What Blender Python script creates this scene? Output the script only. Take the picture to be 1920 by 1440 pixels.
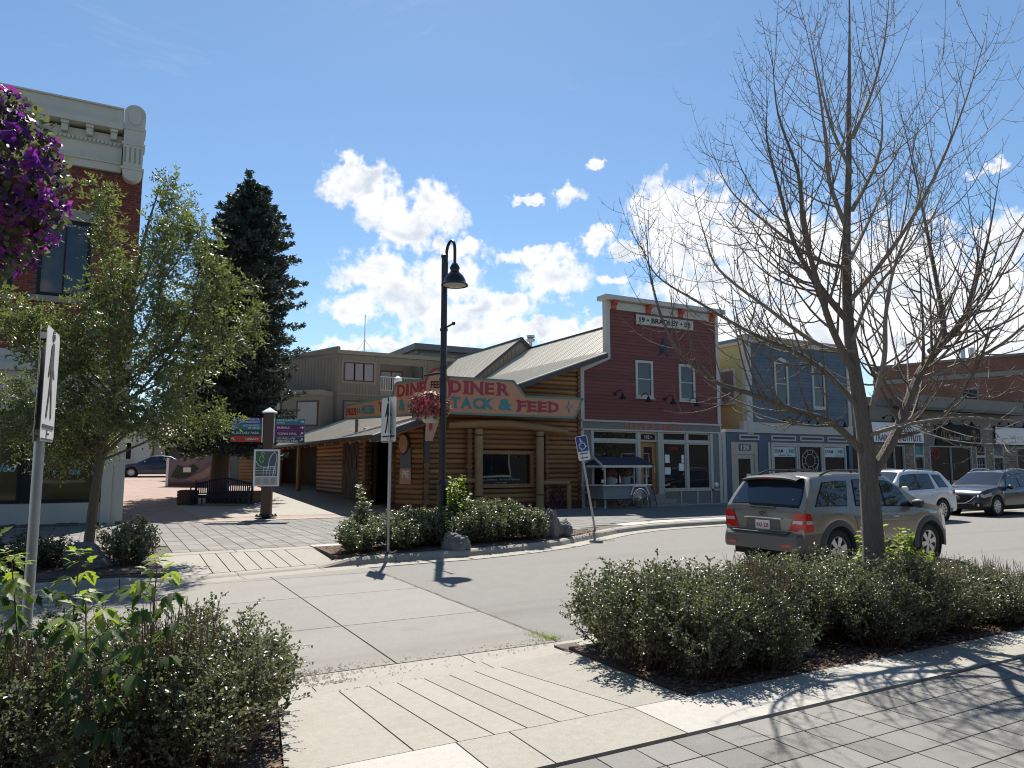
import bpy, bmesh, math, random
import numpy as np
from mathutils import Vector, Matrix
random.seed(7); RNG = np.random.default_rng(11)
rad = math.radians
SC = bpy.context.scene
for o in list(bpy.data.objects): bpy.data.objects.remove(o)
COL = SC.collection
# ------------------------------------------------------------------ camera, sun, sky, exposure
YAW, PITCH, CAMH, FPX = rad(28.8), math.atan(153/1370.), 1.83, 1370.
cam = bpy.data.cameras.new('camera'); camo = bpy.data.objects.new('camera', cam); COL.objects.link(camo)
cam.sensor_width = 36; cam.lens = 36*FPX/1920; cam.clip_start = .05; cam.clip_end = 3000
camo.location = (0, 0, CAMH); camo.rotation_euler = (math.pi/2+PITCH, 0, -YAW)
SC.camera = camo; SC.cycles.filter_width = 1.1
SUN_AZ, SUN_EL = rad(24), rad(54)          # azimuth from +Y towards +X
S = Vector((math.sin(SUN_AZ)*math.cos(SUN_EL), math.cos(SUN_AZ)*math.cos(SUN_EL), math.sin(SUN_EL)))
sl = bpy.data.lights.new('sun', 'SUN'); slo = bpy.data.objects.new('sun', sl); COL.objects.link(slo)
sl.energy = 5.0; sl.angle = rad(.53); sl.color = (1, .955, .88)
slo.rotation_euler = S.to_track_quat('Z', 'Y').to_euler(); slo.location = (10, 30, 40)
SC.view_settings.view_transform = 'Standard'; SC.view_settings.look = 'None'
SC.view_settings.exposure = .85; SC.view_settings.gamma = 1; SC.view_settings.use_curve_mapping = False
W = bpy.data.worlds.new('World'); SC.world = W; W.use_nodes = True
def pixel_ray(x, y):
    a = (x-960)/FPX; b = (720-y)/FPX
    fy = math.cos(PITCH)-b*math.sin(PITCH); fz = math.sin(PITCH)+b*math.cos(PITCH)
    return Vector((a*math.cos(YAW)+fy*math.sin(YAW), -a*math.sin(YAW)+fy*math.cos(YAW), fz)).normalized()
class NT:
    def __init__(s, t): s.t = t
    def n(s, typ, ins=None, **kw):
        nd = s.t.nodes.new(typ)
        for k, v in kw.items(): setattr(nd, k, v)
        for k, v in (ins or {}).items():
            if isinstance(v, bpy.types.NodeSocket): s.t.links.new(v, nd.inputs[k])
            else: nd.inputs[k].default_value = v
        return nd
    def m(s, op, a, b=0., c=0., clamp=False):
        return s.n('ShaderNodeMath', {0: a, 1: b, 2: c}, operation=op, use_clamp=clamp).outputs[0]
    def mix(s, f, a, b):
        nd = s.n('ShaderNodeMix', data_type='RGBA')
        for i, v in ((0, f), (6, a), (7, b)):
            if isinstance(v, bpy.types.NodeSocket): s.t.links.new(v, nd.inputs[i])
            else: nd.inputs[i].default_value = v if i == 0 else (tuple(v)+(1,))[:4]
        return nd.outputs[2]
    def ramp(s, f, a, b, smooth=True):
        nd = s.n('ShaderNodeMapRange', {0: f, 1: a, 2: b, 3: 0., 4: 1.}, interpolation_type='SMOOTHSTEP' if smooth else 'LINEAR')
        return nd.outputs[0]
def make_sky():
    t = W.node_tree; t.nodes.clear(); N = NT(t)
    out = N.n('ShaderNodeOutputWorld'); bg = N.n('ShaderNodeBackground'); t.links.new(bg.outputs[0], out.inputs[0])
    sky = N.n('ShaderNodeTexSky', sky_type='NISHITA', sun_disc=False, sun_elevation=SUN_EL, sun_rotation=SUN_AZ,
              altitude=1050, air_density=1.0, dust_density=.35, ozone_density=3.0)
    tc = N.n('ShaderNodeTexCoord'); sx = N.n('ShaderNodeSeparateXYZ', {0: tc.outputs['Generated']})
    az = N.m('ARCTAN2', sx.outputs[0], sx.outputs[1]); el = N.m('ARCSINE', sx.outputs[2])
    d2 = 57.2958
    v = N.n('ShaderNodeCombineXYZ', {0: N.m('MULTIPLY', az, d2), 1: N.m('MULTIPLY', el, d2), 2: 0.}).outputs[0]
    # billowing distortion of the cloud outlines
    n1 = N.n('ShaderNodeTexNoise', {'Vector': v, 'Scale': .38, 'Detail': 7., 'Roughness': .62}, noise_dimensions='2D')
    n2 = N.n('ShaderNodeTexNoise', {'Vector': v, 'Scale': 1.0, 'Detail': 6., 'Roughness': .54}, noise_dimensions='2D')
    off = N.n('ShaderNodeVectorMath', {0: n1.outputs[1], 1: (.5, .5, .5)}, operation='SUBTRACT').outputs[0]
    off = N.n('ShaderNodeVectorMath', {0: off, 1: (3.6, 3.6, 0)}, operation='MULTIPLY').outputs[0]
    vw = N.n('ShaderNodeVectorMath', {0: v, 1: off}, operation='ADD').outputs[0]
    blobs = [(655,305,24,32),(645,350,42,34),(692,352,52,42),(722,395,52,40),(802,375,34,36),(832,405,48,36),(765,425,66,34),(708,505,66,40),
      (745,545,76,56),(845,525,66,44),(652,578,58,24),(905,583,95,28),(690,520,66,26),(858,462,60,15),(962,572,42,20),(1062,366,28,22),(988,373,30,9),
      (1120,310,24,11),(1012,478,85,17),(1035,522,70,40),(1128,447,36,18),(1178,468,42,16),(1240,402,58,58),(1312,392,58,52),(1285,465,86,58),
      (1400,455,95,64),(1500,485,125,95),(1650,525,160,110),(1810,560,160,110),(1350,545,160,45),(1150,530,42,12),(735,652,90,26),(885,622,130,30),
      (1005,612,105,16),(1065,622,75,22),(640,652,66,15),(1862,322,40,14),(1900,440,64,44),(1500,610,420,48),(1780,640,300,60),(800,580,60,40),(1130,600,60,16)]
    acc = None
    for (cx, cy, rx, ry) in blobs:
        r = pixel_ray(cx, cy); k = math.degrees(1/FPX)*(1/(1+((cx-960)/FPX)**2)**.5)
        c = (math.degrees(math.atan2(r.x, r.y)), math.degrees(math.asin(r.z)), 0)
        s = (1/(rx*k), 1/(ry*k*1.05), 0)
        q = N.n('ShaderNodeVectorMath', {0: vw, 1: c}, operation='SUBTRACT').outputs[0]
        q = N.n('ShaderNodeVectorMath', {0: q, 1: s}, operation='MULTIPLY').outputs[0]
        q = N.n('ShaderNodeVectorMath', {0: q}, operation='LENGTH').outputs[1]
        q = N.m('SUBTRACT', 1.25, q)
        acc = q if acc is None else N.n('ShaderNodeMath', {0: acc, 1: q, 2: .25}, operation='SMOOTH_MAX').outputs[0]
    # the same kind of broken cumulus goes on round the whole horizon
    n3 = N.n('ShaderNodeTexNoise', {'Vector': v, 'Scale': .07, 'Detail': 5., 'Roughness': .6}, noise_dimensions='2D')
    belt = N.m('SUBTRACT', N.m('MULTIPLY', n3.outputs[0], 4.2), N.m('ADD', 2.1, N.m('MULTIPLY', N.m('ABSOLUTE', N.m('SUBTRACT', N.m('MULTIPLY', el, d2), 9.)), .075)))
    inview = N.ramp(N.m('ABSOLUTE', N.m('SUBTRACT', N.m('MULTIPLY', az, d2), 28.8)), 36., 48.)
    belt = N.m('SUBTRACT', belt, N.m('MULTIPLY', N.m('SUBTRACT', 1., inview), 1.2))
    acc = N.m('MAXIMUM', acc, belt)
    dens = N.m('ADD', acc, N.m('MULTIPLY', N.m('SUBTRACT', n2.outputs[0], .5), 1.35))
    mask = N.ramp(dens, .02, .74)
    wisp = N.n('ShaderNodeTexNoise', {'Vector': N.n('ShaderNodeVectorMath', {0: v, 1: (.05, .16, 0)}, operation='MULTIPLY').outputs[0], 'Scale': 1., 'Detail': 6., 'Roughness': .7, 'Distortion': .6}, noise_dimensions='2D')
    wm = N.m('MULTIPLY', N.ramp(wisp.outputs[0], .58, .9), .22)
    n4 = N.n('ShaderNodeTexNoise', {'Vector': N.n('ShaderNodeVectorMath', {0: v, 1: (.8, 1.25, 0)}, operation='MULTIPLY').outputs[0], 'Scale': .42, 'Detail': 5., 'Roughness': .5, 'Distortion': .4}, noise_dimensions='2D')
    core = N.ramp(N.m('ADD', N.m('MULTIPLY', dens, .75), N.m('MULTIPLY', N.m('SUBTRACT', n4.outputs[0], .5), 3.0)), .35, 1.7)
    cc = N.mix(core, (8.2, 8.2, 8.25), (5.3, 5.8, 6.45))
    hazec = N.ramp(N.m('MULTIPLY', el, d2), 16., -2.)
    gain = N.n('ShaderNodeVectorMath', {0: sky.outputs[0], 1: (1.0, 1.12, 1.11)}, operation='MULTIPLY').outputs[0]
    base = N.mix(N.m('MULTIPLY', hazec, .42), gain, (5.6, 6.9, 8.2))
    base = N.mix(wm, base, (7.0, 7.4, 7.9))
    col = N.mix(N.m('MULTIPLY', mask, .97), base, cc)
    t.links.new(col, bg.inputs[0]); bg.inputs[1].default_value = .072
make_sky()
# ------------------------------------------------------------------ materials
MATS = {}
def mat(name, col, rough=.8, metal=0., var=.12, vscale=6., bump=.0, bscale=60., spec=.5, rnd=0., island=0., trans=0., coat=0., dirt=None, alpha=1., stretch=None, emis=0., tint=(1.6, 1.7, .6), grain=None, bdist=.01, col2=None, streak=None):
    """colour with object-space mottling, fine bump, per-object / per-island variation"""
    if name in MATS: return MATS[name]
    m = bpy.data.materials.new(name); m.use_nodes = True; t = m.node_tree; t.nodes.clear(); N = NT(t)
    out = N.n('ShaderNodeOutputMaterial'); P = N.n('ShaderNodeBsdfPrincipled', {'Roughness': rough, 'Metallic': metal, 'Specular IOR Level': spec})
    geo = N.n('ShaderNodeNewGeometry'); pos = geo.outputs['Position']
    if stretch: pos = N.n('ShaderNodeVectorMath', {0: pos, 1: stretch}, operation='MULTIPLY').outputs[0]
    c = tuple(col)+(1,)
    fac = None
    nz = N.n('ShaderNodeTexNoise', {'Vector': pos, 'Scale': vscale, 'Detail': 6., 'Roughness': .65})
    f = N.m('MULTIPLY_ADD', N.m('SUBTRACT', nz.outputs[0], .5), 2*var*1.6, 1.)
    if grain:
        gz = N.n('ShaderNodeTexNoise', {'Vector': pos, 'Scale': grain[0], 'Detail': 3., 'Roughness': .8}); f = N.m('MULTIPLY', f, N.m('MULTIPLY_ADD', N.m('SUBTRACT', gz.outputs[0], .5), 2*grain[1], 1.))
    if var > 0:
        nzb = N.n('ShaderNodeTexNoise', {'Vector': pos, 'Scale': vscale*.13, 'Detail': 3.})
        f = N.m('MULTIPLY', f, N.m('MULTIPLY_ADD', N.m('SUBTRACT', nzb.outputs[0], .5), var*1.6, 1.))
    if rnd: f = N.m('MULTIPLY', f, N.m('MULTIPLY_ADD', N.m('SUBTRACT', N.n('ShaderNodeObjectInfo').outputs['Random'], .5), 2*rnd, 1.))
    if island: f = N.m('MULTIPLY', f, N.m('MULTIPLY_ADD', N.m('SUBTRACT', geo.outputs['Random Per Island'], .5), 2*island, 1.))
    colr = N.n('ShaderNodeVectorMath', {0: c[:3], 'Scale': f}, operation='SCALE').outputs[0]
    if dirt:
        dz = N.n('ShaderNodeTexNoise', {'Vector': pos, 'Scale': dirt[1], 'Detail': 8., 'Roughness': .7})
        colr = N.mix(N.m('MULTIPLY', N.ramp(dz.outputs[0], dirt[2], dirt[2]+.2), dirt[3]), colr, dirt[0])
    if col2: colr = N.mix(N.m('MULTIPLY', N.m('GREATER_THAN', N.m('FRACT', N.m('MULTIPLY', geo.outputs['Random Per Island'], 17.3)), col2[1]), .8), colr, col2[0])
    if streak:
        sv = N.n('ShaderNodeVectorMath', {0: geo.outputs['Position'], 1: streak[1]}, operation='MULTIPLY').outputs[0]
        sz = N.n('ShaderNodeTexNoise', {'Vector': sv, 'Scale': 1., 'Detail': 4., 'Roughness': .55}); colr = N.mix(N.m('MULTIPLY', N.ramp(sz.outputs[0], streak[2], streak[2]+.18), streak[3]), colr, streak[0])
    t.links.new(colr, P.inputs['Base Color'])
    if coat: P.inputs['Coat Weight'].default_value = coat; P.inputs['Coat Roughness'].default_value = .04
    if emis: t.links.new(colr, P.inputs['Emission Color']); P.inputs['Emission Strength'].default_value = emis
    if bump:
        bz = N.n('ShaderNodeTexNoise', {'Vector': pos, 'Scale': bscale, 'Detail': 5., 'Roughness': .6})
        b = N.n('ShaderNodeBump', {'Strength': bump, 'Distance': bdist, 'Height': bz.outputs[0]})
        t.links.new(b.outputs[0], P.inputs['Normal'])
    sh = P.outputs[0]
    if trans:
        T = N.n('ShaderNodeBsdfTranslucent'); tcx = N.n('ShaderNodeVectorMath', {0: colr, 1: tint}, operation='MULTIPLY').outputs[0]
        t.links.new(tcx, T.inputs[0]); sh = N.n('ShaderNodeMixShader', {0: trans, 1: sh, 2: T.outputs[0]}).outputs[0]
    t.links.new(sh, out.inputs[0]); MATS[name] = m
    return m
def glass(name, col=(.012, .014, .016), rough=.02, spec=.5, alpha=1., coat=0.):
    if name in MATS: return MATS[name]
    m = bpy.data.materials.new(name); m.use_nodes = True; t = m.node_tree; t.nodes.clear(); N = NT(t)
    out = N.n('ShaderNodeOutputMaterial'); P = N.n('ShaderNodeBsdfPrincipled', {'Base Color': tuple(col)+(1,), 'Roughness': rough, 'Specular IOR Level': spec})
    geo = N.n('ShaderNodeNewGeometry')
    bz = N.n('ShaderNodeTexNoise', {'Vector': geo.outputs['Position'], 'Scale': .8, 'Detail': 1.})
    b = N.n('ShaderNodeBump', {'Strength': .06, 'Distance': .05, 'Height': bz.outputs[0]}); t.links.new(b.outputs[0], P.inputs['Normal'])
    if coat: P.inputs['Coat Weight'].default_value = coat
    sh = P.outputs[0]
    if alpha < 1:
        T = N.n('ShaderNodeBsdfTransparent', {'Color': (.72, .80, .78, 1)}); sh = N.n('ShaderNodeMixShader', {0: alpha, 1: T.outputs[0], 2: sh}).outputs[0]
    t.links.new(sh, out.inputs[0]); MATS[name] = m
    return m
# ------------------------------------------------------------------ mesh helpers
class MB:
    def __init__(s): s.v = []; s.f = []
    def add(s, vs, fs):
        k = len(s.v); s.v += [tuple(p) for p in vs]; s.f += [tuple(i+k for i in f) for f in fs]; return s
    def box(s, x0, x1, y0, y1, z0, z1):
        return s.add([(x0,y0,z0),(x1,y0,z0),(x1,y1,z0),(x0,y1,z0),(x0,y0,z1),(x1,y0,z1),(x1,y1,z1),(x0,y1,z1)],
                     [(0,3,2,1),(4,5,6,7),(0,1,5,4),(1,2,6,5),(2,3,7,6),(3,0,4,7)])
    def hexa(s, lo, hi):           # four points below, four above (same order, counter-clockwise from above)
        return s.add(list(lo)+list(hi), [(0,3,2,1),(4,5,6,7),(0,1,5,4),(1,2,6,5),(2,3,7,6),(3,0,4,7)])
    def prism(s, pts, vec):        # planar outline extruded by vec
        n = len(pts); vec = Vector(vec); a = [Vector(p) for p in pts]; b = [p+vec for p in a]
        fs = [tuple(range(n))[::-1], tuple(range(n, 2*n))]+[(i, (i+1) % n, n+(i+1) % n, n+i) for i in range(n)]
        return s.add(a+b, fs)
    def tube(s, pts, rs, n=8, cap=True):
        pts = [Vector(p) for p in pts]
        if not hasattr(rs, '__len__'): rs = [rs]*len(pts)
        k = len(s.v); prev = None
        for i, p in enumerate(pts):
            d = (pts[min(i+1, len(pts)-1)]-pts[max(i-1, 0)])
            d = d.normalized() if d.length > 1e-9 else Vector((0,0,1))
            if prev is None:
                u = d.cross(Vector((0,0,1)) if abs(d.z) < .9 else Vector((1,0,0))).normalized()
            else:
                u = prev-d*prev.dot(d); u = u.normalized() if u.length > 1e-6 else d.orthogonal().normalized()
            prev = u; w = d.cross(u)
            for j in range(n):
                a = 2*math.pi*j/n; s.v.append(tuple(p+(u*math.cos(a)+w*math.sin(a))*rs[i]))
        for i in range(len(pts)-1):
            for j in range(n):
                a = k+i*n+j; b = k+i*n+(j+1) % n; s.f.append((a, b, b+n, a+n))
        if cap:
            s.f.append(tuple(k+j for j in range(n))[::-1]); e = k+(len(pts)-1)*n; s.f.append(tuple(e+j for j in range(n)))
        return s
    def lathe(s, prof, c=(0,0,0), n=24, axis='z'):
        k = len(s.v); c = Vector(c)
        for (r, z) in prof:
            for j in range(n):
                a = 2*math.pi*j/n; p = (r*math.cos(a), r*math.sin(a), z)
                if axis == 'y': p = (p[0], p[2], p[1])
                if axis == 'x': p = (p[2], p[0], p[1])
                s.v.append(tuple(c+Vector(p)))
        for i in range(len(prof)-1):
            for j in range(n):
                a = k+i*n+j; b = k+i*n+(j+1) % n; s.f.append((a, b, b+n, a+n))
        return s
    def grid(s, P):                # rows of points
        k = len(s.v); n = len(P[0])
        for r in P: s.v += [tuple(p) for p in r]
        for i in range(len(P)-1):
            for j in range(n-1): s.f.append((k+i*n+j, k+i*n+j+1, k+(i+1)*n+j+1, k+(i+1)*n+j))
        return s
ORG = {}
def mk(name, me, parent=None, loc=None, kind=None):
    o = bpy.data.objects.new(name, me); COL.objects.link(o)
    if loc is not None: o.location = loc
    if parent: o.parent = parent
    if kind: o['kind'] = kind
    return o
def np_mesh(name, V, F, m=None, smooth=False):
    V = np.asarray(V, dtype=np.float32); F = np.asarray(F, dtype=np.int32)
    me = bpy.data.meshes.new(name); me.vertices.add(len(V)); me.vertices.foreach_set('co', V.ravel())
    k = F.shape[1]; me.loops.add(F.size); me.loops.foreach_set('vertex_index', F.ravel())
    me.polygons.add(len(F)); me.polygons.foreach_set('loop_start', np.arange(0, F.size, k, dtype=np.int32))
    if smooth: me.polygons.foreach_set('use_smooth', np.ones(len(F), dtype=bool))
    me.update(calc_edges=True)
    if m: me.materials.append(m)
    return me
def build(name, mb, m, parent=None, smooth=False, sharp=35, kind=None, bevel=0.):
    """mesh whose coordinates are in the frame of the top-level thing; the object's origin goes to its middle"""
    V = mb.v
    lo = Vector([min(p[i] for p in V) for i in range(3)]); hi = Vector([max(p[i] for p in V) for i in range(3)])
    c = (lo+hi)/2
    if parent is None: c.z = lo.z
    me = bpy.data.meshes.new(name); me.from_pydata([tuple(Vector(p)-c) for p in V], [], mb.f)
    if bevel:
        bm = bmesh.new(); bm.from_mesh(me); bmesh.ops.bevel(bm, geom=list(bm.edges), offset=bevel, segments=1, affect='EDGES'); bm.to_mesh(me); bm.free()
    me.materials.append(m)
    if smooth:
        me.polygons.foreach_set('use_smooth', [True]*len(me.polygons)); me.set_sharp_from_angle(angle=rad(sharp))
    me.update()
    o = mk(name, me, parent, c-(ORG[parent] if parent else Vector()), kind); ORG[o] = c
    return o
def tag(o, label, cat, group=None):
    o['label'] = label; o['category'] = cat
    if group: o['group'] = group
    return o
def empty(name, loc, label=None, cat=None, group=None, rz=0., local=False):
    o = bpy.data.objects.new(name, None); COL.objects.link(o); o.location = loc; o.rotation_euler = (0, 0, rz); o.empty_display_size = .3
    ORG[o] = Vector((0,0,0)) if local else Vector(loc)
    if label: tag(o, label, cat, group)
    return o
def struct(o): o['kind'] = 'structure'; return o
def piece(name, me, parent, p, rot=(0,0,0), sc=(1,1,1)):
    o = mk(name, me, parent, Vector(p)-ORG[parent]); o.rotation_euler = rot; o.scale = sc; ORG[o] = Vector(p); return o
def copy_tree(o, parent=None):
    c = o.copy(); COL.objects.link(c); c.parent = parent
    for ch in list(o.children): copy_tree(ch, c)
    return c
class Fr:                           # a facade frame: r to the right, u up, n out towards the viewer
    def __init__(s, o, r, u=(0,0,1)): s.o = Vector(o); s.r = Vector(r).normalized(); s.u = Vector(u).normalized(); s.n = s.r.cross(s.u)
    def p(s, r, u, n=0.): return s.o+s.r*r+s.u*u+s.n*n
    def box(s, mb, r0, r1, u0, u1, n0, n1):
        q = [s.p(r0,u0,n0), s.p(r1,u0,n0), s.p(r1,u0,n1), s.p(r0,u0,n1)]; t = [s.p(r0,u1,n0), s.p(r1,u1,n0), s.p(r1,u1,n1), s.p(r0,u1,n1)]
        return mb.add(q+t, [(0,1,2,3),(4,7,6,5),(0,4,5,1),(1,5,6,2),(2,6,7,3),(3,7,4,0)])
    def poly(s, mb, pts, n0, n1): return mb.prism([s.p(a, b, n0) for a, b in pts], s.n*(n1-n0))
    def bx(s, name, m, par, *a, **k): return build(name, s.box(MB(), *a), m, par, **k)
DG = None
def text(F, body, m, parent, r, u, w=None, h=.3, n=.012, ext=.006, bold=0., align='CENTER', shear=0., name='lettering', spacing=1., serif=False):
    cu = bpy.data.curves.new('t', 'FONT'); cu.body = body; cu.size = 1; cu.extrude = ext; cu.offset = bold; cu.shear = shear; cu.space_character = spacing
    cu.resolution_u = 3
    ob = bpy.data.objects.new('t', cu); COL.objects.link(ob)
    me = bpy.data.meshes.new_from_object(ob.evaluated_get(bpy.context.evaluated_depsgraph_get()))
    bpy.data.objects.remove(ob); bpy.data.curves.remove(cu)
    V = [v.co.copy() for v in me.vertices]; fs = [tuple(p.vertices) for p in me.polygons]; bpy.data.meshes.remove(me)
    x0 = min(v.x for v in V); x1 = max(v.x for v in V); y0 = min(v.y for v in V); y1 = max(v.y for v in V)
    sy = h/(y1-y0); sx = (w/(x1-x0)) if w else sy
    ax = {'CENTER': (x0+x1)/2, 'LEFT': x0, 'RIGHT': x1}[align]
    mb = MB(); mb.add([F.p(r+(v.x-ax)*sx, u+(v.y-(y0+y1)/2)*sy, n+v.z) for v in V], fs)
    return build(name, mb, m, parent)
# ------------------------------------------------------------------ material library
M = {}
M['asphalt'] = mat('asphalt', (.172,.163,.147), .9, streak=((.125,.118,.106), (.10,.95,1.), .52, .55), var=.12, vscale=30, bump=.6, bscale=140, grain=(150., .75), dirt=((.19,.183,.17), .8, .50, .45))
M['roadcon'] = mat('road_concrete', (.205,.193,.168), .88, streak=((.15,.14,.12), (.12,1.1,1.), .53, .5), var=.10, vscale=20, bump=.4, bscale=140, rnd=.06, grain=(140., .55), dirt=((.115,.108,.097), .9, .54, .4))
M['con'] = mat('pale_concrete', (.262,.245,.208), .88, grain=(110., .45), var=.12, vscale=14, bump=.35, bscale=120, rnd=.05, dirt=((.25,.22,.175), 2.2, .55, .35))
M['conw'] = mat('new_concrete', (.36,.342,.308), .85, grain=(110., .3), var=.09, vscale=14, bump=.3, bscale=120, rnd=.04, dirt=((.34,.32,.28), 2., .6, .3))
M['kerb'] = mat('kerb_concrete', (.27,.25,.212), .88, grain=(110., .45), var=.12, vscale=12, bump=.4, bscale=90, rnd=.06, dirt=((.2,.18,.15), 3., .55, .4))
M['paver'] = mat('paver_grey', (.178,.169,.153), .88, var=.10, vscale=60, bump=.5, bscale=150, rnd=.2, grain=(140., .7), dirt=((.25,.24,.22), 3., .58, .3))
M['joint'] = mat('joint_sand', (.095,.083,.066), .95, var=.25, vscale=30, bump=.5)
M['gutdirt'] = mat('gutter_dirt', (.12,.10,.075), .95, var=.35, vscale=22, bump=.7)
M['shopletter'] = mat('shop_letter_red', (.46,.11,.075), .55, var=.1)
M['bracket'] = mat('bracket_red', (.36,.062,.03), .6, var=.1)
M['mulch'] = mat('mulch', (.085,.055,.038), .95, var=.35, vscale=25, bump=1., bscale=50)
M['chip'] = mat('bark_chips', (.16,.095,.06), .9, var=.1, island=.6)
M['earth'] = mat('far_ground', (.22,.20,.17), .95, var=.15, vscale=2)
M['grass'] = mat('grass', (.06,.085,.025), .95, var=.3, vscale=9)
M['black'] = mat('black_paint', (.012,.012,.013), .35, var=.05, spec=.5)
M['blackmat'] = mat('black_matt', (.012,.012,.012), .85, var=.1)
M['galv'] = mat('galvanised', (.42,.43,.44), .42, .75, var=.14, vscale=18)
M['white'] = mat('white_paint', (.74,.73,.70), .5, var=.04, vscale=8)
M['signwhite'] = mat('sign_white', (.72,.72,.70), .35, var=.04)
M['signback'] = mat('sign_aluminium', (.40,.41,.42), .4, .6, var=.08)
M['rock'] = mat('rock', (.12,.117,.113), .85, var=.4, vscale=9, bump=1., bscale=25, dirt=((.36,.35,.33), 5, .55, .6))
M['trim'] = mat('pale_trim', (.44,.425,.38), .6, var=.06, vscale=5)
M['log'] = mat('log_wood', (.27,.128,.046), .6, var=.24, vscale=7, rnd=.34, bump=.35, bscale=40, stretch=(.25,.25,2.2), dirt=((.13,.06,.025), 6, .58, .6))
M['logend'] = mat('log_end', (.19,.092,.036), .7, var=.3, vscale=14, rnd=.2, bump=.3)
M['peeled'] = mat('peeled_log', (.29,.18,.078), .65, var=.2, vscale=6, rnd=.1, bump=.3, bscale=30, stretch=(1,1,.4), dirt=((.2,.11,.05), 5, .6, .4))
M['darkwood'] = mat('dark_wood', (.06,.028,.014), .6, var=.25, vscale=8)
M['found'] = mat('red_foundation', (.10,.030,.026), .75, var=.15)
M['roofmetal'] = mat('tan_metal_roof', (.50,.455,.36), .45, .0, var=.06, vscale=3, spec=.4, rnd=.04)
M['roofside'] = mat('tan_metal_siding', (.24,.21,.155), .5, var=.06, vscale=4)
M['fascia'] = mat('dark_fascia', (.045,.04,.04), .5, var=.1)
M['salmon'] = mat('salmon_board', (.50,.245,.135), .6, var=.12, vscale=4, dirt=((.42,.17,.08), 3, .55, .4))
M['teal'] = mat('teal_paint', (.035,.23,.235), .55, var=.1)
M['signred'] = mat('sign_red', (.30,.035,.045), .55, var=.3, vscale=14)
M['signgreen'] = mat('sign_edge_green', (.13,.22,.17), .55, var=.12)
M['redside'] = mat('red_siding', (.150,.035,.026), .6, var=.12, vscale=3, rnd=.12, dirt=((.105,.035,.03), 1.1, .5, .5))
M['grey'] = mat('grey_green_paint', (.15,.152,.135), .6, var=.05)
M['blueside'] = mat('blue_siding', (.082,.113,.148), .6, var=.12, vscale=3, rnd=.12, dirt=((.10,.12,.135), 1.1, .5, .5))
M['yellow'] = mat('yellow_stucco', (.42,.37,.16), .8, var=.07, vscale=4, bump=.3)
M['stucco'] = mat('grey_stucco', (.20,.185,.155), .85, var=.07, vscale=5, bump=.4)
M['stone'] = mat('tan_stone', (.30,.235,.165), .85, var=.2, vscale=9, bump=.6, bscale=40, rnd=.3)
M['mortar'] = mat('mortar', (.16,.14,.115), .9, var=.15)
M['creampaint'] = mat('cream_masonry', (.44,.435,.375), .75, var=.07, vscale=3, bump=.2, dirt=((.25,.23,.18), 2.5, .62, .4))
M['cornice'] = mat('cornice_paint', (.46,.45,.385), .65, var=.08, vscale=3, dirt=((.28,.24,.17), 2.5, .6, .45))
M['brickL'] = mat('dark_red_brick', (.175,.048,.032), .85, var=.2, vscale=5, island=.3, bump=.3)
M['brickR'] = mat('brown_brick', (.26,.085,.045), .85, var=.15, vscale=5, island=.3, bump=.3)
M['beigeside'] = mat('taupe_siding', (.165,.145,.112), .75, var=.08, vscale=2)
M['taupetrim'] = mat('taupe_trim', (.20,.18,.14), .7, var=.06)
M['maroon'] = mat('maroon_frame', (.06,.014,.016), .5, var=.1)
M['slate'] = mat('flat_grey', (.13,.13,.135), .7, var=.08)
M['glassdark'] = glass('window_glass', (.010,.011,.012), .015, .75)
M['glassblind'] = glass('window_glass_blind', (.20,.165,.155), .05, .6)
M['glassblue'] = glass('blue_tinted_glass', (.012,.022,.036), .03, .6)
M['glassolive'] = glass('olive_window_glass', (.060,.050,.022), .04, .6)
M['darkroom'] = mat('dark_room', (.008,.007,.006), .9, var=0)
M['door'] = mat('oak_door', (.33,.16,.05), .5, var=.15, vscale=5, stretch=(3,3,.5))
M['tan'] = mat('tan_paint', (.42,.38,.30), .6, var=.06)
M['bluepaint'] = mat('blue_paint', (.062,.090,.130), .55, var=.06)
M['navy'] = mat('navy_paint', (.016,.022,.045), .4, var=.1)
M['bark'] = mat('grey_bark', (.215,.178,.142), .9, var=.32, vscale=22, bump=1., bscale=42, bdist=.045, stretch=(1.6,1.6,.3))
M['twig'] = mat('grey_twigs', (.25,.21,.17), .85, var=.15, vscale=12)
M['bark2'] = mat('young_ash_bark', (.14,.115,.08), .9, var=.3, vscale=18, bump=1., bscale=40, bdist=.03, stretch=(1.5,1.5,.5))
M['barks'] = mat('spruce_bark', (.13,.09,.06), .95, var=.3, vscale=10, bump=1.)
M['leafash'] = mat('ash_leaf', (.125,.148,.068), .36, col2=((.18,.19,.075),.84), var=.1, island=.45, trans=.32, tint=(1.4,1.45,.65))
M['leafshrub'] = mat('shrub_leaf', (.125,.143,.092), .33, col2=((.155,.152,.085),.80), var=.1, island=.45, trans=.30, tint=(1.35,1.45,.8))
M['leafyoung'] = mat('young_leaf', (.17,.215,.045), .5, var=.1, island=.3, trans=.45)
M['leafelder'] = mat('elder_leaf', (.058,.095,.032), .5, var=.12, rnd=.4, trans=.28, spec=.35)
M['needle'] = mat('spruce_needles', (.046,.066,.054), .55, var=.1, island=.6, trans=.06)
M['stem'] = mat('brown_stem', (.12,.075,.05), .8, var=.1, island=.4)
M['drystem'] = mat('dry_stem', (.23,.16,.115), .85, var=.1, island=.35)
M['petunia'] = mat('purple_petal', (.15,.022,.24), .5, var=.2, vscale=30, rnd=.4, island=.25, trans=.35, tint=(1.3,1.2,1.3))
M['petunia2'] = mat('magenta_petal', (.30,.045,.30), .5, var=.2, vscale=30, rnd=.35, trans=.35, tint=(1.3,1.2,1.3))
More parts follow.
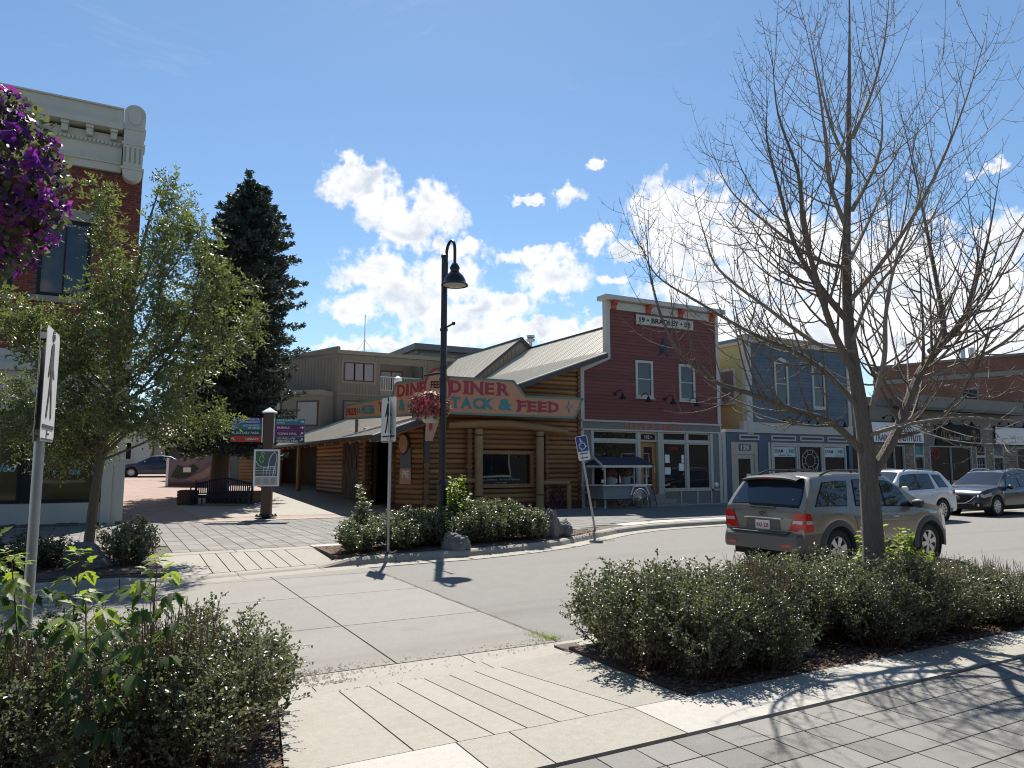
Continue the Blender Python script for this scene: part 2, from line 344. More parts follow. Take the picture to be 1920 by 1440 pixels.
M['petunia3'] = mat('dark_violet_petal', (.075,.012,.13), .5, var=.2, vscale=30, rnd=.3, trans=.3, tint=(1.3,1.2,1.3))
M['pinkpetal'] = mat('pink_petal', (.27,.042,.06), .55, var=.1, island=.6, rnd=.3, trans=.25, tint=(1.2,1.2,1.1))
M['yellowpetal'] = mat('orange_petal', (.65,.13,.03), .5, var=.1, rnd=.2, trans=.3)
M['brownpost'] = mat('brown_post', (.085,.042,.028), .55, var=.1)
M['pblue'] = mat('panel_blue', (.018,.06,.24), .4, var=.03); M['pteal'] = mat('panel_teal', (.03,.17,.20), .4, var=.03)
M['pgreen'] = mat('panel_green', (.012,.05,.045), .4, var=.03); M['pred'] = mat('panel_red', (.42,.035,.018), .4, var=.03)
M['ppurple'] = mat('panel_purple', (.12,.014,.10), .4, var=.03)
M['rubber'] = mat('tyre_rubber', (.018,.018,.018), .75, var=.15)
M['rim'] = mat('alloy_rim', (.55,.55,.56), .3, .8, var=.05)
M['cchrome'] = mat('chrome', (.75,.75,.75), .12, 1., var=.02)
M['cladding'] = mat('grey_cladding', (.065,.067,.070), .5, var=.05)
M['bumper'] = mat('grey_bumper', (.115,.105,.095), .38, var=.04)
M['silver'] = mat('champagne_paint', (.27,.245,.205), .30, .5, var=.02, coat=.9)
M['carwhite'] = mat('white_car_paint', (.70,.70,.70), .3, var=.02, coat=.9)
M['cardark'] = mat('graphite_car_paint', (.022,.024,.028), .3, .3, var=.02, coat=1.)
M['carblue'] = mat('blue_car_paint', (.012,.022,.075), .3, .2, var=.02, coat=1.)
M['cglass'] = glass('car_glass', (.012,.017,.026), .02, .6, coat=.3)
M['cglassclear'] = glass('car_glass_clear', (.03,.05,.05), .02, .6, alpha=.45)
M['lampred'] = mat('red_lens', (.55,.012,.012), .12, var=.1, vscale=60, coat=.8)
M['lampclear'] = mat('clear_lens', (.55,.56,.58), .1, .3, var=.25, vscale=40, coat=.8)
M['shingle'] = mat('dark_shingle', (.025,.032,.055), .8, var=.15)
M['cartgrey'] = mat('cart_boards', (.20,.22,.22), .65, var=.1, rnd=.1)
M['wagonred'] = mat('wagon_wheel_red', (.085,.022,.026), .7, var=.2)
M['brickpath'] = None
def brick_path():
    m = bpy.data.materials.new('brick_paving'); m.use_nodes = True; t = m.node_tree; t.nodes.clear(); N = NT(t)
    out = N.n('ShaderNodeOutputMaterial'); P = N.n('ShaderNodeBsdfPrincipled', {'Roughness': .85}); geo = N.n('ShaderNodeNewGeometry')
    B = N.n('ShaderNodeTexBrick', {'Vector': geo.outputs['Position'], 'Color1': (.32,.215,.17,1), 'Color2': (.26,.165,.13,1), 'Mortar': (.19,.14,.105,1), 'Scale': 1., 'Mortar Size': .009, 'Brick Width': .21, 'Row Height': .105})
    nz = N.n('ShaderNodeTexNoise', {'Vector': geo.outputs['Position'], 'Scale': 2.2, 'Detail': 6.})
    c = N.n('ShaderNodeVectorMath', {0: B.outputs[0], 'Scale': N.m('MULTIPLY_ADD', nz.outputs[0], .7, .65)}, operation='SCALE').outputs[0]
    t.links.new(c, P.inputs['Base Color']); b = N.n('ShaderNodeBump', {'Strength': .4, 'Distance': .006, 'Height': B.outputs[1]}, invert=True); t.links.new(b.outputs[0], P.inputs['Normal'])
    t.links.new(P.outputs[0], out.inputs[0]); return m
M['brickpath'] = brick_path()
# ------------------------------------------------------------------ ground
def zplaza(y): return .15+max(0, y-24.3)*.033
prof = [(-300,-.04),(24,-.04),(45,.80),(60,1.08),(800,1.3)]
mb = MB()
for (y0,z0),(y1,z1) in zip(prof, prof[1:]): mb.add([(-700,y0,z0),(900,y0,z0),(900,y1,z1),(-700,y1,z1)], [(0,1,2,3)])
struct(build('ground', mb, M['earth']))
FK = [(-60,12.6),(-8,12.75),(1.0,12.85),(2.3,13.08),(3.9,13.36),(5.2,13.5),(6.4,13.54),(7.6,13.8),(8.5,14.05),(9.3,14.42),(10.2,14.95),(11.0,15.5),(11.9,16.05),(13.0,16.6),(14.5,16.98),(16,17.1),(90,17.2)]
def fky(x):
    for (a, b), (c, d) in zip(FK, FK[1:]):
        if a <= x <= c: return b+(d-b)*(x-a)/(c-a)
# asphalt road from the near gutter to the far gutter
struct(build('road', MB().prism([(-60,6.66,-.02),(90,6.66,-.02)]+[(x,y+.05,-.02) for x, y in FK[::-1]], (0,0,.012)), M['asphalt']))
# concrete crossing panels in the road
cr = empty('crossing_slab', (2.4, 9.5, -.004)); cr['kind'] = 'structure'
ys = [6.68, 8.5, 10.55, 12.45]
for x0, x1 in ((.65,2.44),(2.46,4.2)):
    for i in range(4):
        y0 = ys[i]+.008; hi = 13.3
        y1a = ys[i+1]-.008 if i < 3 else fky(x0)-.35; y1b = ys[i+1]-.008 if i < 3 else fky(x1)-.35
        build('slab', MB().hexa([(x0,y0,-.05),(x1,y0,-.05),(x1,y1b,-.05),(x0,y1a,-.05)], [(x0,y0,.003),(x1,y0,.003),(x1,y1b,.003),(x0,y1a,.003)]), M['roadcon'], cr)
build('joint_filler', MB().box(.6,4.23,6.66,12.9,-.03,-.006), M['joint'], cr)
# far gutter and rolled kerb, cast in lengths
gu = struct(empty('far_kerb', (5,13.4,0)))
pts = []
x = -14.
while x < 40: pts.append((x, fky(x))); x += (1.45 if -2 < x < 16 else 4.)
pts = sorted(pts+[(q, fky(q)) for q in (.25,1.0,3.4,4.0)]); pts = [p for i, p in enumerate(pts) if i == 0 or p[0]-pts[i-1][0] > .3 or p[0] in (.25,1.0,3.4,4.0)]
def hkf(x): return .045 if 1 <= x <= 3.4 else .045+.085*min(1, (x-3.4)/.6) if x > 3.4 else .045+.06*min(1, (1-x)/.75)
for (xa,ya),(xb,yb) in zip(pts, pts[1:]):
    d = Vector((xb-xa, yb-ya, 0)).normalized(); nn = Vector((-d.y, d.x, 0)); a = Vector((xa,ya,0))+d*.005; b = Vector((xb,yb,0))-d*.005
    q = lambda p, o, z: p+nn*o+Vector((0,0,z))
    mbk = MB(); sec = lambda h: [(-.36,.004),(0,.012),(.045,h*.75),(.085,h),(.24,h+.012),(.24,-.1),(-.36,-.1)]
    A = [q(a,o,z) for o,z in sec(hkf(xa))]; B = [q(b,o,z) for o,z in sec(hkf(xb))]; n = 7
    mbk.add(A+B, [tuple(range(n)), tuple(range(n,2*n))[::-1]]+[(i,n+i,n+(i+1)%n,(i+1)%n) for i in range(n)])
    build('kerb_stone', mbk, M['kerb'], gu)
# far pavement base
far_in = [(x, 15.33 if .9 < x < 3.82 else fky(x)+.2) for x in sorted(list(np.linspace(-40, 60, 201))+[.895,.905,3.815,3.825])]
struct(build('far_pavement', MB().prism([(p[0],p[1],.02) for p in far_in]+[(60,60,.02),(9.0,60,.02),(9.0,24.3,.02),(-40,24.3,.02)], (0,0,.118)), M['joint']))
# ramp strips opposite
fr = struct(empty('far_ramp', (2.3,13.8,.1)))
xs = [-.1+1.0,1.62,1.90,2.16,2.42,2.68,2.94,3.20,3.78]
for i in range(len(xs)-1):
    a, b = xs[i]+.009, xs[i+1]-.009
    ya, yb = fky(a)+.26, fky(b)+.26
    build('slab', MB().hexa([(a,ya,0),(b,yb,0),(b,15.3,0),(a,15.3,0)], [(a,ya,.06),(b,yb,.06),(b,15.3,.152),(a,15.3,.152)]), M['con'], fr)
for a, b in ((1.0,2.3),(2.3,3.8)):
    build('slab', MB().box(a+.01,b-.01,15.32,15.75,0,.154), M['con'], fr)
# far pavers .60 x .45 and the pale bands at their edges
fp = struct(empty('far_paving', (8,20,.15)))
FPX_, FPY_ = .335, .46
pv = bpy.data.meshes.new('paver'); bm = bmesh.new(); bmesh.ops.create_cube(bm, size=1)
bmesh.ops.bevel(bm, geom=[e for e in bm.edges if e.verts[0].co.z > 0 and e.verts[1].co.z > 0], offset=.012, segments=1, affect='EDGES'); bm.to_mesh(pv); bm.free(); pv.materials.append(M['paver'])
cnt = 0; rest = MB()
iy = 0; y = 15.79
while y+FPY_ < 23.75:
    x = -2.5
    while x < 34:
        yc = y+FPY_/2; okx = x > 1.0 or yc > 17.2
        infar = yc > fky(x+.3)+.85 and not (3.6 < x+.3 < 10.9 and yc < 15.9+max(0, (x-8))*.4) and yc < 23.7
        if okx and infar:
            if x < 8.6 and cnt < 290 and yc < 23.7:
                piece('paver', pv, fp, (x+FPX_/2, yc, .118), (0,0,0), (FPX_-.016, FPY_-.016, .075+random.uniform(-.003,.003))); cnt += 1
            else: rest.box(x+.008, x+FPX_-.008, y+.008, y+FPY_-.008, .1, .155+random.uniform(-.002,.002))
        x += FPX_
    y += FPY_
build('paver_field', rest, M['paver'], fp, kind='stuff')
fb_ = struct(empty('far_band', (8,24,.15)))
x = -6.
while x < 36:
    b = min(x+1.5, 36); build('slab', MB().box(x+.006,b-.006,23.76,24.28,.02,.158), M['con'], fb_); x = b
x = 3.84
while x < 26:     # pale strip behind the kerb right of the planter
    b = x+1.5
    if x > 11.5: build('slab', MB().hexa([(x+.006,fky(x)+.25,.02),(b-.006,fky(b)+.25,.02),(b-.006,fky(b)+.85,.02),(x+.006,fky(x)+.85,.02)],[(x+.006,fky(x)+.25,.150),(b-.006,fky(b)+.25,.150),(b-.006,fky(b)+.85,.154),(x+.006,fky(x)+.85,.154)]), M['conw'], fb_)
    x = b
for (a,b,c,d) in ((3.84,5.2,15.55,15.9),(5.22,6.6,15.6,15.95),(6.62,8.0,15.65,16.0)): build('slab', MB().box(a,b,c,d,.02,.156), M['conw'], fb_)
# plaza of brick rising between the buildings, with a concrete pad
struct(build('brick_plaza', MB().add([(-.2,24.29,.154),(10.2,24.29,.154),(9.6,56,zplaza(56)+.006),(-3,56,zplaza(56)+.006)], [(0,1,2,3)]), M['brickpath']))
zz = lambda x,y: (x,y,zplaza(y)+.010)
struct(build('plaza_pad', MB().add([zz(2.65,25.2),zz(9.3,25.0),zz(9.3,38),zz(2.75,33.0),zz(2.2,31.5)], [(0,1,2,3,4)]), M['con']))
struct(build('rear_street', MB().add([(-60,48,zplaza(48)+.012),(7,48,zplaza(48)+.012),(7,66,zplaza(56)+.012),(-60,66,zplaza(56)+.012)], [(0,1,2,3)]), M['asphalt']))
# ------------------------------------------------------------------ near side
struct(build('near_pavement', MB().prism([(-40,-8,-.05),(60,-8,-.05),(60,6.15,-.05),(3.84,6.15,-.05),(3.84,5.0,-.05),(3.82,4.26,-.05),(.9,4.26,-.05),(.9,6.15,-.05),(-40,6.15,-.05)], (0,0,.17)), M['joint']))
struct(build('ramp_bed', MB().hexa([(.8,4.2,-.2),(3.9,4.2,-.2),(3.9,6.7,-.2),(.8,6.7,-.2)], [(.8,4.2,.128),(3.9,4.2,.128),(3.9,6.7,-.022),(.8,6.7,-.022)]), M['joint']))
nr = struct(empty('near_ramp', (2.4,5.1,.1)))
bt = [.93,1.68,1.97,2.22,2.46,2.70,2.94,3.30,3.81]; tp = [1.22,1.70,1.95,2.18,2.42,2.65,2.89,3.15,3.86]
for i in range(8):
    g_ = .0055; a,b,c,d = bt[i]+g_, bt[i+1]-g_, tp[i+1]-g_, tp[i]+g_
    build('slab', MB().hexa([(a,4.27,-.1),(b,4.27,-.1),(c,5.944,-.1),(d,5.944,-.1)], [(a,4.27,.15),(b,4.27,.15),(c,5.944,.115 if i == 7 else .054),(d,5.944,.112 if i == 0 else .054)]), M['con'], nr)
ng = struct(empty('near_gutter', (2.4,6.4,.02)))
x = -8.95; gx = []
while x < 30: gx.append(x); x += 1.72 if x < 8 else 4
for x, b in zip(gx, gx[1:]):
    build('slab', MB().hexa([(x+.006,6.26,-.1),(b-.006,6.26,-.1),(b-.006,6.66,-.1),(x+.006,6.66,-.1)], [(x+.006,6.26,.010),(b-.006,6.26,.010),(b-.006,6.66,.004),(x+.006,6.66,.004)]), M['kerb'], ng)
hk = lambda q: .04 if 1.55 <= q <= 3.1 else .14 if q <= .95 or q >= 4.35 else (.04+.10*(q-3.1)/1.25 if q > 3 else .14-.10*(q-.95)/.6)
kx = sorted([q for q in gx if not .6 < q < 1.9 and not 2.8 < q < 4.9]+[.95,1.55,3.1,4.35])
for c0, c1 in zip(kx, kx[1:]):
    build('kerb_stone', MB().hexa([(c0+.005,5.95,-.1),(c1-.005,5.95,-.1),(c1-.005,6.245,-.1),(c0+.005,6.245,-.1)], [(c0+.005,5.95,hk(c0)+.004),(c1-.005,5.95,hk(c1)+.004),(c1-.005,6.22,hk(c1)),(c0+.005,6.22,hk(c0))]), M['kerb'], ng)
# dirt caught along the gutter
bmx = MB()
for i in range(2200):
    t = random.random()
    x = random.choice([random.gauss(1.6,.28), random.gauss(1.7,.35), random.gauss(1.5,.2), random.uniform(.9,4.6), random.gauss(3.9,.3)]); y = random.choice([6.7+abs(random.gauss(0,.10)), 6.25+random.gauss(0,.03), random.gauss(6.52,.09), 5.94+random.gauss(0,.03)])
    z = .006 if y > 6.66 else (.012 if y > 6.25 else .045); s = random.uniform(.003,.011)
    bmx.add([(x-s,y-s*.6,z),(x+s,y-s*.5,z),(x+s*.6,y+s,z+.002),(x-s*.4,y+s*.7,z+.003)], [(0,1,2,3)])
build('gutter_grit', bmx, M['gutdirt'], kind='stuff')
nb = struct(empty('near_band', (3,4,.15)))
for a, b, m in ((-4,-2.2,'con'),(-2.2,-.4,'con'),(-.4,1.05,'con'),(1.05,1.95,'conw'),(1.95,2.32,'con'),(2.32,3.3,'con'),(3.3,4.62,'conw'),(4.62,6.1,'conw'),(6.1,7.6,'con'),(7.6,9.1,'conw'),(9.1,12,'con'),(12,16,'con')):
    build('slab', MB().box(a+.005,b-.005,3.70,4.258,-.05,.152), M[m], nb)
npv = struct(empty('near_paving', (4,3,.15)))
P_ = .283; rest = MB(); cnt = 0
for j in range(14):
    for i in range(-6, 40):
        x = .30+i*P_; y = 3.66-(j+1)*P_
        vis = x > 1.0 and y > 1.9-.0*x and cnt < 298 and x < 9.5 and y > 3.2-.42*(x-1.5)
        if vis: piece('paver', pv, npv, (x+P_/2, y+P_/2, .110), (random.uniform(-.004,.004),random.uniform(-.004,.004),random.uniform(-.004,.004)), (P_-.010,P_-.010,.08)); cnt += 1
        else: rest.box(x+.005,x+P_-.005,y+.005,y+P_-.005,.08,.149)
build('paver_field', rest, M['paver'], npv, kind='stuff')
# planter beds
def bed(name, pts, z, label=None):
    n = len(pts); mbp = MB().prism([(x,y,-.05) for x,y in pts], (0,0,z+.05)); return struct(build(name, mbp, M['mulch']))
bed('planter_bed', [(3.85,4.26),(11.2,4.26),(11.2,5.94),(3.87,5.94)], .145)
bed('planter_bed', [(-5,4.26),(.92,4.26),(1.21,5.94),(-5,5.94)], .145)
bed('planter_bed', [(3.8,fky(3.8)+.25)]+[(x,fky(x)+.24) for x in (5.2,6.4,7.6,8.5,9.3,10.2,11.0)]+[(11.2,15.9),(9.6,16.2),(8.0,15.62),(5.2,15.55),(3.84,15.52)], .16)
bed('planter_bed', [(-5,13.05),(.55,13.1),(.75,14.5),(.6,16.2),(-5,16.9)], .16)
ch = MB()
def chips(n, x0,x1,y0,y1,z):
    for i in range(n):
        x = random.uniform(x0,x1); y = random.uniform(y0,y1); a = random.uniform(0,6.3); l = random.uniform(.008,.03); w = l*random.uniform(.25,.6)
        ca, sa = math.cos(a), math.sin(a); t = random.uniform(-.01,.012)
        ch.add([(x-ca*l+sa*w,y-sa*l-ca*w,z),(x+ca*l+sa*w,y+sa*l-ca*w,z+abs(t)),(x+ca*l-sa*w,y+sa*l+ca*w,z+abs(t)+.004),(x-ca*l-sa*w,y-sa*l+ca*w,z+.004)], [(0,1,2,3)])
chips(5000, 3.9,9.5,4.28,5.2,.148); chips(1200,-1,1.0,4.28,5.8,.148); chips(700, 3.9,4.6,13.8,15.4,.163); chips(900, 8.6,11.1,14.9,15.9,.163)
build('bark_mulch', ch, M['chip'], kind='stuff')

# ragged crack along the slab edge in the road with a few weeds
mb = MB(); P = []
for i in range(60): P.append((4.215+random.gauss(0,.012), 6.7+i*.105))
for (x0,y0),(x1,y1) in zip(P,P[1:]):
    w0 = random.uniform(.012,.026); mb.add([(x0-w0,y0,.0045),(x0+w0,y0,.0045),(x1+w0,y1,.0045),(x1-w0,y1,.0045)], [(0,1,2,3)])
build('road_crack', mb, M['joint'], kind='structure')
wd = MB()
for i in range(260):
    x = 4.2+random.gauss(0,.07); y = 6.75+abs(random.gauss(0,.22)); a = random.uniform(0,6.3); l = random.uniform(.015,.05)
    wd.add([(x-.003,y,.004),(x+.003,y,.004),(x+math.cos(a)*l,y+math.sin(a)*l,.004+l*.8)], [(0,1,2)])
build('weeds', wd, M['leafyoung'] if 'leafyoung' in M else M['grass'], kind='stuff')
# ------------------------------------------------------------------ building helpers
def window(F, par, r0, r1, u0, u1, fw=.09, fm='trim', gm='glassdark', cols=1, rows=1, proud=.06, back=-.06, sill=True, bar=.045, name='window'):
    mb = MB()
    F.box(mb, r0, r0+fw, u0, u1, back, proud); F.box(mb, r1-fw, r1, u0, u1, back, proud)
    F.box(mb, r0+fw, r1-fw, u0, u0+fw, back, proud-.004); F.box(mb, r0+fw, r1-fw, u1-fw, u1, back, proud-.004)
    a, b, c, d = r0+fw, r1-fw, u0+fw, u1-fw
    for i in range(1, cols): x = a+(b-a)*i/cols; F.box(mb, x-bar/2, x+bar/2, c, d, back, proud-.02)
    for j in range(1, rows): z = c+(d-c)*j/rows; F.box(mb, a, b, z-bar/2, z+bar/2, back, proud-.024)
    w = build(name, mb, M[fm], par)
    for i in range(cols):
        for j in range(rows):
            x0, x1 = a+(b-a)*i/cols, a+(b-a)*(i+1)/cols; z0, z1 = c+(d-c)*j/rows, c+(d-c)*(j+1)/rows
            build('pane', F.box(MB(), x0+.003, x1-.003, z0+.003, z1-.003, back, back+.03), M[gm], w)
    if sill: build('sill', F.box(MB(), r0-.05, r1+.05, u0-.06, u0-.004, back, proud+.05), M[fm], w)
    return w
def clap(F, par, m, rows, z0, pitch, lap=.022):
    """rows: function z -> list of (r0,r1) runs; each board a part"""
    for i in range(rows[0]):
        z = z0+i*pitch
        for (a, b) in rows[1](z+pitch/2):
            mb = MB(); q = [F.p(a,z,0),F.p(b,z,0),F.p(b,z,lap),F.p(a,z,lap)]; t = [F.p(a,z+pitch-.004,0),F.p(b,z+pitch-.004,0),F.p(b,z+pitch-.004,.006),F.p(a,z+pitch-.004,.006)]
            mb.add(q+t, [(0,1,2,3),(4,7,6,5),(0,4,5,1),(1,5,6,2),(2,6,7,3),(3,7,4,0)]); build('siding_board', mb, m, par)
def gooseneck(F, par, r, u, m='blackmat'):
    ps = [F.p(r,u,.02), F.p(r,u+.10,.16), F.p(r,u+.15,.32), F.p(r,u+.10,.48), F.p(r,u-.02,.55)]
    l = build('gooseneck_lamp', MB().tube(ps, .018, 6).tube([F.p(r,u,.0),F.p(r,u,.05)], .07, 10), M[m], par, smooth=True)
    c = F.p(r,u-.02,.55); build('lamp_shade', MB().lathe([(.03,.02),(.05,-.02),(.07,-.10),(.15,-.20),(.155,-.22),(.14,-.21),(.05,-.10)], c, 14), M[m], l, smooth=True)
def bricks(F, mb, rects, holes, bw=.215, bh=.072, g=.010, n0=0., n1=.012):
    for (r0,r1,u0,u1) in rects:
        j = 0; u = u0
        while u < u1-.01:
            r = r0-(bw/2 if j % 2 else 0)
            while r < r1:
                a, b = max(r, r0)+g/2, min(r+bw, r1)-g/2; c, d = u+g/2, min(u+bh, u1)-g/2
                if b-a > .03 and not any(h[0] < (a+b)/2 < h[1] and h[2] < (c+d)/2 < h[3] for h in holes): F.box(mb, a, b, c, d, n0, n1+random.uniform(-.003,.003))
                r += bw
            u += bh; j += 1
X1 = Vector((1,0,0))
# ------------------------------------------------------------------ brick corner building at the left
F = Fr((0,23.9,0), X1)
B = empty('corner_building', (-2.5,23.9,.15), 'two-storey red brick corner building with cream cornice, left edge of view', 'building')
build('wall', MB().box(-7,.425,23.93,36,.10,10.4).box(-7,.40,24.3,36,10.4,12.2), M['mortar'], B)
holes = [(-2.06,-.72,6.55,9.15),(-3.9,-2.6,6.55,9.15)]
bk = MB(); bricks(F, bk, [(-3.3,.44,5.0,10.42)], holes)
bricks(F, bk, [(-1.35,-1.05,9.55,10.05),(-.75,-.42,9.45,9.95),(-2.0,-1.7,9.35,9.85),(-1.65,-1.35,9.2,9.55)], [], n0=.014, n1=.05)
build('brick_courses', bk, M['brickL'], B, kind='stuff')
build('brick_courses', (lambda m: (bricks(Fr((.44,23.9,0),(0,1,0)), m, [(0,4,5.0,10.42)], [], n0=-.01), m)[1])(MB()), M['brickL'], B, kind='stuff')
window(F, B, -2.02,-.76,6.58,8.80, .09,'blackmat','glassblue', cols=2, proud=.03, back=-.027)
window(F, B, -3.9,-2.6,6.58,8.80, .09,'blackmat','glassblue', cols=2, proud=.03, back=-.027)
for a,b in ((-2.2,-.58),(-4.1,-2.5)):
    F.bx('lintel', M['con'], B, a, b, 8.82, 9.14, 0, .05); F.bx('sill', M['con'], B, a, b, 6.40, 6.56, 0, .10)
# cornice
F.bx('cornice', M['cornice'], B, -7,-.13,10.44,10.66,-.2,.12); F.bx('cornice', M['cornice'], B, -7,-.13,10.662,10.72,-.2,.17)
F.bx('frieze', M['cornice'], B, -7,-.13,10.722,11.2,-.2,.08)
for i in range(34): F.bx('dentil', M['cornice'], B, -.20-i*.105-.06, -.20-i*.105, 11.22, 11.30, .10, .17)
F.bx('cornice', M['cornice'], B, -7,-.13,11.202,11.55,-.2,.10)
for i in range(7): 
    x = -.28-i*.62
    F.bx('bracket', M['cornice'], B, x-.16,x,11.36,11.549,.102,.30); F.bx('bracket', M['cornice'], B, x-.18,x+.02,11.552,11.64,.05,.36)
F.bx('cornice', M['cornice'], B, -7,-.13,11.642,11.82,-.2,.42); F.bx('cornice', M['cornice'], B, -7,-.13,11.822,11.93,-.2,.36); F.bx('cornice', M['cornice'], B, -7,-.13,11.932,12.28,-.2,.30)
F.bx('coping', M['cornice'], B, -7,-.13,12.282,12.33,-.25,.36)
def arch_outline(r0,r1,u0,u1,top=True,bottom=True,n=12):
    c=(r0+r1)/2; R=(r1-r0)/2; p=[]
    if bottom: p+=[(c+R*.9*math.cos(math.pi+math.pi*i/n), u0+R*.9*math.sin(math.pi+math.pi*i/n)) for i in range(n+1)]
    else: p+=[(r0,u0),(r1,u0)]
    if top: p+=[(c+R*math.cos(math.pi*i/n), u1+R*math.sin(math.pi*i/n)) for i in range(n+1)]
    else: p+=[(r1,u1),(r0,u1)]
    return p
pil = build('corner_pilaster', F.poly(MB(), arch_outline(-.12,.45,10.42,12.22), -.3, .34), M['cornice'], B)
build('corner_pilaster', F.poly(MB(), arch_outline(-.02,.35,12.05,12.2), .342, .375), M['cornice'], B)
F.bx('band', M['cornice'], B, -.14,.47,11.72,11.80,-.3,.365); F.bx('band', M['cornice'], B, -.14,.47,11.25,11.33,-.3,.365); F.bx('band', M['cornice'], B, -.14,.47,10.50,10.58,-.3,.365)
for i in range(4): F.bx('flute', M['found'] if False else M['con'], B, -.07+i*.13,-.02+i*.13,10.70,11.18,.30,.343)
# ground floor
F.bx('sign_band', M['cornice'], B, -7,.44,3.3,4.4,-.3,.12); F.bx('cornice', M['cornice'], B, -7,.46,4.402,4.62,-.3,.28); F.bx('cornice', M['cornice'], B, -7,.46,4.622,4.995,-.3,.10)
F.bx('pilaster', M['creampaint'], B, -.13,.14,.15,3.3,-.3,.06); F.bx('pilaster', M['creampaint'], B, .145,.44,.15,3.3,-.3,.02); 
F.bx('base_wall', M['creampaint'], B, -7,-.135,.24,.80,-.2,.0)
bm_ = MB(); 
for i in range(60):
    x=random.uniform(-2.8,.4); F.box(bm_, x, x+random.uniform(.04,.2), .15+random.uniform(0,.04), .2+random.uniform(0,.07), 0, random.uniform(.01,.07))
build('chipped_base', bm_, M['gutdirt'], B, kind='stuff')
F.bx('base_plinth', M['slate'], B, -7,-.135,.10,.238,-.2,.02)
for a,b in ((-1.73,-.30),(-3.9,-2.05)): window(F, B, a,b,.82,3.28,.08,'blackmat','glassolive', proud=.02, back=-.027, sill=False)
F.bx('window_post', M['blackmat'], B, -2.045,-1.735,.82,3.28,-.02,.03); F.bx('window_post', M['blackmat'], B, -.295,-.135,.82,3.28,-.02,.015)
cy = mat('cyan_letter', (.17,.37,.42), .5, var=.05)
text(F, 'Open 7 Days', cy, B, -1.10, 1.95, 1.35, .24, .006, .003, .012, shear=.35); text(F, 'a Week', cy, B, -.98, 1.68, .72, .19, .006, .003, .012, shear=.35)
text(F, 'led', cy, B, -2.34, 1.78, .42, .24, .006, .003, .012, shear=.35)
# ------------------------------------------------------------------ log building
Y0 = 24.63
F = Fr((0,Y0,0), X1)
L = empty('log_building', (12,26,.15), 'brown log building with tan metal roof and big framed window on the corner', 'building')
slope = .3646; zr = lambda x: 2.87+slope*(x-7.83)
LG = {}
def log(p0, p1, rr, m='log', name='log'):
    p0, p1 = Vector(p0), Vector(p1); k = random.random()
    build(name, MB().tube([p0, p0.lerp(p1,.5)+Vector((0,0,random.uniform(-.004,.004))), p1], [rr*random.uniform(.96,1.03), rr, rr*random.uniform(.96,1.03)], 10), M[m], L, smooth=True, sharp=50)
pit = .186
for i in range(33):
    z = .50+i*pit
    x0 = 10.12 if z < zr(10.12)-.2 else 7.83+(z+.22-2.87)/slope
    if x0 > 16.4: break
    runs = [(x0, 16.72)]
    if .98 < z < 2.42: runs = [(10.12, 11.98), (14.52, 16.72)]
    for a, b in runs:
        if b-a > .2: log((a,Y0+.09,z), (b,Y0+.09,z), .095)
build('backing_wall', MB().prism([(10.14,Y0+.22,.2),(16.74,Y0+.22,.2),(16.74,Y0+.22,5.9),(10.14,Y0+.22,3.45)], (0,.1,0)), M['darkwood'], L)
F.bx('foundation', M['found'], L, 10.0,16.7,.12,.43,-.25,.06)
# columns of crossing log ends
def logend(c, d, rr=.105, ln=.22):
    c = Vector(c); d = Vector(d); build('log_end', MB().tube([c-d*.02, c+d*(ln-.02), c+d*ln], [rr, rr, rr*.9], 12), M['logend'], L, smooth=True, sharp=50)
for i in range(15): logend((11.66,Y0+.02,.50+i*pit), (0,-1,0), .112, .24)
for i in range(14): logend((15.02,Y0+.02,.50+i*pit), (0,-1,0), .10, .20)
for i in range(17): logend((10.08,Y0+.06,.54+i*pit), (-.45,-.9,0) , .115, .24)
for i in range(28): logend((16.62,Y0+.02,.56+i*pit), (0,-1,0), .085, .10)
# big window
w = window(F, L, 12.0,14.5,1.0,2.40,.14,'log','glassdark', proud=.02, back=-.10, sill=False)
for u_, s_, h_, w_ in (('...ing Outdoors, Horses & Humans',1.30,.10,1.65),('since 1982',1.19,.055,.5)):
    text(F, u_.replace('...',''), cy, w, 13.1, s_, w_, h_, -.055, .003, .004, shear=.25)
# porch frame of peeled logs
def plog(name, pts, rs, m='peeled'): return build(name, MB().tube(pts, rs, 14), M[m], L, smooth=True, sharp=50)
plog('post', [(11.98,Y0-.30,.14),(11.98,Y0-.30,1.6),(11.97,Y0-.30,3.18)], [.165,.155,.16]); plog('post', [(14.60,Y0-.30,.14),(14.61,Y0-.30,1.6),(14.60,Y0-.30,3.14)], [.165,.155,.16])
plog('beam', [(10.72,Y0-.30,3.28),(11.9,Y0-.30,3.36),(13.2,Y0-.30,3.40),(14.6,Y0-.30,3.30),(15.85,Y0-.30,3.17)], [.13,.155,.16,.15,.12])
plog('rail', [(10.5,Y0-.28,1.28),(11.82,Y0-.28,1.28)], [.085,.085]); plog('rail', [(14.76,Y0-.28,1.17),(15.95,Y0-.28,1.16)], [.085,.075])
plog('rail_post', [(10.62,Y0-.28,.14),(10.62,Y0-.28,1.19)], [.095,.095]); plog('rail_post', [(15.93,Y0-.30,.14),(15.93,Y0-.30,1.08)], [.10,.10])
for x in (11.98,14.6):
    for z in (.72, 2.95): build('rope', MB().lathe([(.168,-.02),(.178,0),(.168,.02)], (x,Y0-.30,z), 14), M['blackmat'], L, smooth=True)
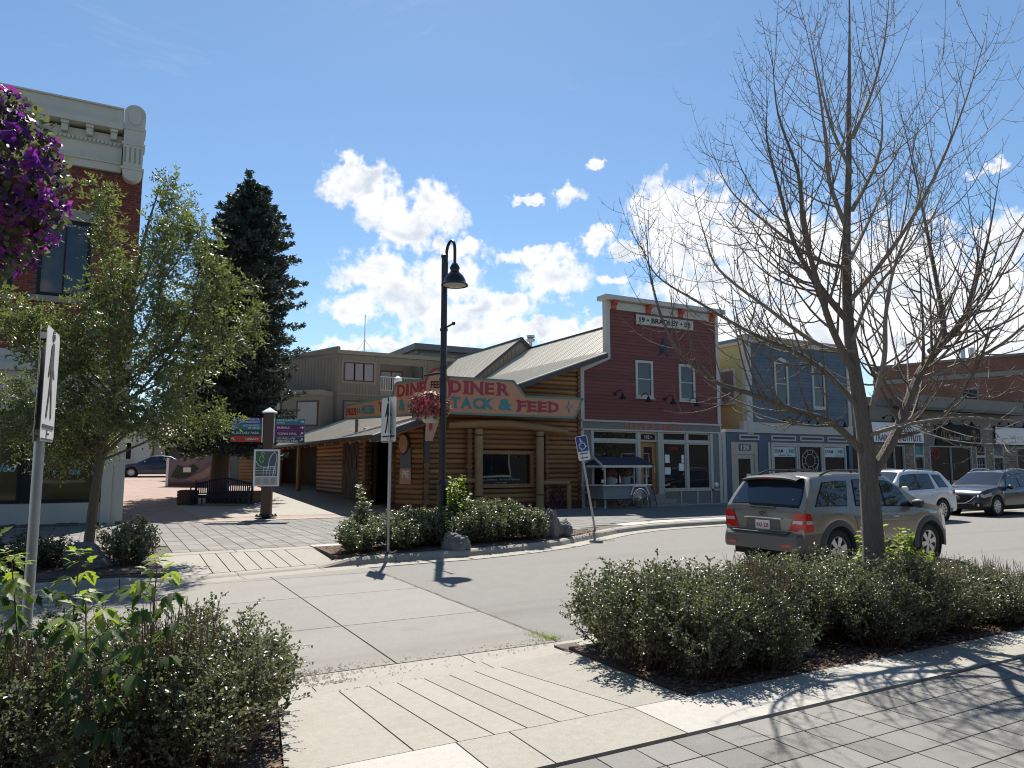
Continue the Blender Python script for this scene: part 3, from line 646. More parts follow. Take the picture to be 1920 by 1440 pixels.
# chamfered corner wall, entrance and side wall
def wallrun(p0, p1, zlo, zhi, n0=0):
    p0, p1 = Vector(p0), Vector(p1); z = zlo+.09
    while z < zhi: log((p0.x,p0.y,z),(p1.x,p1.y,z),.095); z += pit
wallrun((10.02,24.80,0),(9.36,26.0,0), .42, 3.35)
build('foundation', MB().prism([(10.06,24.62,.12),(9.2,26.05,.12),(9.45,26.2,.12),(10.3,24.9,.12)], (0,0,.31)), M['found'], L)
for i in range(16): logend((9.34,26.0,.54+i*pit), (-.9,-.3,0), .11, .22)
for i in range(15): logend((9.05,28.35,.62+i*pit), (-.95,-.3,0), .11, .2)
wallrun((9.15,28.4,0),(9.15,29.6,0), .5, 3.1); wallrun((9.15,32.0,0),(9.15,36.6,0), .6, 3.1)
build('backing_wall', MB().box(9.27,9.4,28.3,36.6,.2,3.2).box(9.9,10.0,25.9,28.4,.2,3.2).prism([(10.2,24.95,.2),(9.5,26.15,.2),(9.6,26.2,.2),(10.3,25.0,.2)], (0,0,3.1)), M['darkwood'], L)
build('lintel_beam', MB().box(9.05,9.3,25.95,28.5,2.75,3.15), M['log'], L)
dr = build('entrance_door', MB().box(9.84,9.895,26.4,27.9,.25,2.55), M['darkwood'], L)
for a in (26.55,27.2): build('pane', MB().box(9.825,9.838,a,a+.5,1.2,2.4), M['glassdark'], dr)
gt = build('twig_gate', MB().box(9.2,9.26,29.7,32.0,.35,2.95), M['darkwood'], L)
for i in range(12):
    y = 29.8+i*.19; k = random.uniform(-.06,.06); build('twig', MB().tube([(9.14,y,.4),(9.1,y+k,1.1),(9.13,y-k,1.9),(9.14,y+k*.5,2.8)], [.03,.026,.026,.022], 6), M['bark'], gt, smooth=True)
for i in range(3): build('pane', MB().box(9.175,9.195,29.95+i*.7,30.45+i*.7,1.7,2.7), M['glassdark'], gt)
# menu boards on the chamfer
cd = Vector((10.02-9.36, 24.80-26.0, 0)).normalized(); FC = Fr((9.36,26.0,0), cd)
FC.bx('menu_board', M['slate'], L, .35,.85,1.75,2.45,.11,.15); FC.bx('menu_board', M['salmon'], L, .33,.86,1.15,1.73,.11,.14)
text(FC, 'PIE', M['signwhite'], L, .62, 1.52, .3, .26, .145, .004, .01)
build('oval_sign', MB().prism([FC.p(.52+.2*math.cos(a), 2.62+.34*math.sin(a), .16) for a in [i*math.pi/10 for i in range(20)]], FC.n*.05), M['salmon'], L)
build('oval_rim', MB().prism([FC.p(.52+.26*math.cos(a), 2.62+.40*math.sin(a), .12) for a in [i*math.pi/10 for i in range(20)]], FC.n*.035), M['darkwood'], L)
build('downspout', MB().box(9.80,9.98,24.2,24.34,1.95,3.5), M['fascia'], L)
# porch at the back of the side wall, deep shade
build('porch_back', MB().box(11.0,11.1,36.6,46,.3,3.1).box(9.0,11,46,46.1,.3,3.1).box(9.1,11,36.5,36.6,.3,3.1), M['darkwood'], L)
for y in (37.0,41.5,45.8): build('porch_post', MB().tube([(8.3,y,.4),(8.3,y,3.0)], .12, 10), M['log'], L, smooth=True)
# roofs in ribbed sheets
def sheet(par, p00, p01, p10, width, m='roofmetal', rib=.28, h=.022, name='roof_panel'):
    """p00 eave start, p01 eave end, p10 ridge start; one part per .9 m panel"""
    p00, p01, p10 = Vector(p00), Vector(p01), Vector(p10); e = (p01-p00); Ln = e.length; e.normalize(); up = p10-p00; nn = e.cross(up).normalized()
    if nn.z < 0: nn = -nn
    s = 0
    while s < Ln-.01:
        b = min(s+width, Ln); prof = []; k = s
        while k < b-.01:
            q = min(rib, b-k); prof += [(k,0),(k+q*.74,0),(k+q*.80,h),(k+q*.93,h)]; k += rib
        prof.append((b,0)); mb = MB()
        mb.grid([[p00+e*a+nn*z for a, z in prof], [p00+up+e*a+nn*z for a, z in prof]])
        mb.grid([[p00+e*a-nn*.03 for a, z in prof], [p00+up+e*a-nn*.03 for a, z in prof]])
        build(name, mb, M[m], par); s = b
sheet(L, (7.83,24.0,2.87), (7.83,46.5,2.87), (17.6,24.0,zr(17.6)), .9)
sheet(L, (17.55,25.0,zr(17.55)), (17.55,48,zr(17.55)), (18.4,25.0,6.72), .9)
sheet(L, (18.3,25.1,6.68), (18.3,36.4,6.68), (21.2,25.1,8.60), .9); sheet(L, (24.1,25.1,6.68), (24.1,36.4,6.68), (21.2,25.1,8.60), .9)
sheet(L, (17.2,36.3,6.36), (17.2,48,6.36), (20.6,36.3,9.14), .9); sheet(L, (24.0,36.3,6.36), (24.0,48,6.36), (20.6,36.3,9.14), .9)
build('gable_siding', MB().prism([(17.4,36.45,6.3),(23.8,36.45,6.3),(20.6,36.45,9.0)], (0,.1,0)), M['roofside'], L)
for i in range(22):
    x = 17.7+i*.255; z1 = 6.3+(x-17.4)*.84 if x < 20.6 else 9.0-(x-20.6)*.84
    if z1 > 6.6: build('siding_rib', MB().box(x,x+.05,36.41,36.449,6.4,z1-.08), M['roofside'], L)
build('rake_board', MB().prism([(17.15,36.24,6.18),(20.6,36.24,9.0),(20.6,36.24,9.2),(17.15,36.24,6.38)], (0,.05,0)), M['fascia'], L)
build('rake_board', MB().prism([(20.6,36.235,9.0),(24.05,36.235,6.18),(24.05,36.235,6.38),(20.6,36.235,9.2)], (0,.05,0)), M['fascia'], L)
build('ridge_cap', MB().box(21.1,21.3,25.1,36.3,8.6,8.66).box(20.5,20.7,36.25,48,9.14,9.21), M['fascia'], L)
build('rake_board', MB().prism([(7.75,23.93,2.60),(17.62,23.93,6.20),(17.62,23.93,6.40),(7.75,23.93,2.82)], (0,.06,0)), M['fascia'], L)
build('soffit', MB().prism([(7.9,24.0,2.80),(17.4,24.0,6.26),(17.4,24.0,6.30),(7.9,24.0,2.85)], (0,.62,0)), M['log'], L)
build('gutter', MB().box(7.72,7.83,24.0,46.5,2.76,2.87), M['fascia'], L)
build('roof_deck', MB().prism([(7.95,24.7,2.78),(17.3,24.7,6.22),(17.3,24.7,6.30),(7.95,24.7,2.86)], (0,21.7,0)), M['log'], L)
for i in range(18):
    y = 24.5+i*1.2; build('rafter', MB().tube([(7.86,y,2.70),(9.3,y,3.20)], .075, 8), M['log'], L, smooth=True)
build('gable_log', MB().tube([(8.0,24.2,2.72),(10.2,24.2,3.52)], .1, 10), M['log'], L, smooth=True)
vt = build('roof_vent', MB().lathe([(.10,8.3),(.10,9.15),(.24,9.15),(.26,9.27),(.14,9.31),(.24,9.36),(.24,9.50),(.0,9.62)], (21.55,36.9,0), 14), M['galv'], L, smooth=True)
# the V-shaped painted sign over the corner
def diner_sign(F, outline, label, words, lo):
    T = empty('diner_sign', F.p(0,3.67,0), label, 'sign', 'painted board signs above the log building corner')
    build('board', F.poly(MB(), outline, 0, .05), M['salmon'], T)
    ed = MB(); n = len(outline)
    for i in range(n):
        a, b = Vector(outline[i]), Vector(outline[(i+1) % n]); 
        if lo and i == lo-1: continue
        d = (b-a).normalized(); nrm = Vector((-d.y, d.x))
        ed.prism([F.p(*a,.05), F.p(*b,.05), F.p(*(b+nrm*.055),.05), F.p(*(a+nrm*.055),.05)], F.n*.012)
        ed.prism([F.p(*a,-.04), F.p(*b,-.04), F.p(*(b-nrm*.025),-.04), F.p(*(a-nrm*.025),-.04)], F.n*.11)
    build('edging', ed, M['signgreen'], T)
    for (t, m, r, u, w, h, bo) in words: text(F, t, M[m], T, r, u, w, h, .056, .012, bo)
    return T
F1 = Fr((10.45,23.78,0), X1)
T = diner_sign(F1, [(0,3.67),(5.4,3.67),(5.78,4.45),(3.17,4.42),(2.66,4.98),(0,4.98)], 'salmon DINER TACK & FEED board facing the street on the log building', [
    ('D','signred',.30,4.63,.42,.44,.03),('I','signred',.72,4.63,.16,.44,.03),('N','signred',1.14,4.63,.5,.44,.03),('E','signred',1.66,4.63,.38,.44,.03),('R','signred',2.24,4.63,.5,.44,.03),
    ('T','teal',.30,4.07,.36,.40,.035),('A','teal',.72,4.07,.44,.40,.035),('C','teal',1.19,4.07,.40,.40,.035),('K','teal',1.62,4.07,.42,.40,.035),('&','teal',2.32,4.07,.56,.42,.035),
    ('F','signred',3.02,4.05,.36,.38,.035),('E','signred',3.46,4.05,.38,.38,.035),('E','signred',3.92,4.05,.38,.38,.035),('D','signred',4.42,4.05,.46,.38,.035)], 0)
serifs = MB()
for r,u,w,h in ((.10,4.63,.1,.44),(.72,4.63,.26,.44),(.92,4.63,.14,.44),(1.36,4.63,.14,.44),(2.02,4.63,.16,.44),(2.86,4.05,.16,.38),(3.30,4.05,.16,.38),(3.76,4.05,.16,.38),(4.22,4.05,.14,.38)):
    for e in (-1,1): F1.box(serifs, r-w/2, r+w/2, u+e*h/2-.028, u+e*h/2+.028, .05, .066)
build('serif', serifs, M['signred'], T)
st = MB()
for k in (.17,.11):
    pass
o_ = [(5.12+x,4.10+y) for x,y in ((.17,0),(.05,.075),(0,.27),(-.05,.075),(-.17,0),(-.05,-.075),(0,-.27),(.05,-.075))]
build('star', F1.poly(MB(), o_, .05, .066), M['teal'], T); i_ = [(5.12+(x-5.12)*.6, 4.10+(y-4.10)*.6) for x, y in o_]; build('star', F1.poly(MB(), i_, .05, .072), M['salmon'], T)
fd = Vector((10.42-8.27, 23.80-28.85, 0)).normalized(); F2 = Fr((8.27,28.85,0), fd)
T2 = diner_sign(F2, [(0,3.67),(5.45,3.67),(5.45,4.98),(2.95,4.95),(2.72,4.46),(0,4.22)], 'salmon ENGLISH & WESTERN TACK & FEED DINER board angled back over the roof', [
    ('ENGLISH','signred',.42,3.96,.66,.30,.01),('&','teal',.88,3.97,.16,.22,.01),('WESTERN','teal',1.36,3.99,.76,.34,.01),
    ('TACK','signred',2.50,4.05,1.05,.40,.02),('&','teal',3.28,4.08,.34,.42,.03),('FEED','teal',4.20,4.1,1.2,.42,.03),
    ('D','signred',3.22,4.62,.40,.46,.025),('I','signred',3.55,4.63,.14,.46,.025),('N','signred',3.93,4.64,.42,.46,.025),('E','signred',4.36,4.65,.34,.46,.025),('R','signred',4.8,4.65,.4,.46,.025)], 0)
for s_ in (.6,2.2,3.8):
    q = F2.p(s_,3.5,-.05); build('sign_bracket', MB().box(q.x-.05,q.x+.05,q.y-.05,q.y+.05,3.0,3.9), M['fascia'], T2)
md = Vector((.75,-.66,0)).normalized(); FM = Fr((9.88,23.36,0), (math.cos(rad(-28)), math.sin(rad(-28)),0))
MD = empty('medallion_sign', FM.p(0,3.7,0), 'oval FEED medallion with tapering tail on the log building corner', 'sign')
ov = lambda a,b,cx=0,cz=4.42,n=32: [(cx+a*math.cos(2*math.pi*i/n), cz+b*math.sin(2*math.pi*i/n)) for i in range(n)]
build('rim', FM.poly(MB(), ov(.47,.80), -.04, .03), M['signred'], MD); build('face', FM.poly(MB(), ov(.395,.70), .03, .045), M['salmon'], MD)
build('stripe', FM.poly(MB(), ov(.33,.24,0,4.15), .045,.05), M['creampaint'], MD)
text(FM, 'FEED', M['blackmat'], MD, .0, 4.62, .44, .24, .05, .008, .02)
build('tail', FM.poly(MB(), [(-.36,2.72),(-.18,2.72),(.14,3.70),(-.32,3.70)], -.02, .03), M['salmon'], MD)
build('tail_edge', FM.poly(MB(), [(-.40,2.68),(-.15,2.68),(.19,3.72),(-.37,3.72)], -.05, -.021), M['creampaint'], MD)
build('motif', FM.poly(MB(), [(-.24,3.0),(-.14,3.12),(-.16,3.3),(-.02,3.45),(-.10,3.62),(-.22,3.5),(-.20,3.34),(-.28,3.2)], .03,.04), M['signred'], MD)
build('standoff', MB().box(9.9,10.0,23.42,23.95,4.2,4.3), M['fascia'], MD)
# wagon wheels leaning on the wall
def wagon_wheel(c, rr, label):
    T = empty('wagon_wheel', c, label, 'wagon wheel', 'red wagon wheels against the log wall'); c = Vector(c)+Vector((0,0,rr))
    build('felloe', MB().lathe([(rr,-.03),(rr,.03),(rr-.06,.03),(rr-.06,-.03),(rr,-.03)], c, 36, 'y'), M['wagonred'], T)
    build('hub', MB().lathe([(0,-.12),(.06,-.12),(.09,-.05),(.09,.05),(.06,.1),(0,.1)], c, 14, 'y'), M['wagonred'], T, smooth=True)
    for i in range(14):
        a = 2*math.pi*i/14; d = Vector((math.cos(a),0,math.sin(a))); build('spoke', MB().tube([c+d*.08,c+d*(rr-.05)], [.022,.017], 6), M['wagonred'], T)
wagon_wheel((15.30,Y0-.16,.15), .47, 'red wagon wheel right of the big window under the short rail')
wagon_wheel((11.24,Y0-.16,.15), .47, 'red wagon wheel behind the shrubs left of the big window')
# log shed further back, its lit side painted with paler logs
LS = empty('log_shed', (7.0,44.5,.85), 'small log shed behind the bench, its lit side painted in paler logs', 'shed')
for i in range(11):
    z = .95+i*.19; build('log', MB().tube([(6.6,44.3,z),(7.55,43.8,z)], .1, 10), M['peeled'], LS, smooth=True); build('log', MB().tube([(7.6,43.8,z),(9.0,46.4,z)], .1, 10), M['log'], LS, smooth=True)
build('roof', MB().prism([(6.2,44.1,3.0),(7.8,43.2,3.0),(9.6,46.6,3.3),(7.6,47.8,3.3)], (0,0,.12)), M['roofmetal'], LS)
# ------------------------------------------------------------------ red false front
F = Fr((0,Y0,0), X1)
R = empty('red_shopfront', (20.5,Y0,.15), 'dark red clapboard false-front shop with pale trim, OLIVE & FINCH', 'building')
build('wall', MB().prism([(16.72,Y0+.02,.1),(24.36,Y0+.02,.1),(24.36,Y0+.02,8.9),(18.05,Y0+.02,8.9),(18.05,Y0+.02,6.7),(16.72,Y0+.02,5.85)], (0,.18,0)) if False else MB().box(16.8,24.34,Y0+.02,Y0+.3,3.3,5.8).box(18.1,24.34,Y0+.02,Y0+.3,5.8,8.85), M['redside'], R)
hl = [(19.56,20.46,4.74,6.31),(21.97,22.87,4.70,6.30)]
def runs(z):
    a = 16.88 if z < 5.82 else 18.2
    if 5.82 <= z < 6.5: a = min(18.2, 16.95+(z-5.82)*1.9)
    r = [(a, 24.2)]
    for h in hl:
        if h[2]-.05 < z < h[3]+.05: r = [q for s in r for q in ([(s[0],h[0]),(h[1],s[1])] if s[0] < h[0] < s[1] else [s])]
    return r
clap(F, R, M['redside'], (32, runs), 3.70, .148)
F.bx('corner_board', M['trim'], R, 16.70,16.88,3.3,5.83,-.2,.05); F.bx('corner_board', M['trim'], R, 24.2,24.38,3.3,8.95,-.2,.05); F.bx('corner_board', M['trim'], R, 18.02,18.22,6.45,8.95,-.2,.05)
build('shoulder_trim', F.poly(MB(), [(16.70,5.834),(16.9,5.7),(18.22,6.28),(18.22,6.45),(18.02,6.449)], -.2, .054), M['trim'], R)
F.bx('frieze', M['trim'], R, 18.23,24.19,8.42,8.76,-.1,.04); F.bx('cornice', M['trim'], R, 17.85,24.62,8.78,8.97,-.35,.32)
for x in (18.42,20.27,22.12,23.98):
    build('bracket', MB().prism([F.p(x-.11,8.40,.045),F.p(x-.11,8.77,.045),F.p(x-.11,8.77,.27),F.p(x-.11,8.66,.25),F.p(x-.11,8.56,.13),F.p(x-.11,8.44,.11)], F.r*.22), M['bracket'], R)
F.bx('name_board', M['creampaint'], R, 19.62,22.86,7.90,8.32,.02,.06); F.bx('name_board_edge', M['redside'], R, 19.56,22.92,7.84,8.38,.01,.05)
text(F, '19 • BRADLEY • 02', M['blackmat'], R, 21.24, 8.11, 2.9, .235, .062, .008, .02)
sp = [(21.12+(.5 if i % 2 == 0 else .2)*math.sin(i*math.pi/5), 6.98+(.5 if i % 2 == 0 else .2)*math.cos(i*math.pi/5)) for i in range(10)]
mb = MB(); mb.add([F.p(a,b,.03) for a,b in sp]+[F.p(21.12,6.98,.13)], [(i,(i+1)%10,10) for i in range(10)]); build('barn_star', mb, M['navy'], R)
window(F, R, 19.54,20.48,4.72,6.33,.11,'trim','glassdark', rows=2, back=-.015); window(F, R, 21.95,22.89,4.68,6.32,.11,'trim','glassblue', rows=2, back=-.015)
for x,z in ((18.45,4.80),(19.8,4.74),(21.15,4.70),(22.5,4.66)): gooseneck(F, R, x, z)
F.bx('sign_band', M['grey'], R, 16.78,24.3,3.34,3.62,-.3,.06); F.bx('trim_strip', M['trim'], R, 16.72,24.36,3.624,3.70,-.3,.12); F.bx('trim_strip', M['trim'], R, 16.72,24.36,3.27,3.338,-.3,.10)
for i, (c, w) in enumerate(zip('OLIVE & FINCH', [.24,.2,.1,.24,.2,.14,.25,.14,.2,.1,.24,.22,.24])):
    x = 18.98+[0,.26,.47,.72,1.0,1.2,1.42,1.6,1.85,2.08,2.33,2.62,2.9][i]
    if c != ' ': text(F, c, M['shopletter'], R, x, 3.48, w*.92, .27, .064, .012, .03)
# shop windows and door
F.bx('pilaster', M['grey'], R, 16.85,17.2,.72,3.266,-.3,.03); F.bx('corner_board', M['trim'], R, 16.70,16.845,.15,3.266,-.3,.05)
F.bx('pilaster', M['grey'], R, 23.85,24.2,.72,3.266,-.3,.03); F.bx('corner_board', M['trim'], R, 24.205,24.38,.15,3.266,-.3,.05); F.bx('corner_board', M['trim'], R, 23.70,23.846,.72,3.266,-.3,.05); F.bx('corner_board', M['trim'], R, 17.205,17.30,.72,3.266,-.3,.05)
def shopwin(a,b): 
    window(F, R, a,b,2.90,3.262,.05,'trim','glassdark', proud=.0, back=-.08, sill=False); window(F, R, a,b,.80,2.82,.06,'trim','glassdark', proud=.0, back=-.08, sill=False); F.bx('transom_bar', M['trim'], R, a,b,2.822,2.898,-.1,.03)
shopwin(17.31,19.58); shopwin(20.98,22.28); shopwin(22.40,23.69)
F.bx('mullion', M['trim'], R, 22.285,22.395,.80,3.262,-.1,.04); F.bx('door_post', M['trim'], R, 19.585,19.74,.6,3.262,-.3,.03); F.bx('door_post', M['tan'], R, 20.70,20.97,.6,3.262,-.3,.03)
for a,b in ((16.85,19.3),(20.98,21.9),(21.95,22.85),(22.9,23.65),(23.72,24.2)):
    F.bx('base_panel', M['grey'], R, a,b,.15,.72,-.3,-.005); F.bx('base_trim', M['trim'], R, a-.04,a+.03,.15,.72,-.28,.02)
F.bx('sill', M['trim'], R, 16.85,19.58,.722,.796,-.2,.05); F.bx('sill', M['trim'], R, 20.98,24.2,.722,.796,-.2,.05); F.bx('base_trim', M['trim'], R, 16.72,24.36,.10,.16,-.3,.03)
d = F.bx('door', M['door'], R, 19.76,20.68,.66,2.82,-.2,-.12); F.bx('pane', M['glassdark'], d, 20.02,20.46,1.05,2.62,-.119,-.11); F.bx('handle', M['cchrome'], d, 20.56,20.60,1.5,1.8,-.118,-.08)
tb = F.bx('transom', M['tan'], R, 19.74,20.70,2.84,3.262,-.2,-.06); F.bx('pane', M['glassdark'], tb, 19.84,20.60,2.93,3.17,-.058,-.05); text(F, '102 •', M['signwhite'], tb, 20.22, 3.05, .38, .14, -.045, .003, .004)
F.bx('step', M['con'], R, 19.4,21.35,.15,.42,-.2,.38); F.bx('step', M['con'], R, 19.55,20.95,.424,.64,-.2,.14); F.bx('step', M['con'], R, 19.3,21.75,.12,.24,.385,.62)
for (a,b,c,e) in ((21.12,21.38,1.95,2.3),(21.1,21.42,1.45,1.75),(21.9,22.2,1.6,1.92),(22.06,22.2,1.95,2.3)): F.bx('notice', M['signwhite'], R, a,b,c,e,-.048,-.044)
text(F, 'OPEN', M['lampred'], R, 21.6, 2.58, .5, .13, -.045, .003, .004)
build('vent_cap', MB().lathe([(0,-.08),(.1,-.06),(.12,0)], F.p(23.98,.98,.03), 14, 'y'), M['signwhite'], R, smooth=True)
for x in (16.72,24.32): build('side_wall', MB().box(x,x+.03,Y0+.3,46,.1,5.6), M['redside'], R)
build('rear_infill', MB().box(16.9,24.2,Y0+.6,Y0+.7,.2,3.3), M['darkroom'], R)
# ------------------------------------------------------------------ blue shop with the yellow side wall
BB = empty('blue_shopfront', (29.5,Y0,.15), 'two-storey blue clapboard shop with yellow side wall and white trim, number 125', 'building')
F = Fr((0,Y0,0), X1)
build('wall', MB().box(26.1,33.5,Y0+.03,36,3.3,7.9), M['blueside'], BB)
build('side_wall', MB().box(26.06,26.098,Y0+.05,36,3.2,7.55), M['yellow'], BB)
hb = [(27.98,28.92,4.7,6.85),(30.66,31.6,4.66,6.8)]
def runsb(z):
    r = [(26.42,33.3)]
    for h in hb:
        if h[2] < z < h[3]: r = [q for s in r for q in ([(s[0],h[0]),(h[1],s[1])] if s[0] < h[0] < s[1] else [s])]
    return r
clap(F, BB, M['blueside'], (23, runsb), 3.88, .162)
F.bx('corner_board', M['trim'], BB, 26.05,26.42,3.3,7.62,-.2,.06); F.bx('corner_board', M['trim'], BB, 33.3,33.52,3.3,7.62,-.2,.06)
F.bx('cornice', M['tan'], BB, 26.0,33.56,7.622,7.92,-.3,.12); F.bx('cornice_cap', M['tan'], BB, 25.95,33.62,7.922,8.0,-.35,.22)
build('side_coping', MB().box(25.98,26.1,Y0+.13,36,7.552,7.7), M['tan'], BB)
F.bx('sign_band', M['trim'], BB, 26.05,33.52,3.36,3.86,-.2,.10)
for (a,b,c,e) in hb:
    w = window(F, BB, a,b,c,e,.11,'trim','glassblue', rows=2, back=-.02); F.poly(mb := MB(), [(a-.08,e),(b+.08,e),((a+b)/2,e+.22)], -.05,.10); build('pediment', mb, M['trim'], w)
FS = Fr((26.06,0,0), (0,-1,0)); window(FS, BB, -26.25,-25.2,4.80,6.48,.12,'trim','glassblind', rows=2, back=.003)
# ground floor
F.bx('frieze', M['bluepaint'], BB, 24.5,33.5,2.93,3.356,-.3,.02)
for a,b in ((24.95,26.6) if False else (25.5,26.8),(27.6,29.3),(29.6,31.3),(31.6,33.1)):
    v = F.bx('vent_frame', M['trim'], BB, a,b,3.02,3.27,.022,.05); F.bx('vent_grille', M['navy'], v, a+.1,b-.1,3.09,3.20,.051,.056)
F.bx('trim_strip', M['trim'], BB, 24.42,24.62,.15,3.36,-.2,.06); F.bx('trim_strip', M['trim'], BB, 24.63,26.05,3.36,3.50,-.2,.08); F.bx('trim_strip', M['trim'], BB, 25.8,26.04,3.502,3.9,-.2,.08)
F.bx('pilaster', M['bluepaint'], BB, 24.63,25.0,.15,2.926,-.3,.02); F.bx('pilaster', M['bluepaint'], BB, 26.75,27.35,.15,2.926,-.3,.02); F.bx('trim_strip', M['trim'], BB, 27.36,27.48,.15,2.926,-.3,.06); F.bx('trim_strip', M['trim'], BB, 27.56,27.66,.15,2.926,-.3,.05); F.bx('pilaster', M['bluepaint'], BB, 33.22,33.5,.15,2.926,-.3,.02)
fr_ = F.bx('door_frame', M['tan'], BB, 25.03,25.22,.15,2.926,-.3,-.02); F.bx('door_frame', M['tan'], BB, 26.52,26.74,.15,2.926,-.3,-.02); F.bx('door_frame', M['tan'], BB, 25.22,26.52,2.36,2.926,-.3,-.03)
nm = F.bx('number_plate', M['slate'], BB, 25.52,26.3,2.52,2.82,-.028,-.01); text(F, '125', M['signwhite'], nm, 25.9, 2.67, .5, .19, -.008, .003, .01)
d = F.bx('door', M['tan'], BB, 25.23,26.51,.18,2.35,-.3,-.06); F.bx('pane', M['glassdark'], d, 25.5,26.26,.7,2.15,-.058,-.05); F.bx('notice', M['signwhite'], d, 25.98,26.24,1.25,1.45,-.048,-.045)
F.bx('sill_wall', M['bluepaint'], BB, 27.67,33.2,.15,.80,-.3,.02); F.bx('head_trim', M['trim'], BB, 27.67,33.2,2.84,2.926,-.3,.05)
frost = mat('frosted_sign', (.50,.58,.57), .4, var=.04); dl = mat('dark_letter', (.03,.05,.06), .5, var=0)
for i,(a,b) in enumerate(((27.68,29.40),(29.44,31.22),(31.26,33.0))):
    w = window(F, BB, a,b,.82,2.84,.10,'trim','glassdark', proud=.03, back=-.08, sill=False)
    if i != 1:
        F.bx('sign_panel', M['signwhite'] if False else frost, w, a+.12,b-.12,2.25,2.72,-.046,-.02)
        c = (a+b)/2; text(F, 'DIAM', dl, w, c-.38, 2.53, .56, .17, -.016, .003, .012); text(F, 'ND', dl, w, c+.50, 2.53, .34, .17, -.016, .003, .012)
        dm = MB(); q = [(c+.10,2.50),(c+.16,2.62),(c+.26,2.62),(c+.32,2.50),(c+.21,2.36)]
        for k in range(5): p, s_ = q[k], q[(k+1)%5]; dm.tube([F.p(*p,-.014), F.p(*s_,-.014)], .008, 4)
        build('diamond_mark', dm, M['galv'], w); text(F, 'OUTERWEAR & APPAREL' if i == 0 else 'DANCEWEAR', M['pteal'], w, c+(0 if i == 0 else .3), 2.32, .95 if i == 0 else .6, .055, -.016, .002)
        text(F, '#diamonddance' , M['pteal'], w, c, 1.45, 1.1, .12, -.046, .002) if i == 0 else None
    else:
        c = (a+b)/2; z = 1.98; dm = MB()
        o = [(c+.62*math.cos(math.pi/8+k*math.pi/4), z+.55*math.sin(math.pi/8+k*math.pi/4)+.1) for k in range(8)]; n_ = [(c+.36*math.cos(math.pi/8+k*math.pi/4), z+.32*math.sin(math.pi/8+k*math.pi/4)+.1) for k in range(8)]
        for k in range(8):
            dm.tube([F.p(*o[k],-.02),F.p(*o[(k+1)%8],-.02)], .022, 4) if k not in (5,) else None
            dm.tube([F.p(*n_[k],-.02),F.p(*n_[(k+1)%8],-.02)], .018, 4); dm.tube([F.p(*o[k],-.02),F.p(*n_[k],-.02)], .018, 4)
        for x in (-.6,.6): dm.tube([F.p(c+x,z-.05,-.02),F.p(c+x*.25,.95,-.02)], .022, 4); dm.tube([F.p(c+x*.5,z-.32,-.02),F.p(c+x*.2,.95,-.02)], .018, 4)
        build('diamond_emblem', dm, M['trim'], w)
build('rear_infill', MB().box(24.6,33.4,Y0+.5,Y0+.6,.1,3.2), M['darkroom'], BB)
for x in (28.55,30.3,32.3): gooseneck(F, BB, x, 3.98)
# ------------------------------------------------------------------ grey stucco and stone row
G = empty('stucco_shop_row', (43,Y0,.15), 'low grey stucco shop row with stone piers and three sign boards', 'building')
build('wall', MB().box(33.9,60,Y0+.02,36,2.96,5.0), M['stucco'], G)
F.bx('parapet', M['slate'], G, 33.9,60,5.0,5.42,-.5,.12); F.bx('parapet_cap', M['stucco'], G, 36.8,48.6,5.0,5.62,.13,.75); F.bx('parapet_cap', M['fascia'], G, 36.75,48.65,4.86,4.995,.10,.80)
st = bpy.data.meshes.new('stone'); bm = bmesh.new(); bmesh.ops.create_cube(bm, size=1); bmesh.ops.bevel(bm, geom=list(bm.edges), offset=.09, segments=1, affect='EDGES'); bm.to_mesh(st); bm.free(); st.materials.append(M['stone'])
ns = 0
for a,b in ((33.92,36.1),(37.85,38.6),(39.6,40.06),(44.2,44.54),(45.62,46.35),(47.55,48.95)):
    F.bx('pier', M['mortar'], G, a,b,.15,2.955,-.3,.0); z = .2
    while z < 2.9:
        h = random.choice([.12,.17,.22]); h = min(h, 2.95-z); x = a+.01
        while x < b-.08:
            wd = min(random.uniform(.2,.5), b-.01-x)
            if z > .9 and h > .06: piece('stone', st, G, F.p(x+wd/2, z+h/2, .005), (0,0,0), (wd-.02,random.uniform(.05,.09),h-.02)); ns += 1
            x += wd
        z += h
for a,b,c,e in ((36.12,37.83,.5,2.94),(40.08,44.18,.4,2.94),(48.97,53,.4,2.94)):
    window(F, G, a,b,c,e,.07,'trim','glassdark', cols=2, proud=.03, back=-.1, sill=False); F.bx('stall_wall', M['stucco'], G, a,b,.1,c-.002,-.3,.0)
def gdoor(a,b,tr,label=None):
    fr = MB(); F.box(fr,a,a+.1,.15,2.94,-.2,.03); F.box(fr,b-.1,b,.15,2.94,-.2,.03); F.box(fr,a+.1,b-.1,2.28,2.44,-.2,.028)
    d = build('door', fr, M['trim'], G); F.bx('pane', M['glassdark'], d, a+.1,b-.1,.2,2.27,-.1,-.05); F.bx('transom', M[tr], d, a+.1,b-.1,2.45,2.93,-.1,-.04); return d
gdoor(38.62,39.58,'teal'); d = gdoor(44.56,45.6,'glassdark'); gdoor(46.37,47.53,'slate')
for i in range(1,3): F.bx('muntin', M['trim'], d, 44.66+i*.28,44.69+i*.28,.9,2.2,-.049,-.03)
for i in range(1,4): F.bx('muntin', M['trim'], d, 44.66,45.5,.9+i*.32,.93+i*.32,-.049,-.034)
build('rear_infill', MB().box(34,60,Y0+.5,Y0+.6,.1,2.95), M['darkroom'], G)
dp = mat('plum_letter', (.10,.025,.08), .5, var=0)
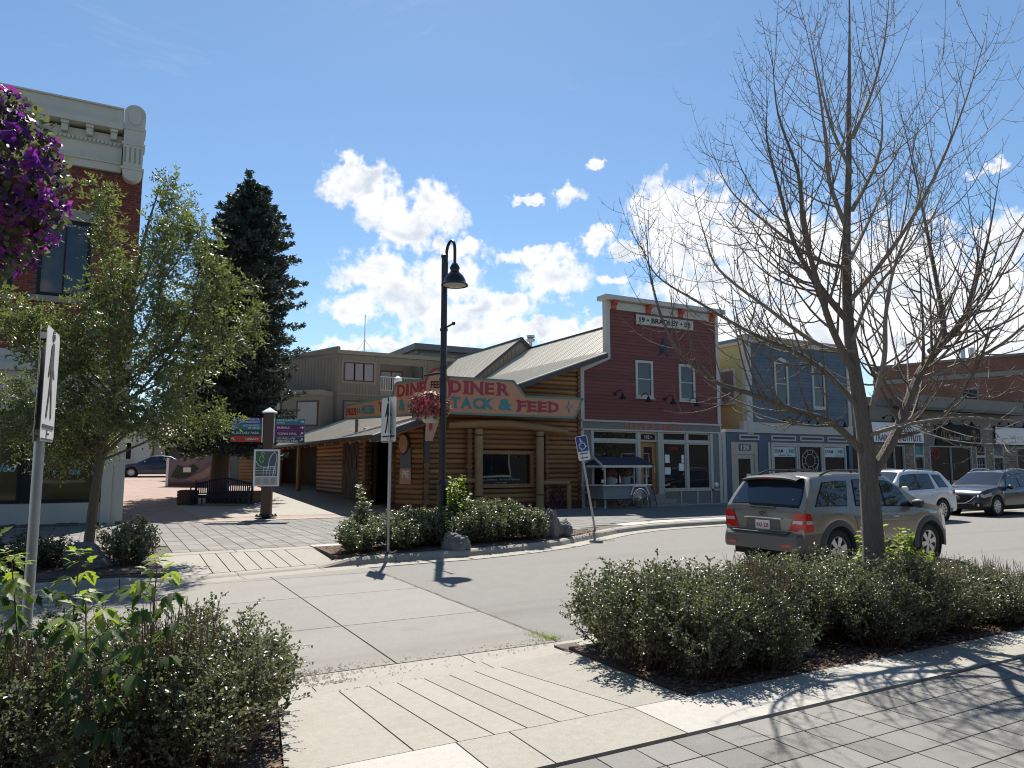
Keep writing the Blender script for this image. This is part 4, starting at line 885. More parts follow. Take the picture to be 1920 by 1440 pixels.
def board(a,b,c,e,m,label):
    T = empty('sign_board', F.p((a+b)/2,c,.03), label, 'sign', 'sign boards on the stucco shop row'); build('frame', F.box(MB(),a-.05,b+.05,c-.05,e+.05,.03,.09), M['blackmat'], T); build('panel', F.box(MB(),a,b,c,e,.09,.10), M[m], T); return T
T = board(35.0,39.5,3.06,4.12,'signwhite','white sign board reading PRICELESS TRAINING INSTITUTE'); text(F,'PRICELESS',dp,T,37.35,3.76,2.2,.34,.102,.006,.02); text(F,'TRAINING INSTITUTE',dp,T,37.25,3.31,4.0,.34,.102,.006,.02)
T = board(40.7,45.0,3.0,4.12,'blackmat','black sign board with gold emblems at both ends'); gold = mat('gold_paint', (.42,.26,.10), .5, var=.1); 
for x in (41.4,44.35):
    e = MB(); e.tube([F.p(x+.24*math.cos(a),3.55+.36*math.sin(a),.105) for a in [k*math.pi/8 for k in range(17)]], .018, 4); e.tube([F.p(x,3.3,.105),F.p(x,3.85,.105)], .03, 4); e.tube([F.p(x-.13,3.45,.105),F.p(x,3.28,.105),F.p(x+.13,3.45,.105)], .02, 4); e.tube([F.p(x-.1,3.78,.105),F.p(x+.1,3.78,.105)], .02, 4); build('emblem', e, gold, T)
text(F,'Fine Food & Treats',M['tan'],T,42.9,3.42,2.2,.26,.102,.004,0,shear=.35)
T = board(46.65,51.5,3.1,4.14,'signwhite','white sign board near the right edge with faint grey lettering'); text(F,'MILES',M['galv'],T,48.9,3.55,1.4,.22,.102,.003,0)
for x in (36.2,39.2,41.3,43.4,47.3,49.0): gooseneck(F, G, x, 4.36)
build('neon_sign', MB().tube([F.p(40.75+.32*math.cos(k*math.pi/8),2.5+.28*math.sin(k*math.pi/8),-.06) for k in range(17)], .03, 5).tube([F.p(40.6,2.5,-.06),F.p(40.75,2.62,-.06),F.p(40.9,2.45,-.06)], .03, 5), M['lampred'], G)
# brown brick building behind, its long wall angled towards us
bd = Vector((57.8-53.8, 22.6-37.3, 0)).normalized(); FB = Fr((53.8,37.3,.1), bd)
K = empty('brick_hall', (56,30,.1), 'long brown brick building rising behind the stucco shops', 'building')
def brickmat():
    m = bpy.data.materials.new('brick_wall'); m.use_nodes = True; t = m.node_tree; t.nodes.clear(); N = NT(t); out = N.n('ShaderNodeOutputMaterial'); P = N.n('ShaderNodeBsdfPrincipled', {'Roughness': .85}); tc = N.n('ShaderNodeTexCoord')
    geo = N.n('ShaderNodeNewGeometry'); s = N.n('ShaderNodeSeparateXYZ', {0: geo.outputs[0]}); v = N.n('ShaderNodeCombineXYZ', {0: N.m('SUBTRACT', N.m('MULTIPLY', s.outputs[0], .3), s.outputs[1]), 1: s.outputs[2], 2: 0.}).outputs[0]
    b = N.n('ShaderNodeTexBrick', {'Vector': v, 'Color1': (.21,.082,.05,1), 'Color2': (.155,.06,.038,1), 'Mortar': (.17,.10,.075,1), 'Scale': 1., 'Mortar Size': .012, 'Brick Width': .24, 'Row Height': .08})
    nz = N.n('ShaderNodeTexNoise', {'Vector': v, 'Scale': .6, 'Detail': 5.}); c = N.n('ShaderNodeVectorMath', {0: b.outputs[0], 'Scale': N.m('MULTIPLY_ADD', nz.outputs[0], .8, .6)}, operation='SCALE').outputs[0]
    t.links.new(c, P.inputs[0]); t.links.new(P.outputs[0], out.inputs[0]); return m
BM = brickmat()
build('wall', FB.box(MB(), 0,16,0,9.5,-14,0), BM, K); FB.bx('coping', M['slate'], K, -.1,16.1,9.502,9.68,-14.1,.12); FB.bx('band', M['stucco'], K, -.02,16,8.15,8.5,.002,.10); FB.bx('band', M['stucco'], K, -.02,16,5.1,5.35,.002,.10)
for a in (6.2,10.5,13.5): window(FB, K, a,a+1.1,5.8,7.4,.1,'taupetrim','glassblue', proud=.03, back=-.0, sill=False)
text(FB,'LIBRARY',M['stucco'],K,10.9,6.2,2.6,.5,.004,.01,.01)
for r in (6.3,6.9): build('vent_pipe', MB().tube([FB.p(r,9.6,-.6),FB.p(r,10.5,-.6)], .16, 10), M['galv'], K, smooth=True)
# ------------------------------------------------------------------ taupe apartment block behind the log building
A = empty('apartment_block', (16,45,.8), 'taupe vertical-sided apartment block with flat roof behind the log building', 'building'); F = Fr((0,45,0), X1)
build('wall', MB().prism([(12.28,45,.8),(15.05,45,.8),(15.05,47.0,.8),(18.0,47.0,.8),(18.0,45,.8),(27,45,.8),(27,60,.8),(6,60,.8),(6,51.2,.8)], (0,0,8.0)), M['beigeside'], A)
F.bx('balcony_header', M['beigeside'], A, 15.05,18.0,8.35,8.80,-.3,-.002); F.bx('balcony_floor', M['taupetrim'], A, 15.05,18.0,6.3,6.62,-1.9,.06); F.bx('wall', M['beigeside'], A, 15.05,18.0,.8,6.298,-.3,-.002)
sd = Vector((12.28-6, 45-51.2, 0)).normalized(); FA = Fr((6,51.2,0), sd)
for F_,n_,a_ in ((F,36,12.32),): 
    for i in range(n_):
        x = a_+i*.2
        if x < 15.0 or 18.05 < x < 20.6: F.bx('batten', M['beigeside'], A, x,x+.04,.9,8.78,.002,.022) if not (12.6 < x < 14.7) else (F.bx('batten', M['beigeside'], A, x,x+.04,.9,6.95,.002,.022))
for i in range(20): FA.bx('batten', M['beigeside'], A, 4.2+i*.23,4.24+i*.23,.9,8.6,.002,.022)
F.bx('fascia', M['taupetrim'], A, 12.2,20.6,8.82,9.06,-.3,.12); F.bx('fascia', M['taupetrim'], A, 20.602,27,8.6,8.84,-.3,.05); F.bx('corner_trim', M['taupetrim'], A, 18.0,18.14,.8,8.35,-.1,.06); F.bx('belt', M['taupetrim'], A, 12.3,15.04,6.25,6.34,.024,.06)
build('side_parapet', MB().prism([FA.p(0,8.0,.0),FA.p(8.82,8.802,.0),FA.p(8.82,9.3,.0),FA.p(0,7.9+.2,.0)], -FA.n*.3), M['beigeside'], A)
FA.bx('lower_roof', M['taupetrim'], A, -1,8.6,6.1,6.4,.0,1.6); FA.bx('lower_wing', M['beigeside'], A, -1,8.6,.8,6.1,.0,1.5); FL = Fr(FA.p(0,0,1.5), sd)
window(FL, A, 6.95,8.45,4.2,5.75,.09,'maroon','glassblind', cols=2, proud=.04, back=.0, sill=False); window(FL, A, 4.4,5.9,4.2,5.75,.09,'maroon','glassblind', cols=2, proud=.04, back=.0, sill=False)
F.bx('window_surround', M['taupetrim'], A, 12.52,14.78,6.98,8.46,.002,.03); window(F, A, 12.68,14.62,7.12,8.32,.07,'maroon','glassblind', cols=3, proud=.08, back=.03, sill=False, bar=.1)
window(F, A, 12.68,14.62,4.5,5.9,.07,'maroon','glassblind', cols=2, proud=.08, back=.02, sill=False, bar=.1)
FR_ = Fr((0,47,0), X1); window(FR_, A, 15.7,17.3,6.65,8.2,.07,'maroon','glassblind', cols=2, proud=.06, back=.0, sill=False, bar=.1)
rl = F.bx('railing', M['trim'], A, 15.06,17.99,7.50,7.56,-.05,.0)
for i in range(19): F.bx('baluster', M['trim'], rl, 15.1+i*.16,15.13+i*.16,6.63,7.498,-.04,-.01)
F.bx('rail_bottom', M['trim'], rl, 15.06,17.99,6.64,6.69,-.045,-.004)
build('roof_dome', MB().lathe([(.5,9.0),(.48,9.2),(.3,9.34),(0,9.38)], (13.6,46.5,0), 14), M['slate'], A, smooth=True)
an = build('antenna', MB().tube([(14.6,47,8.8),(14.6,47,11.9)], .03, 5).tube([(14.6,47,10.2),(13.9,47.5,8.9)], .012, 4).tube([(14.6,47,10.2),(15.4,46.6,8.9)], .012, 4).tube([(14.6,47,10.2),(14.7,48,8.9)], .012, 4), M['galv'], A)
build('stair_tower', MB().box(18.8,25.5,47,52,8.85,9.6), M['slate'], A)
Q = empty('flat_roofed_block', (25,52,.9), 'dark flat-topped block beyond the metal roof ridge', 'building')
build('wall', MB().box(19.5,33,50,60,.9,10.3), M['beigeside'], Q); build('roof_slab', MB().box(19.2,33.3,49.6,60.3,10.302,10.75), M['slate'], Q)
# post lamp with white globe seen above the painted sign
PL = empty('post_lamp', (11.2,31.0,4.0), 'small white lantern lamp on a post above the painted sign', 'lamp'); build('post', MB().tube([(11.2,31.0,4.0),(11.2,31.0,5.42)], .06, 8), M['taupetrim'], PL); build('lantern', MB().lathe([(.0,5.40),(.1,5.42),(.2,5.58),(.17,5.73),(.05,5.82),(0,5.82)], (11.2,31.0,0), 8), M['signwhite'], PL)
# far pale buildings glimpsed under the leaves
P2 = empty('pale_storehouse', (-2,72,1.1), 'pale far building seen through the gap under the ash leaves', 'building'); build('wall', MB().box(-14,3.2,72,84,1.0,5.2), M['trim'], P2); build('roof', MB().box(-14.3,3.5,71.6,84.4,5.2,5.5), M['slate'], P2)
for i in range(5): window(Fr((0,72,0),X1), P2, -9+i*2.4,-7.8+i*2.4,2.3,3.9,.1,'trim','glassdark', proud=.05, back=0)
P3 = empty('red_roofed_store', (8,74,1.1), 'low far shop with brown roof beyond the spruce', 'building'); build('wall', MB().box(3.6,12,74,84,1.0,4.4), M['tan'], P3); build('roof', MB().prism([(3.2,73.4,4.4),(12.4,73.4,4.4),(12.4,79,6.6),(3.2,79,6.6)], (0,.0,.15)), M['maroon'], P3)
for i in range(3): window(Fr((0,74,0),X1), P3, 4.4+i*2.4,5.9+i*2.4,2.0,3.6,.1,'trim','glassdark', proud=.05, back=0)
# unseen shop row added behind the camera, darkened so the windows mirror dark
NB = empty('added_mirror_shops', (10,-9,.15), 'unseen dark shop row added behind the camera for the windows to mirror', 'building')
build('wall', MB().box(-30,130,-16,-9,.1,7), mat('darkened_shop_wall', (.028,.026,.024), .85, var=.3, vscale=4), NB); 
for i in range(14): window(Fr((0,-9,0),(-1,0,0)), NB, -48+i*5.4,-44.4+i*5.4,.8,3.0,.1,'trim','glassdark', cols=2, proud=.05, back=0)
# ------------------------------------------------------------------ street furniture
def flower_mesh(name, m, r=.034):
    mb = MB(); mb.v.append((0,0,-.02)); n = 10
    for k in range(n):
        a = 2*math.pi*k/n; rr = r*.45; mb.v.append((rr*math.cos(a), rr*math.sin(a), .004))
    for k in range(n):
        a = 2*math.pi*k/n; rr = r*(1.05 if k % 2 == 0 else .86); mb.v.append((rr*math.cos(a), rr*math.sin(a), .010+random.uniform(-.013,.013)))
    for k in range(n): mb.f += [(0,1+k,1+(k+1)%n),(1+k,11+k,11+(k+1)%n,1+(k+1)%n)]
    me = bpy.data.meshes.new(name); me.from_pydata(mb.v, [], mb.f); me.materials.append(m); me.polygons.foreach_set('use_smooth', [True]*len(me.polygons)); return me
LT = np.array([[0,0,0],[.30,.30,.05],[.22,.72,.02],[0,1,-.08],[-.22,.72,.02],[-.30,.30,.05]], dtype=np.float32)
LF = np.array([[0,1,2,3],[0,3,4,5]])
def leaf_mesh(name, P, A, Nn, Sz, m, w=1.0, fold=.12, T=LT, Fc=LF):
    """many separate leaves: base points P, axis A, normal N, length Sz"""
    P, A, Nn = (np.asarray(q, dtype=np.float32) for q in (P, A, Nn)); Sz = np.asarray(Sz, dtype=np.float32)
    A = A/np.linalg.norm(A, axis=1, keepdims=True); Sd = np.cross(A, Nn); Sd /= np.linalg.norm(Sd, axis=1, keepdims=True)+1e-9; Nn = np.cross(Sd, A)
    t = T.copy(); t[:,0] *= w; t[:,2] += fold*np.abs(t[:,0])
    V = P[:,None,:]+Sz[:,None,None]*(t[None,:,0:1]*Sd[:,None,:]+t[None,:,1:2]*A[:,None,:]+t[None,:,2:3]*Nn[:,None,:])
    k = len(T); Fa = (Fc[None]+np.arange(len(P))[:,None,None]*k).reshape(-1, Fc.shape[1])
    return np_mesh(name, V.reshape(-1,3), Fa, m)
def unit(n): 
    v = RNG.normal(size=(n,3)); return v/np.linalg.norm(v, axis=1, keepdims=True)
FLP = [flower_mesh('flower', M[k], r) for k, r in (('petunia',.036),('petunia',.030),('petunia2',.034),('petunia3',.034),('petunia3',.028),('petunia2',.028))]
FLO = flower_mesh('flower', M['yellowpetal'], .022)
def basket(c, rx, rz, label, near):
    c = Vector(c); T = empty('hanging_basket', c, label, 'flower basket', 'flower baskets hung from the street lamps')
    build('pot', MB().lathe([(0,-.42),(.14,-.42),(.24,-.30),(.30,-.10),(.31,-.06),(.28,-.06),(0,-.08)], c, 18), M['creampaint'] if not near else M['darkwood'], T, smooth=True)
    build('chain', MB().tube([c+Vector((.26,0,-.08)),c+Vector((0,0,rz*.9+.1))], .006, 4).tube([c+Vector((-.26,0,-.08)),c+Vector((0,0,rz*.9+.1))], .006, 4).tube([c+Vector((0,.26,-.08)),c+Vector((0,0,rz*.9+.1))], .006, 4), M['black'], T)
    n = 2600 if near else 900; d = unit(n); rr = RNG.uniform(.55,1.06 if near else 1.0,n)
    d[:,2] = np.where(d[:,2] < 0, d[:,2]*1.0, d[:,2]); P = d*rr[:,None]*np.array([rx,rx,rz]); P[:,2] -= np.where(P[:,2] < 0, .06, 0)
    A = d+.7*unit(n); o = mk('foliage', leaf_mesh('foliage', P, A, unit(n), RNG.uniform(.03,.06,n)*(1 if near else 1.5), M['leafshrub'], 1.3), T, (0,0,0)); ORG[o] = c
    if near:
        k = 0; tc = Vector((.14,-.93,-.33)).normalized()
        while k < 292:
            d = Vector(unit(1)[0])
            if d.dot(tc) < -.12: continue
            p = Vector((d.x*rx, d.y*rx, d.z*rz-(.05 if d.z < 0 else 0)))*random.uniform(.90,1.10)
            q = (d*.8+tc*.25+Vector((random.uniform(-.5,.5),random.uniform(-.5,.5),random.uniform(-.3,.4)))).to_track_quat('Z','Y').to_euler()
            me = FLO if random.random() < .02 else random.choice(FLP)
            s = random.uniform(.72,1.08); piece('flower', me, T, c+p, q, (s,s,s)); k += 1
        n = 700; d = unit(n); P = d*np.array([rx,rx,rz])*RNG.uniform(.8,1.02,n)[:,None]; o = mk('flower_mass', leaf_mesh('flower_mass', P, np.cross(d, unit(n)), d, RNG.uniform(.03,.05,n), M['petunia3'], 2.0), T, (0,0,0), 'stuff'); ORG[o] = c
    else:
        n = 950; d = unit(n); P = d*np.array([rx,rx,rz])*RNG.uniform(.72,1.12,n)[:,None]; P[:,2] -= np.where(P[:,2] < 0, .04, 0)
        A = np.cross(d, unit(n)); o = mk('flowers', leaf_mesh('flowers', P, A, d, RNG.uniform(.035,.075,n), M['pinkpetal'], 2.4), T, (0,0,0), 'stuff'); ORG[o] = c
    return T
def street_lamp(p, ad, bd, label, arm_z=3.95, basket_reach=.5):
    p = Vector(p); ad = Vector(ad); bd = Vector(bd); T = empty('street_lamp', p, label, 'street lamp', 'black gooseneck street lamps')
    h = 6.75-p.z
    build('base', MB().lathe([(.16,0),(.16,.06),(.125,.10),(.12,1.18),(.135,1.2),(.135,1.25),(.10,1.30),(.085,1.34)], p, 18), M['black'], T, smooth=True)
    build('pole', MB().lathe([(.082,1.3),(.070,h),(.085,h),(.085,h+.04),(.04,h+.08),(0,h+.09)], p, 16), M['black'], T, smooth=True)
    for z in (arm_z-.15-p.z, arm_z+.12-p.z, 5.0-p.z): build('collar', MB().lathe([(.078,z-.03),(.092,z-.03),(.092,z+.03),(.078,z+.03)], p, 16), M['black'], T, smooth=True)
    t = p+Vector((0,0,h-.35)); ps = [t+ad*.10, t+ad*.11+Vector((0,0,.30))]
    for k in range(9):
        a = math.pi-math.pi*k/8; ps.append(t+ad*(.35+.24*math.cos(a))+Vector((0,0,.38+.27*math.sin(a))))
    ps += [t+ad*.59+Vector((0,0,.02))]
    g = build('gooseneck', MB().tube(ps, .036, 10).tube([t+ad*.085+Vector((0,0,-.12)), t+ad*.10+Vector((0,0,.2))], .05, 8), M['black'], T, smooth=True)
    c = t+ad*.59+Vector((0,0,.02)); prof = [(0,.06),(.06,.04),(.115,-.06),(.115,-.09),(.10,-.10),(.10,-.17),(.13,-.19),(.20,-.26),(.25,-.36),(.26,-.42),(.31,-.46),(.31,-.49),(.27,-.485)]
    s = build('lamp_shade', MB().lathe(prof, c, 26), M['black'], T, smooth=True, sharp=50); build('lens', MB().lathe([(.27,-.478),(.15,-.50),(0,-.505)], c, 22), mat('lamp_lens', (.5,.47,.42), .3), s, smooth=True)
    b = p+Vector((0,0,5.03-p.z)); e = b+ad*.55+Vector((0,0,.03)); build('banner_arm', MB().tube([b,e], .022, 8).lathe([(0,-.045),(.035,-.03),(.045,0),(.035,.03),(0,.045)], e, 10), M['black'], T, smooth=True)
    b = p+Vector((0,0,arm_z-p.z)); e = b+bd*(basket_reach+.22); build('basket_arm', MB().tube([b,b+bd*basket_reach*.5+Vector((0,0,.01)),e], .03, 10), M['black'], T, smooth=True)
    build('sticker', MB().lathe([(.079,1.75),(.079,2.0)], p, 16), M['signwhite'], T)
    return T
street_lamp((6.75,15.6,.16), (0,-1,0), (-.25,.97,0), 'black gooseneck street lamp in the far planter with a pink flower basket', 3.98)
basket((6.62,16.08,3.26), .50, .31, 'pink and red flower basket on the far street lamp', False)
street_lamp((-.80,4.15,.15), (0,-1,0), (.42,.907,0), 'black street lamp beside the near planter carrying the purple flower basket', 3.74, .72)
basket((-.67,4.72,3.38), .37, .48, 'purple petunia basket hanging close at the left edge', True)
# crossing signs
PED = [[(-.015,.30),(.03,.30),(.045,.27),(.05,.10),(.09,.02),(.075,.0),(.035,.06),(.02,.08),(.02,-.04),(.05,-.14),(.08,-.33),(.045,-.33),(.015,-.16),(-.01,-.08),(-.03,-.16),(-.075,-.33),(-.11,-.32),(-.065,-.14),(-.045,0),(-.045,.08),(-.09,.0),(-.11,.02),(-.07,.16),(-.05,.27)],
       [(.005+.045*math.cos(k*math.pi/6), .365+.05*math.sin(k*math.pi/6)) for k in range(12)]]
def ped_sign(p, zt, zb, w, rot, rot2, label, grp='pedestrian crossing signs'):
    p = Vector(p); T = empty('crossing_sign', p, label, 'road sign', grp)
    build('post', MB().tube([p,p+Vector((0,0,zt-p.z+.02))], .032, 12), M['galv'], T, smooth=True, sharp=50)
    h = zt-zb; k = h/.86
    for sgn, rt in ((1, rot), (-1, rot2)):
        rdir = Vector((math.sin(rt)*1, math.cos(rt), 0)) if sgn > 0 else Vector((-math.sin(rt), -math.cos(rt), 0))
        nn = rdir.cross(Vector((0,0,1))); Fp = Fr(p+nn*.04, rdir)
        c = .035; o = [(-w/2+c,zb),(w/2-c,zb),(w/2,zb+c),(w/2,zt-c),(w/2-c,zt),(-w/2+c,zt),(-w/2,zt-c),(-w/2,zb+c)]
        s = build('sign_plate', Fp.poly(MB(), o, -.003, .0), M['signwhite'], T)
        mz = zb+h*.56
        mb = MB()
        for pl in PED: Fp.poly(mb, [(a*k*1.25, mz+b*k*.92) for a, b in pl], .001, .0035)
        Fp.box(mb, -w*.42, w*.42, zb+h*.115, zb+h*.145, .001, .0035); Fp.box(mb, -w*.43, w*.43, zb+h*.012, zb+h*.026, .001, .0035)
        build('pictogram', mb, M['blackmat'], s)
        bo = MB(); 
        for z in (zb+h*.07, zt-h*.05): bo.lathe([(.012,-.006),(.012,.006),(0,.006)], Fp.p(0,z,.004), 8, 'x' )
        build('bolt', bo, M['galv'], s)
        for z in (zb+h*.08, zt-h*.06): build('clamp', Fp.box(MB(), -.05,.05,z-.02,z+.02,-.08,-.004), M['galv'], T)
ped_sign((-.41,5.84,.14), 2.61, 1.85, .50, .09, -.075, 'near white pedestrian crossing sign on a steel post, seen almost edge-on at the left')
ped_sign((4.88,13.9,.16), 3.02, 2.13, .58, 2.96, .24, 'far white pedestrian crossing sign standing in the planter across the street')
# leaning accessible parking sign
b = Vector((11.49,16.3,.14)); t = b+Vector((-.46,.02,2.42)); H = empty('parking_sign', b, 'leaning blue wheelchair parking sign on a grey post at the kerb', 'road sign')
build('post', MB().tube([b,t], .03, 10), M['galv'], H, smooth=True, sharp=50)
up = (t-b).normalized(); Fh = Fr(t+Vector((.03,-.04,0)), Vector((.88,-.47,.15)), up); Fh.u = up; Fh.n = Fh.r.cross(up).normalized()
rr_ = lambda a,b_,c,d,k=.03: [(a+k,c),(b_-k,c),(b_,c+k),(b_,d-k),(b_-k,d),(a+k,d),(a,d-k),(a,c+k)]
pl = build('sign_plate', Fh.poly(MB(), rr_(-.16,.16,-.60,.06), 0,.004), M['signwhite'], H); build('blue_field', Fh.poly(MB(), rr_(-.145,.145,-.36,.045,.015), .005,.007), M['pblue'], pl)
mb = MB(); Z = lambda x,y: Fh.p(x,y-.155,.009)
mb.tube([Z(-.035,.13),Z(-.02,.02),Z(.045,.02),Z(.085,-.08),Z(.115,-.07)], .013, 5).tube([Z(-.028,.07),Z(.03,.07)], .010, 5).tube([Z(-.01+.085*math.cos(a),-.06+.085*math.sin(a)) for a in [rad(110+i*22) for i in range(12)]], .011, 5).tube([Z(-.035,.15),Z(-.035,.158)], .022, 8); build('wheelchair_symbol', mb, M['signwhite'], pl)
build('arrow', Fh.poly(MB(), [(-.1,-.53),(-.06,-.50),(-.06,-.52),(.06,-.52),(.06,-.50),(.10,-.53),(.06,-.56),(.06,-.54),(-.06,-.54),(-.06,-.56)], .005,.007), M['blackmat'], pl); build('text_line', Fh.box(MB(), -.11,.11,-.43,-.40,.005,.007), M['pblue'], pl)
# wayfinding post
ip = Vector((4.52,24.55,.155)); I = empty('wayfinding_post', ip, 'brown wayfinding post with coloured direction boards and a town map', 'sign post'); Fi = Fr(ip, Vector((.93,-.367,0)))
build('post', Fi.box(MB(), -.155,.155,.10,3.36,-.155,.155), M['brownpost'], I, bevel=.012)
q = [Fi.p(a,3.362,b_) for a,b_ in ((-.2,.2),(.2,.2),(.2,-.2),(-.2,-.2))]; build('cap', MB().add(q+[v+Vector((0,0,.04)) for v in q]+[Fi.p(0,3.56,0)], [(0,1,5,4),(1,2,6,5),(2,3,7,6),(3,0,4,7),(4,5,8),(5,6,8),(6,7,8),(7,4,8),(3,2,1,0)]), M['signwhite'], I)
build('base_flange', MB().lathe([(.34,.06),(.34,.10),(.0,.10)], ip, 16), M['blackmat'], I); build('base_foot', MB().lathe([(.14,-.02),(.14,.06)], ip, 12), M['blackmat'], I)
for k in range(6): a = k*math.pi/3; build('bolt', MB().lathe([(.03,.10),(.03,.14),(0,.14)], ip+Vector((.29*math.cos(a),.29*math.sin(a),0)), 6), M['blackmat'], I)
def arrow(mb, r, u, kind, s=.055):
    if kind == 'r': pts = [((-1,0),(1,0)),((.3,.7),(1,0)),((.3,-.7),(1,0))]
    elif kind == 'ul': pts = [((.8,-.8),(-.7,.7)),((-.7,-.3),(-.7,.7)),((.3,.7),(-.7,.7))]
    else: pts = [((-.8,-.8),(.7,.7)),((.7,-.3),(.7,.7)),((-.3,.7),(.7,.7))]
    for a, b_ in pts: mb.tube([Fi.p(r+a[0]*s,u+a[1]*s,.172), Fi.p(r+b_[0]*s,u+b_[1]*s,.172)], .012, 4)
rows = [('pblue',['VISITOR','INFORMATION'],'?','ul'),('pteal',['HIGHWOOD','MUSEUM'],None,'ul'),('pgreen',['ROTARY PARK'],None,'ul'),('pred',['LIBRARY'],None,'ul')]
for i,(m,tx,qm,ar) in enumerate(rows):
    u1 = 3.20-i*.195; u0 = u1-.185; d = Fi.bx('direction_board', M[m], I, -1.16,-.20,u0,u1,.12,.16)
    for j,l in enumerate(tx): text(Fi, l, M['signwhite'], d, -.28, u0+.093+(0 if len(tx) == 1 else (.042 if j == 0 else -.042)), None, .062 if len(tx) > 1 else .075, .162, .003, .003, 'RIGHT')
    mb = MB(); arrow(mb, -1.06, u0+.093, ar); build('arrow', mb, M['signwhite'], d)
    if qm: text(Fi, '?', M['signwhite'], d, -.88, u0+.093, None, .13, .162, .003, .004)
rows = [('pteal',['HEARTLAND SET','(DINER)'],'r'),('ppurple',['MURALS'],'r'),('ppurple',['TOWN HALL'],'ur'),('pgreen',['GEORGE LANE','MEMORIAL PARK'],'ur')]
for i,(m,tx,ar) in enumerate(rows):
    u1 = 3.18-i*.195; u0 = u1-.185; d = Fi.bx('direction_board', M[m], I, .20,1.14,u0,u1,.12,.16)
    for j,l in enumerate(tx): text(Fi, l, M['signwhite'], d, .28, u0+.093+(0 if len(tx) == 1 else (.042 if j == 0 else -.042)), None, .062 if len(tx) > 1 else .075, .162, .003, .003, 'LEFT')
    mb = MB(); arrow(mb, 1.05, u0+.093, ar); build('arrow', mb, M['signwhite'], d)
Fi.bx('board_edge', M['signwhite'], I, -.198,-.172,2.41,3.21,.10,.165); Fi.bx('board_edge', M['signwhite'], I, .172,.198,2.40,3.19,.10,.165)
mp = Fi.bx('map_frame', M['signwhite'], I, -.40,.40,1.02,2.19,.17,.22)
mg = mat('map_green', (.05,.13,.05), .5, var=.15, vscale=8); mgr = mat('map_grey', (.09,.10,.13), .5, var=.1)
Fi.bx('map_sheet', mgr, mp, -.34,.34,1.34,2.13,.221,.224); Fi.bx('map_legend', M['trim'], mp, -.34,.34,1.06,1.31,.221,.224)
build('map_park', Fi.poly(MB(), [(-.335,2.12),(.06,2.12),(.03,1.9),(.0,1.72),(-.10,1.66),(-.24,1.72),(-.335,1.82)], .225,.227), mg, mp); build('map_park', Fi.poly(MB(), [(-.25,1.60),(-.12,1.62),(-.12,1.44),(-.26,1.44)], .225,.227), mg, mp)
mb = MB(); P_ = lambda a,b_: Fi.p(a,b_,.230)
mb.tube([P_(.05,1.5),P_(.08,1.85),P_(.16,2.02),P_(.24,2.1),P_(.31,2.02),P_(.30,1.8),P_(.2,1.36)], .011, 4).tube([P_(-.33,1.82),P_(-.24,1.68),P_(-.08,1.62),P_(.3,1.66)], .010, 4)
for u in (1.44,1.52,1.6): mb.tube([P_(-.33,u),P_(.3,u)], .007, 4)
for r in (-.1,0,.1,.2,.27): mb.tube([P_(r,1.35),P_(r+.03,1.66)], .007, 4)
mb.tube([P_(-.15+.07*math.cos(k*.5),1.88+.1*math.sin(k*.5)) for k in range(13)], .007, 4).tube([P_(-.12+.04*math.cos(k*.5),2.05+.06*math.sin(k*.5)) for k in range(13)], .007, 4); build('map_streets', mb, M['signwhite'], mp)
mb = MB()
for i in range(3):
    for j in range(6): Fi.box(mb, -.31+i*.23,-.31+i*.23+random.uniform(.1,.17),1.26-j*.033,1.268-j*.033,.225,.227)
build('map_text', mb, M['slate'], mp)
# bench and timber planter under the spruce
bc = Vector((3.95,30.0,zplaza(30)+.01)); BN = empty('park_bench', bc, 'dark navy slatted metal bench with arched back under the spruce', 'bench'); Fb = Fr(bc, Vector((.90,-.43,0)))
for i in range(27):
    r = -1.03+i*.0792; hh = .80+.18*math.cos(r*1.45)**2; build('back_slat', Fb.box(MB(), r-.022,r+.022,.42,hh,.0,.02), M['navy'], BN)
mb = MB(); mb.tube([Fb.p(-1.07+i*.107, .82+.18*math.cos((-1.07+i*.107)*1.45)**2, .01) for i in range(21)], .028, 8); build('top_rail', mb, M['navy'], BN, smooth=True)
for i in range(6): build('seat_slat', Fb.box(MB(), -1.05,1.05,.42,.45,.06+i*.075,.12+i*.075), M['navy'], BN)
for r in (-1.07,1.07): build('arm_leg', MB().tube([Fb.p(r,0,.02),Fb.p(r,.92,.0)], .03, 8).tube([Fb.p(r,0,.5),Fb.p(r,.66,.5),Fb.p(r,.68,.0)], .026, 8), M['navy'], BN, smooth=True)
Fb.bx('front_skirt', M['navy'], BN, -1.05,1.05,.28,.40,.5,.52); 
for i in range(13): Fb.bx('skirt_bar', M['navy'], BN, -1.0+i*.166,-.95+i*.166,.06,.28,.50,.52)
px = Fb.p(-1.35,0,-.05); TP = empty('timber_planter', px, 'dark timber planter box at the left end of the bench', 'planter'); 
for j in range(5): Fb.bx('plank', M['barks'], TP, -1.62,-1.10,.02+j*.105,.118+j*.105,-.4,.35)
Fb.bx('soil', M['mulch'], TP, -1.58,-1.14,.545,.56,-.36,.31)
pw = Fb.p(.1,0,-1.2); RW = empty('tree_ring_planter', pw, 'dark timber ring planter round the spruce trunk behind the bench', 'planter')
for j in range(4): Fb.bx('plank', M['darkwood'], RW, -.85,.95,.02+j*.11,.123+j*.11,-2.4,-.55)
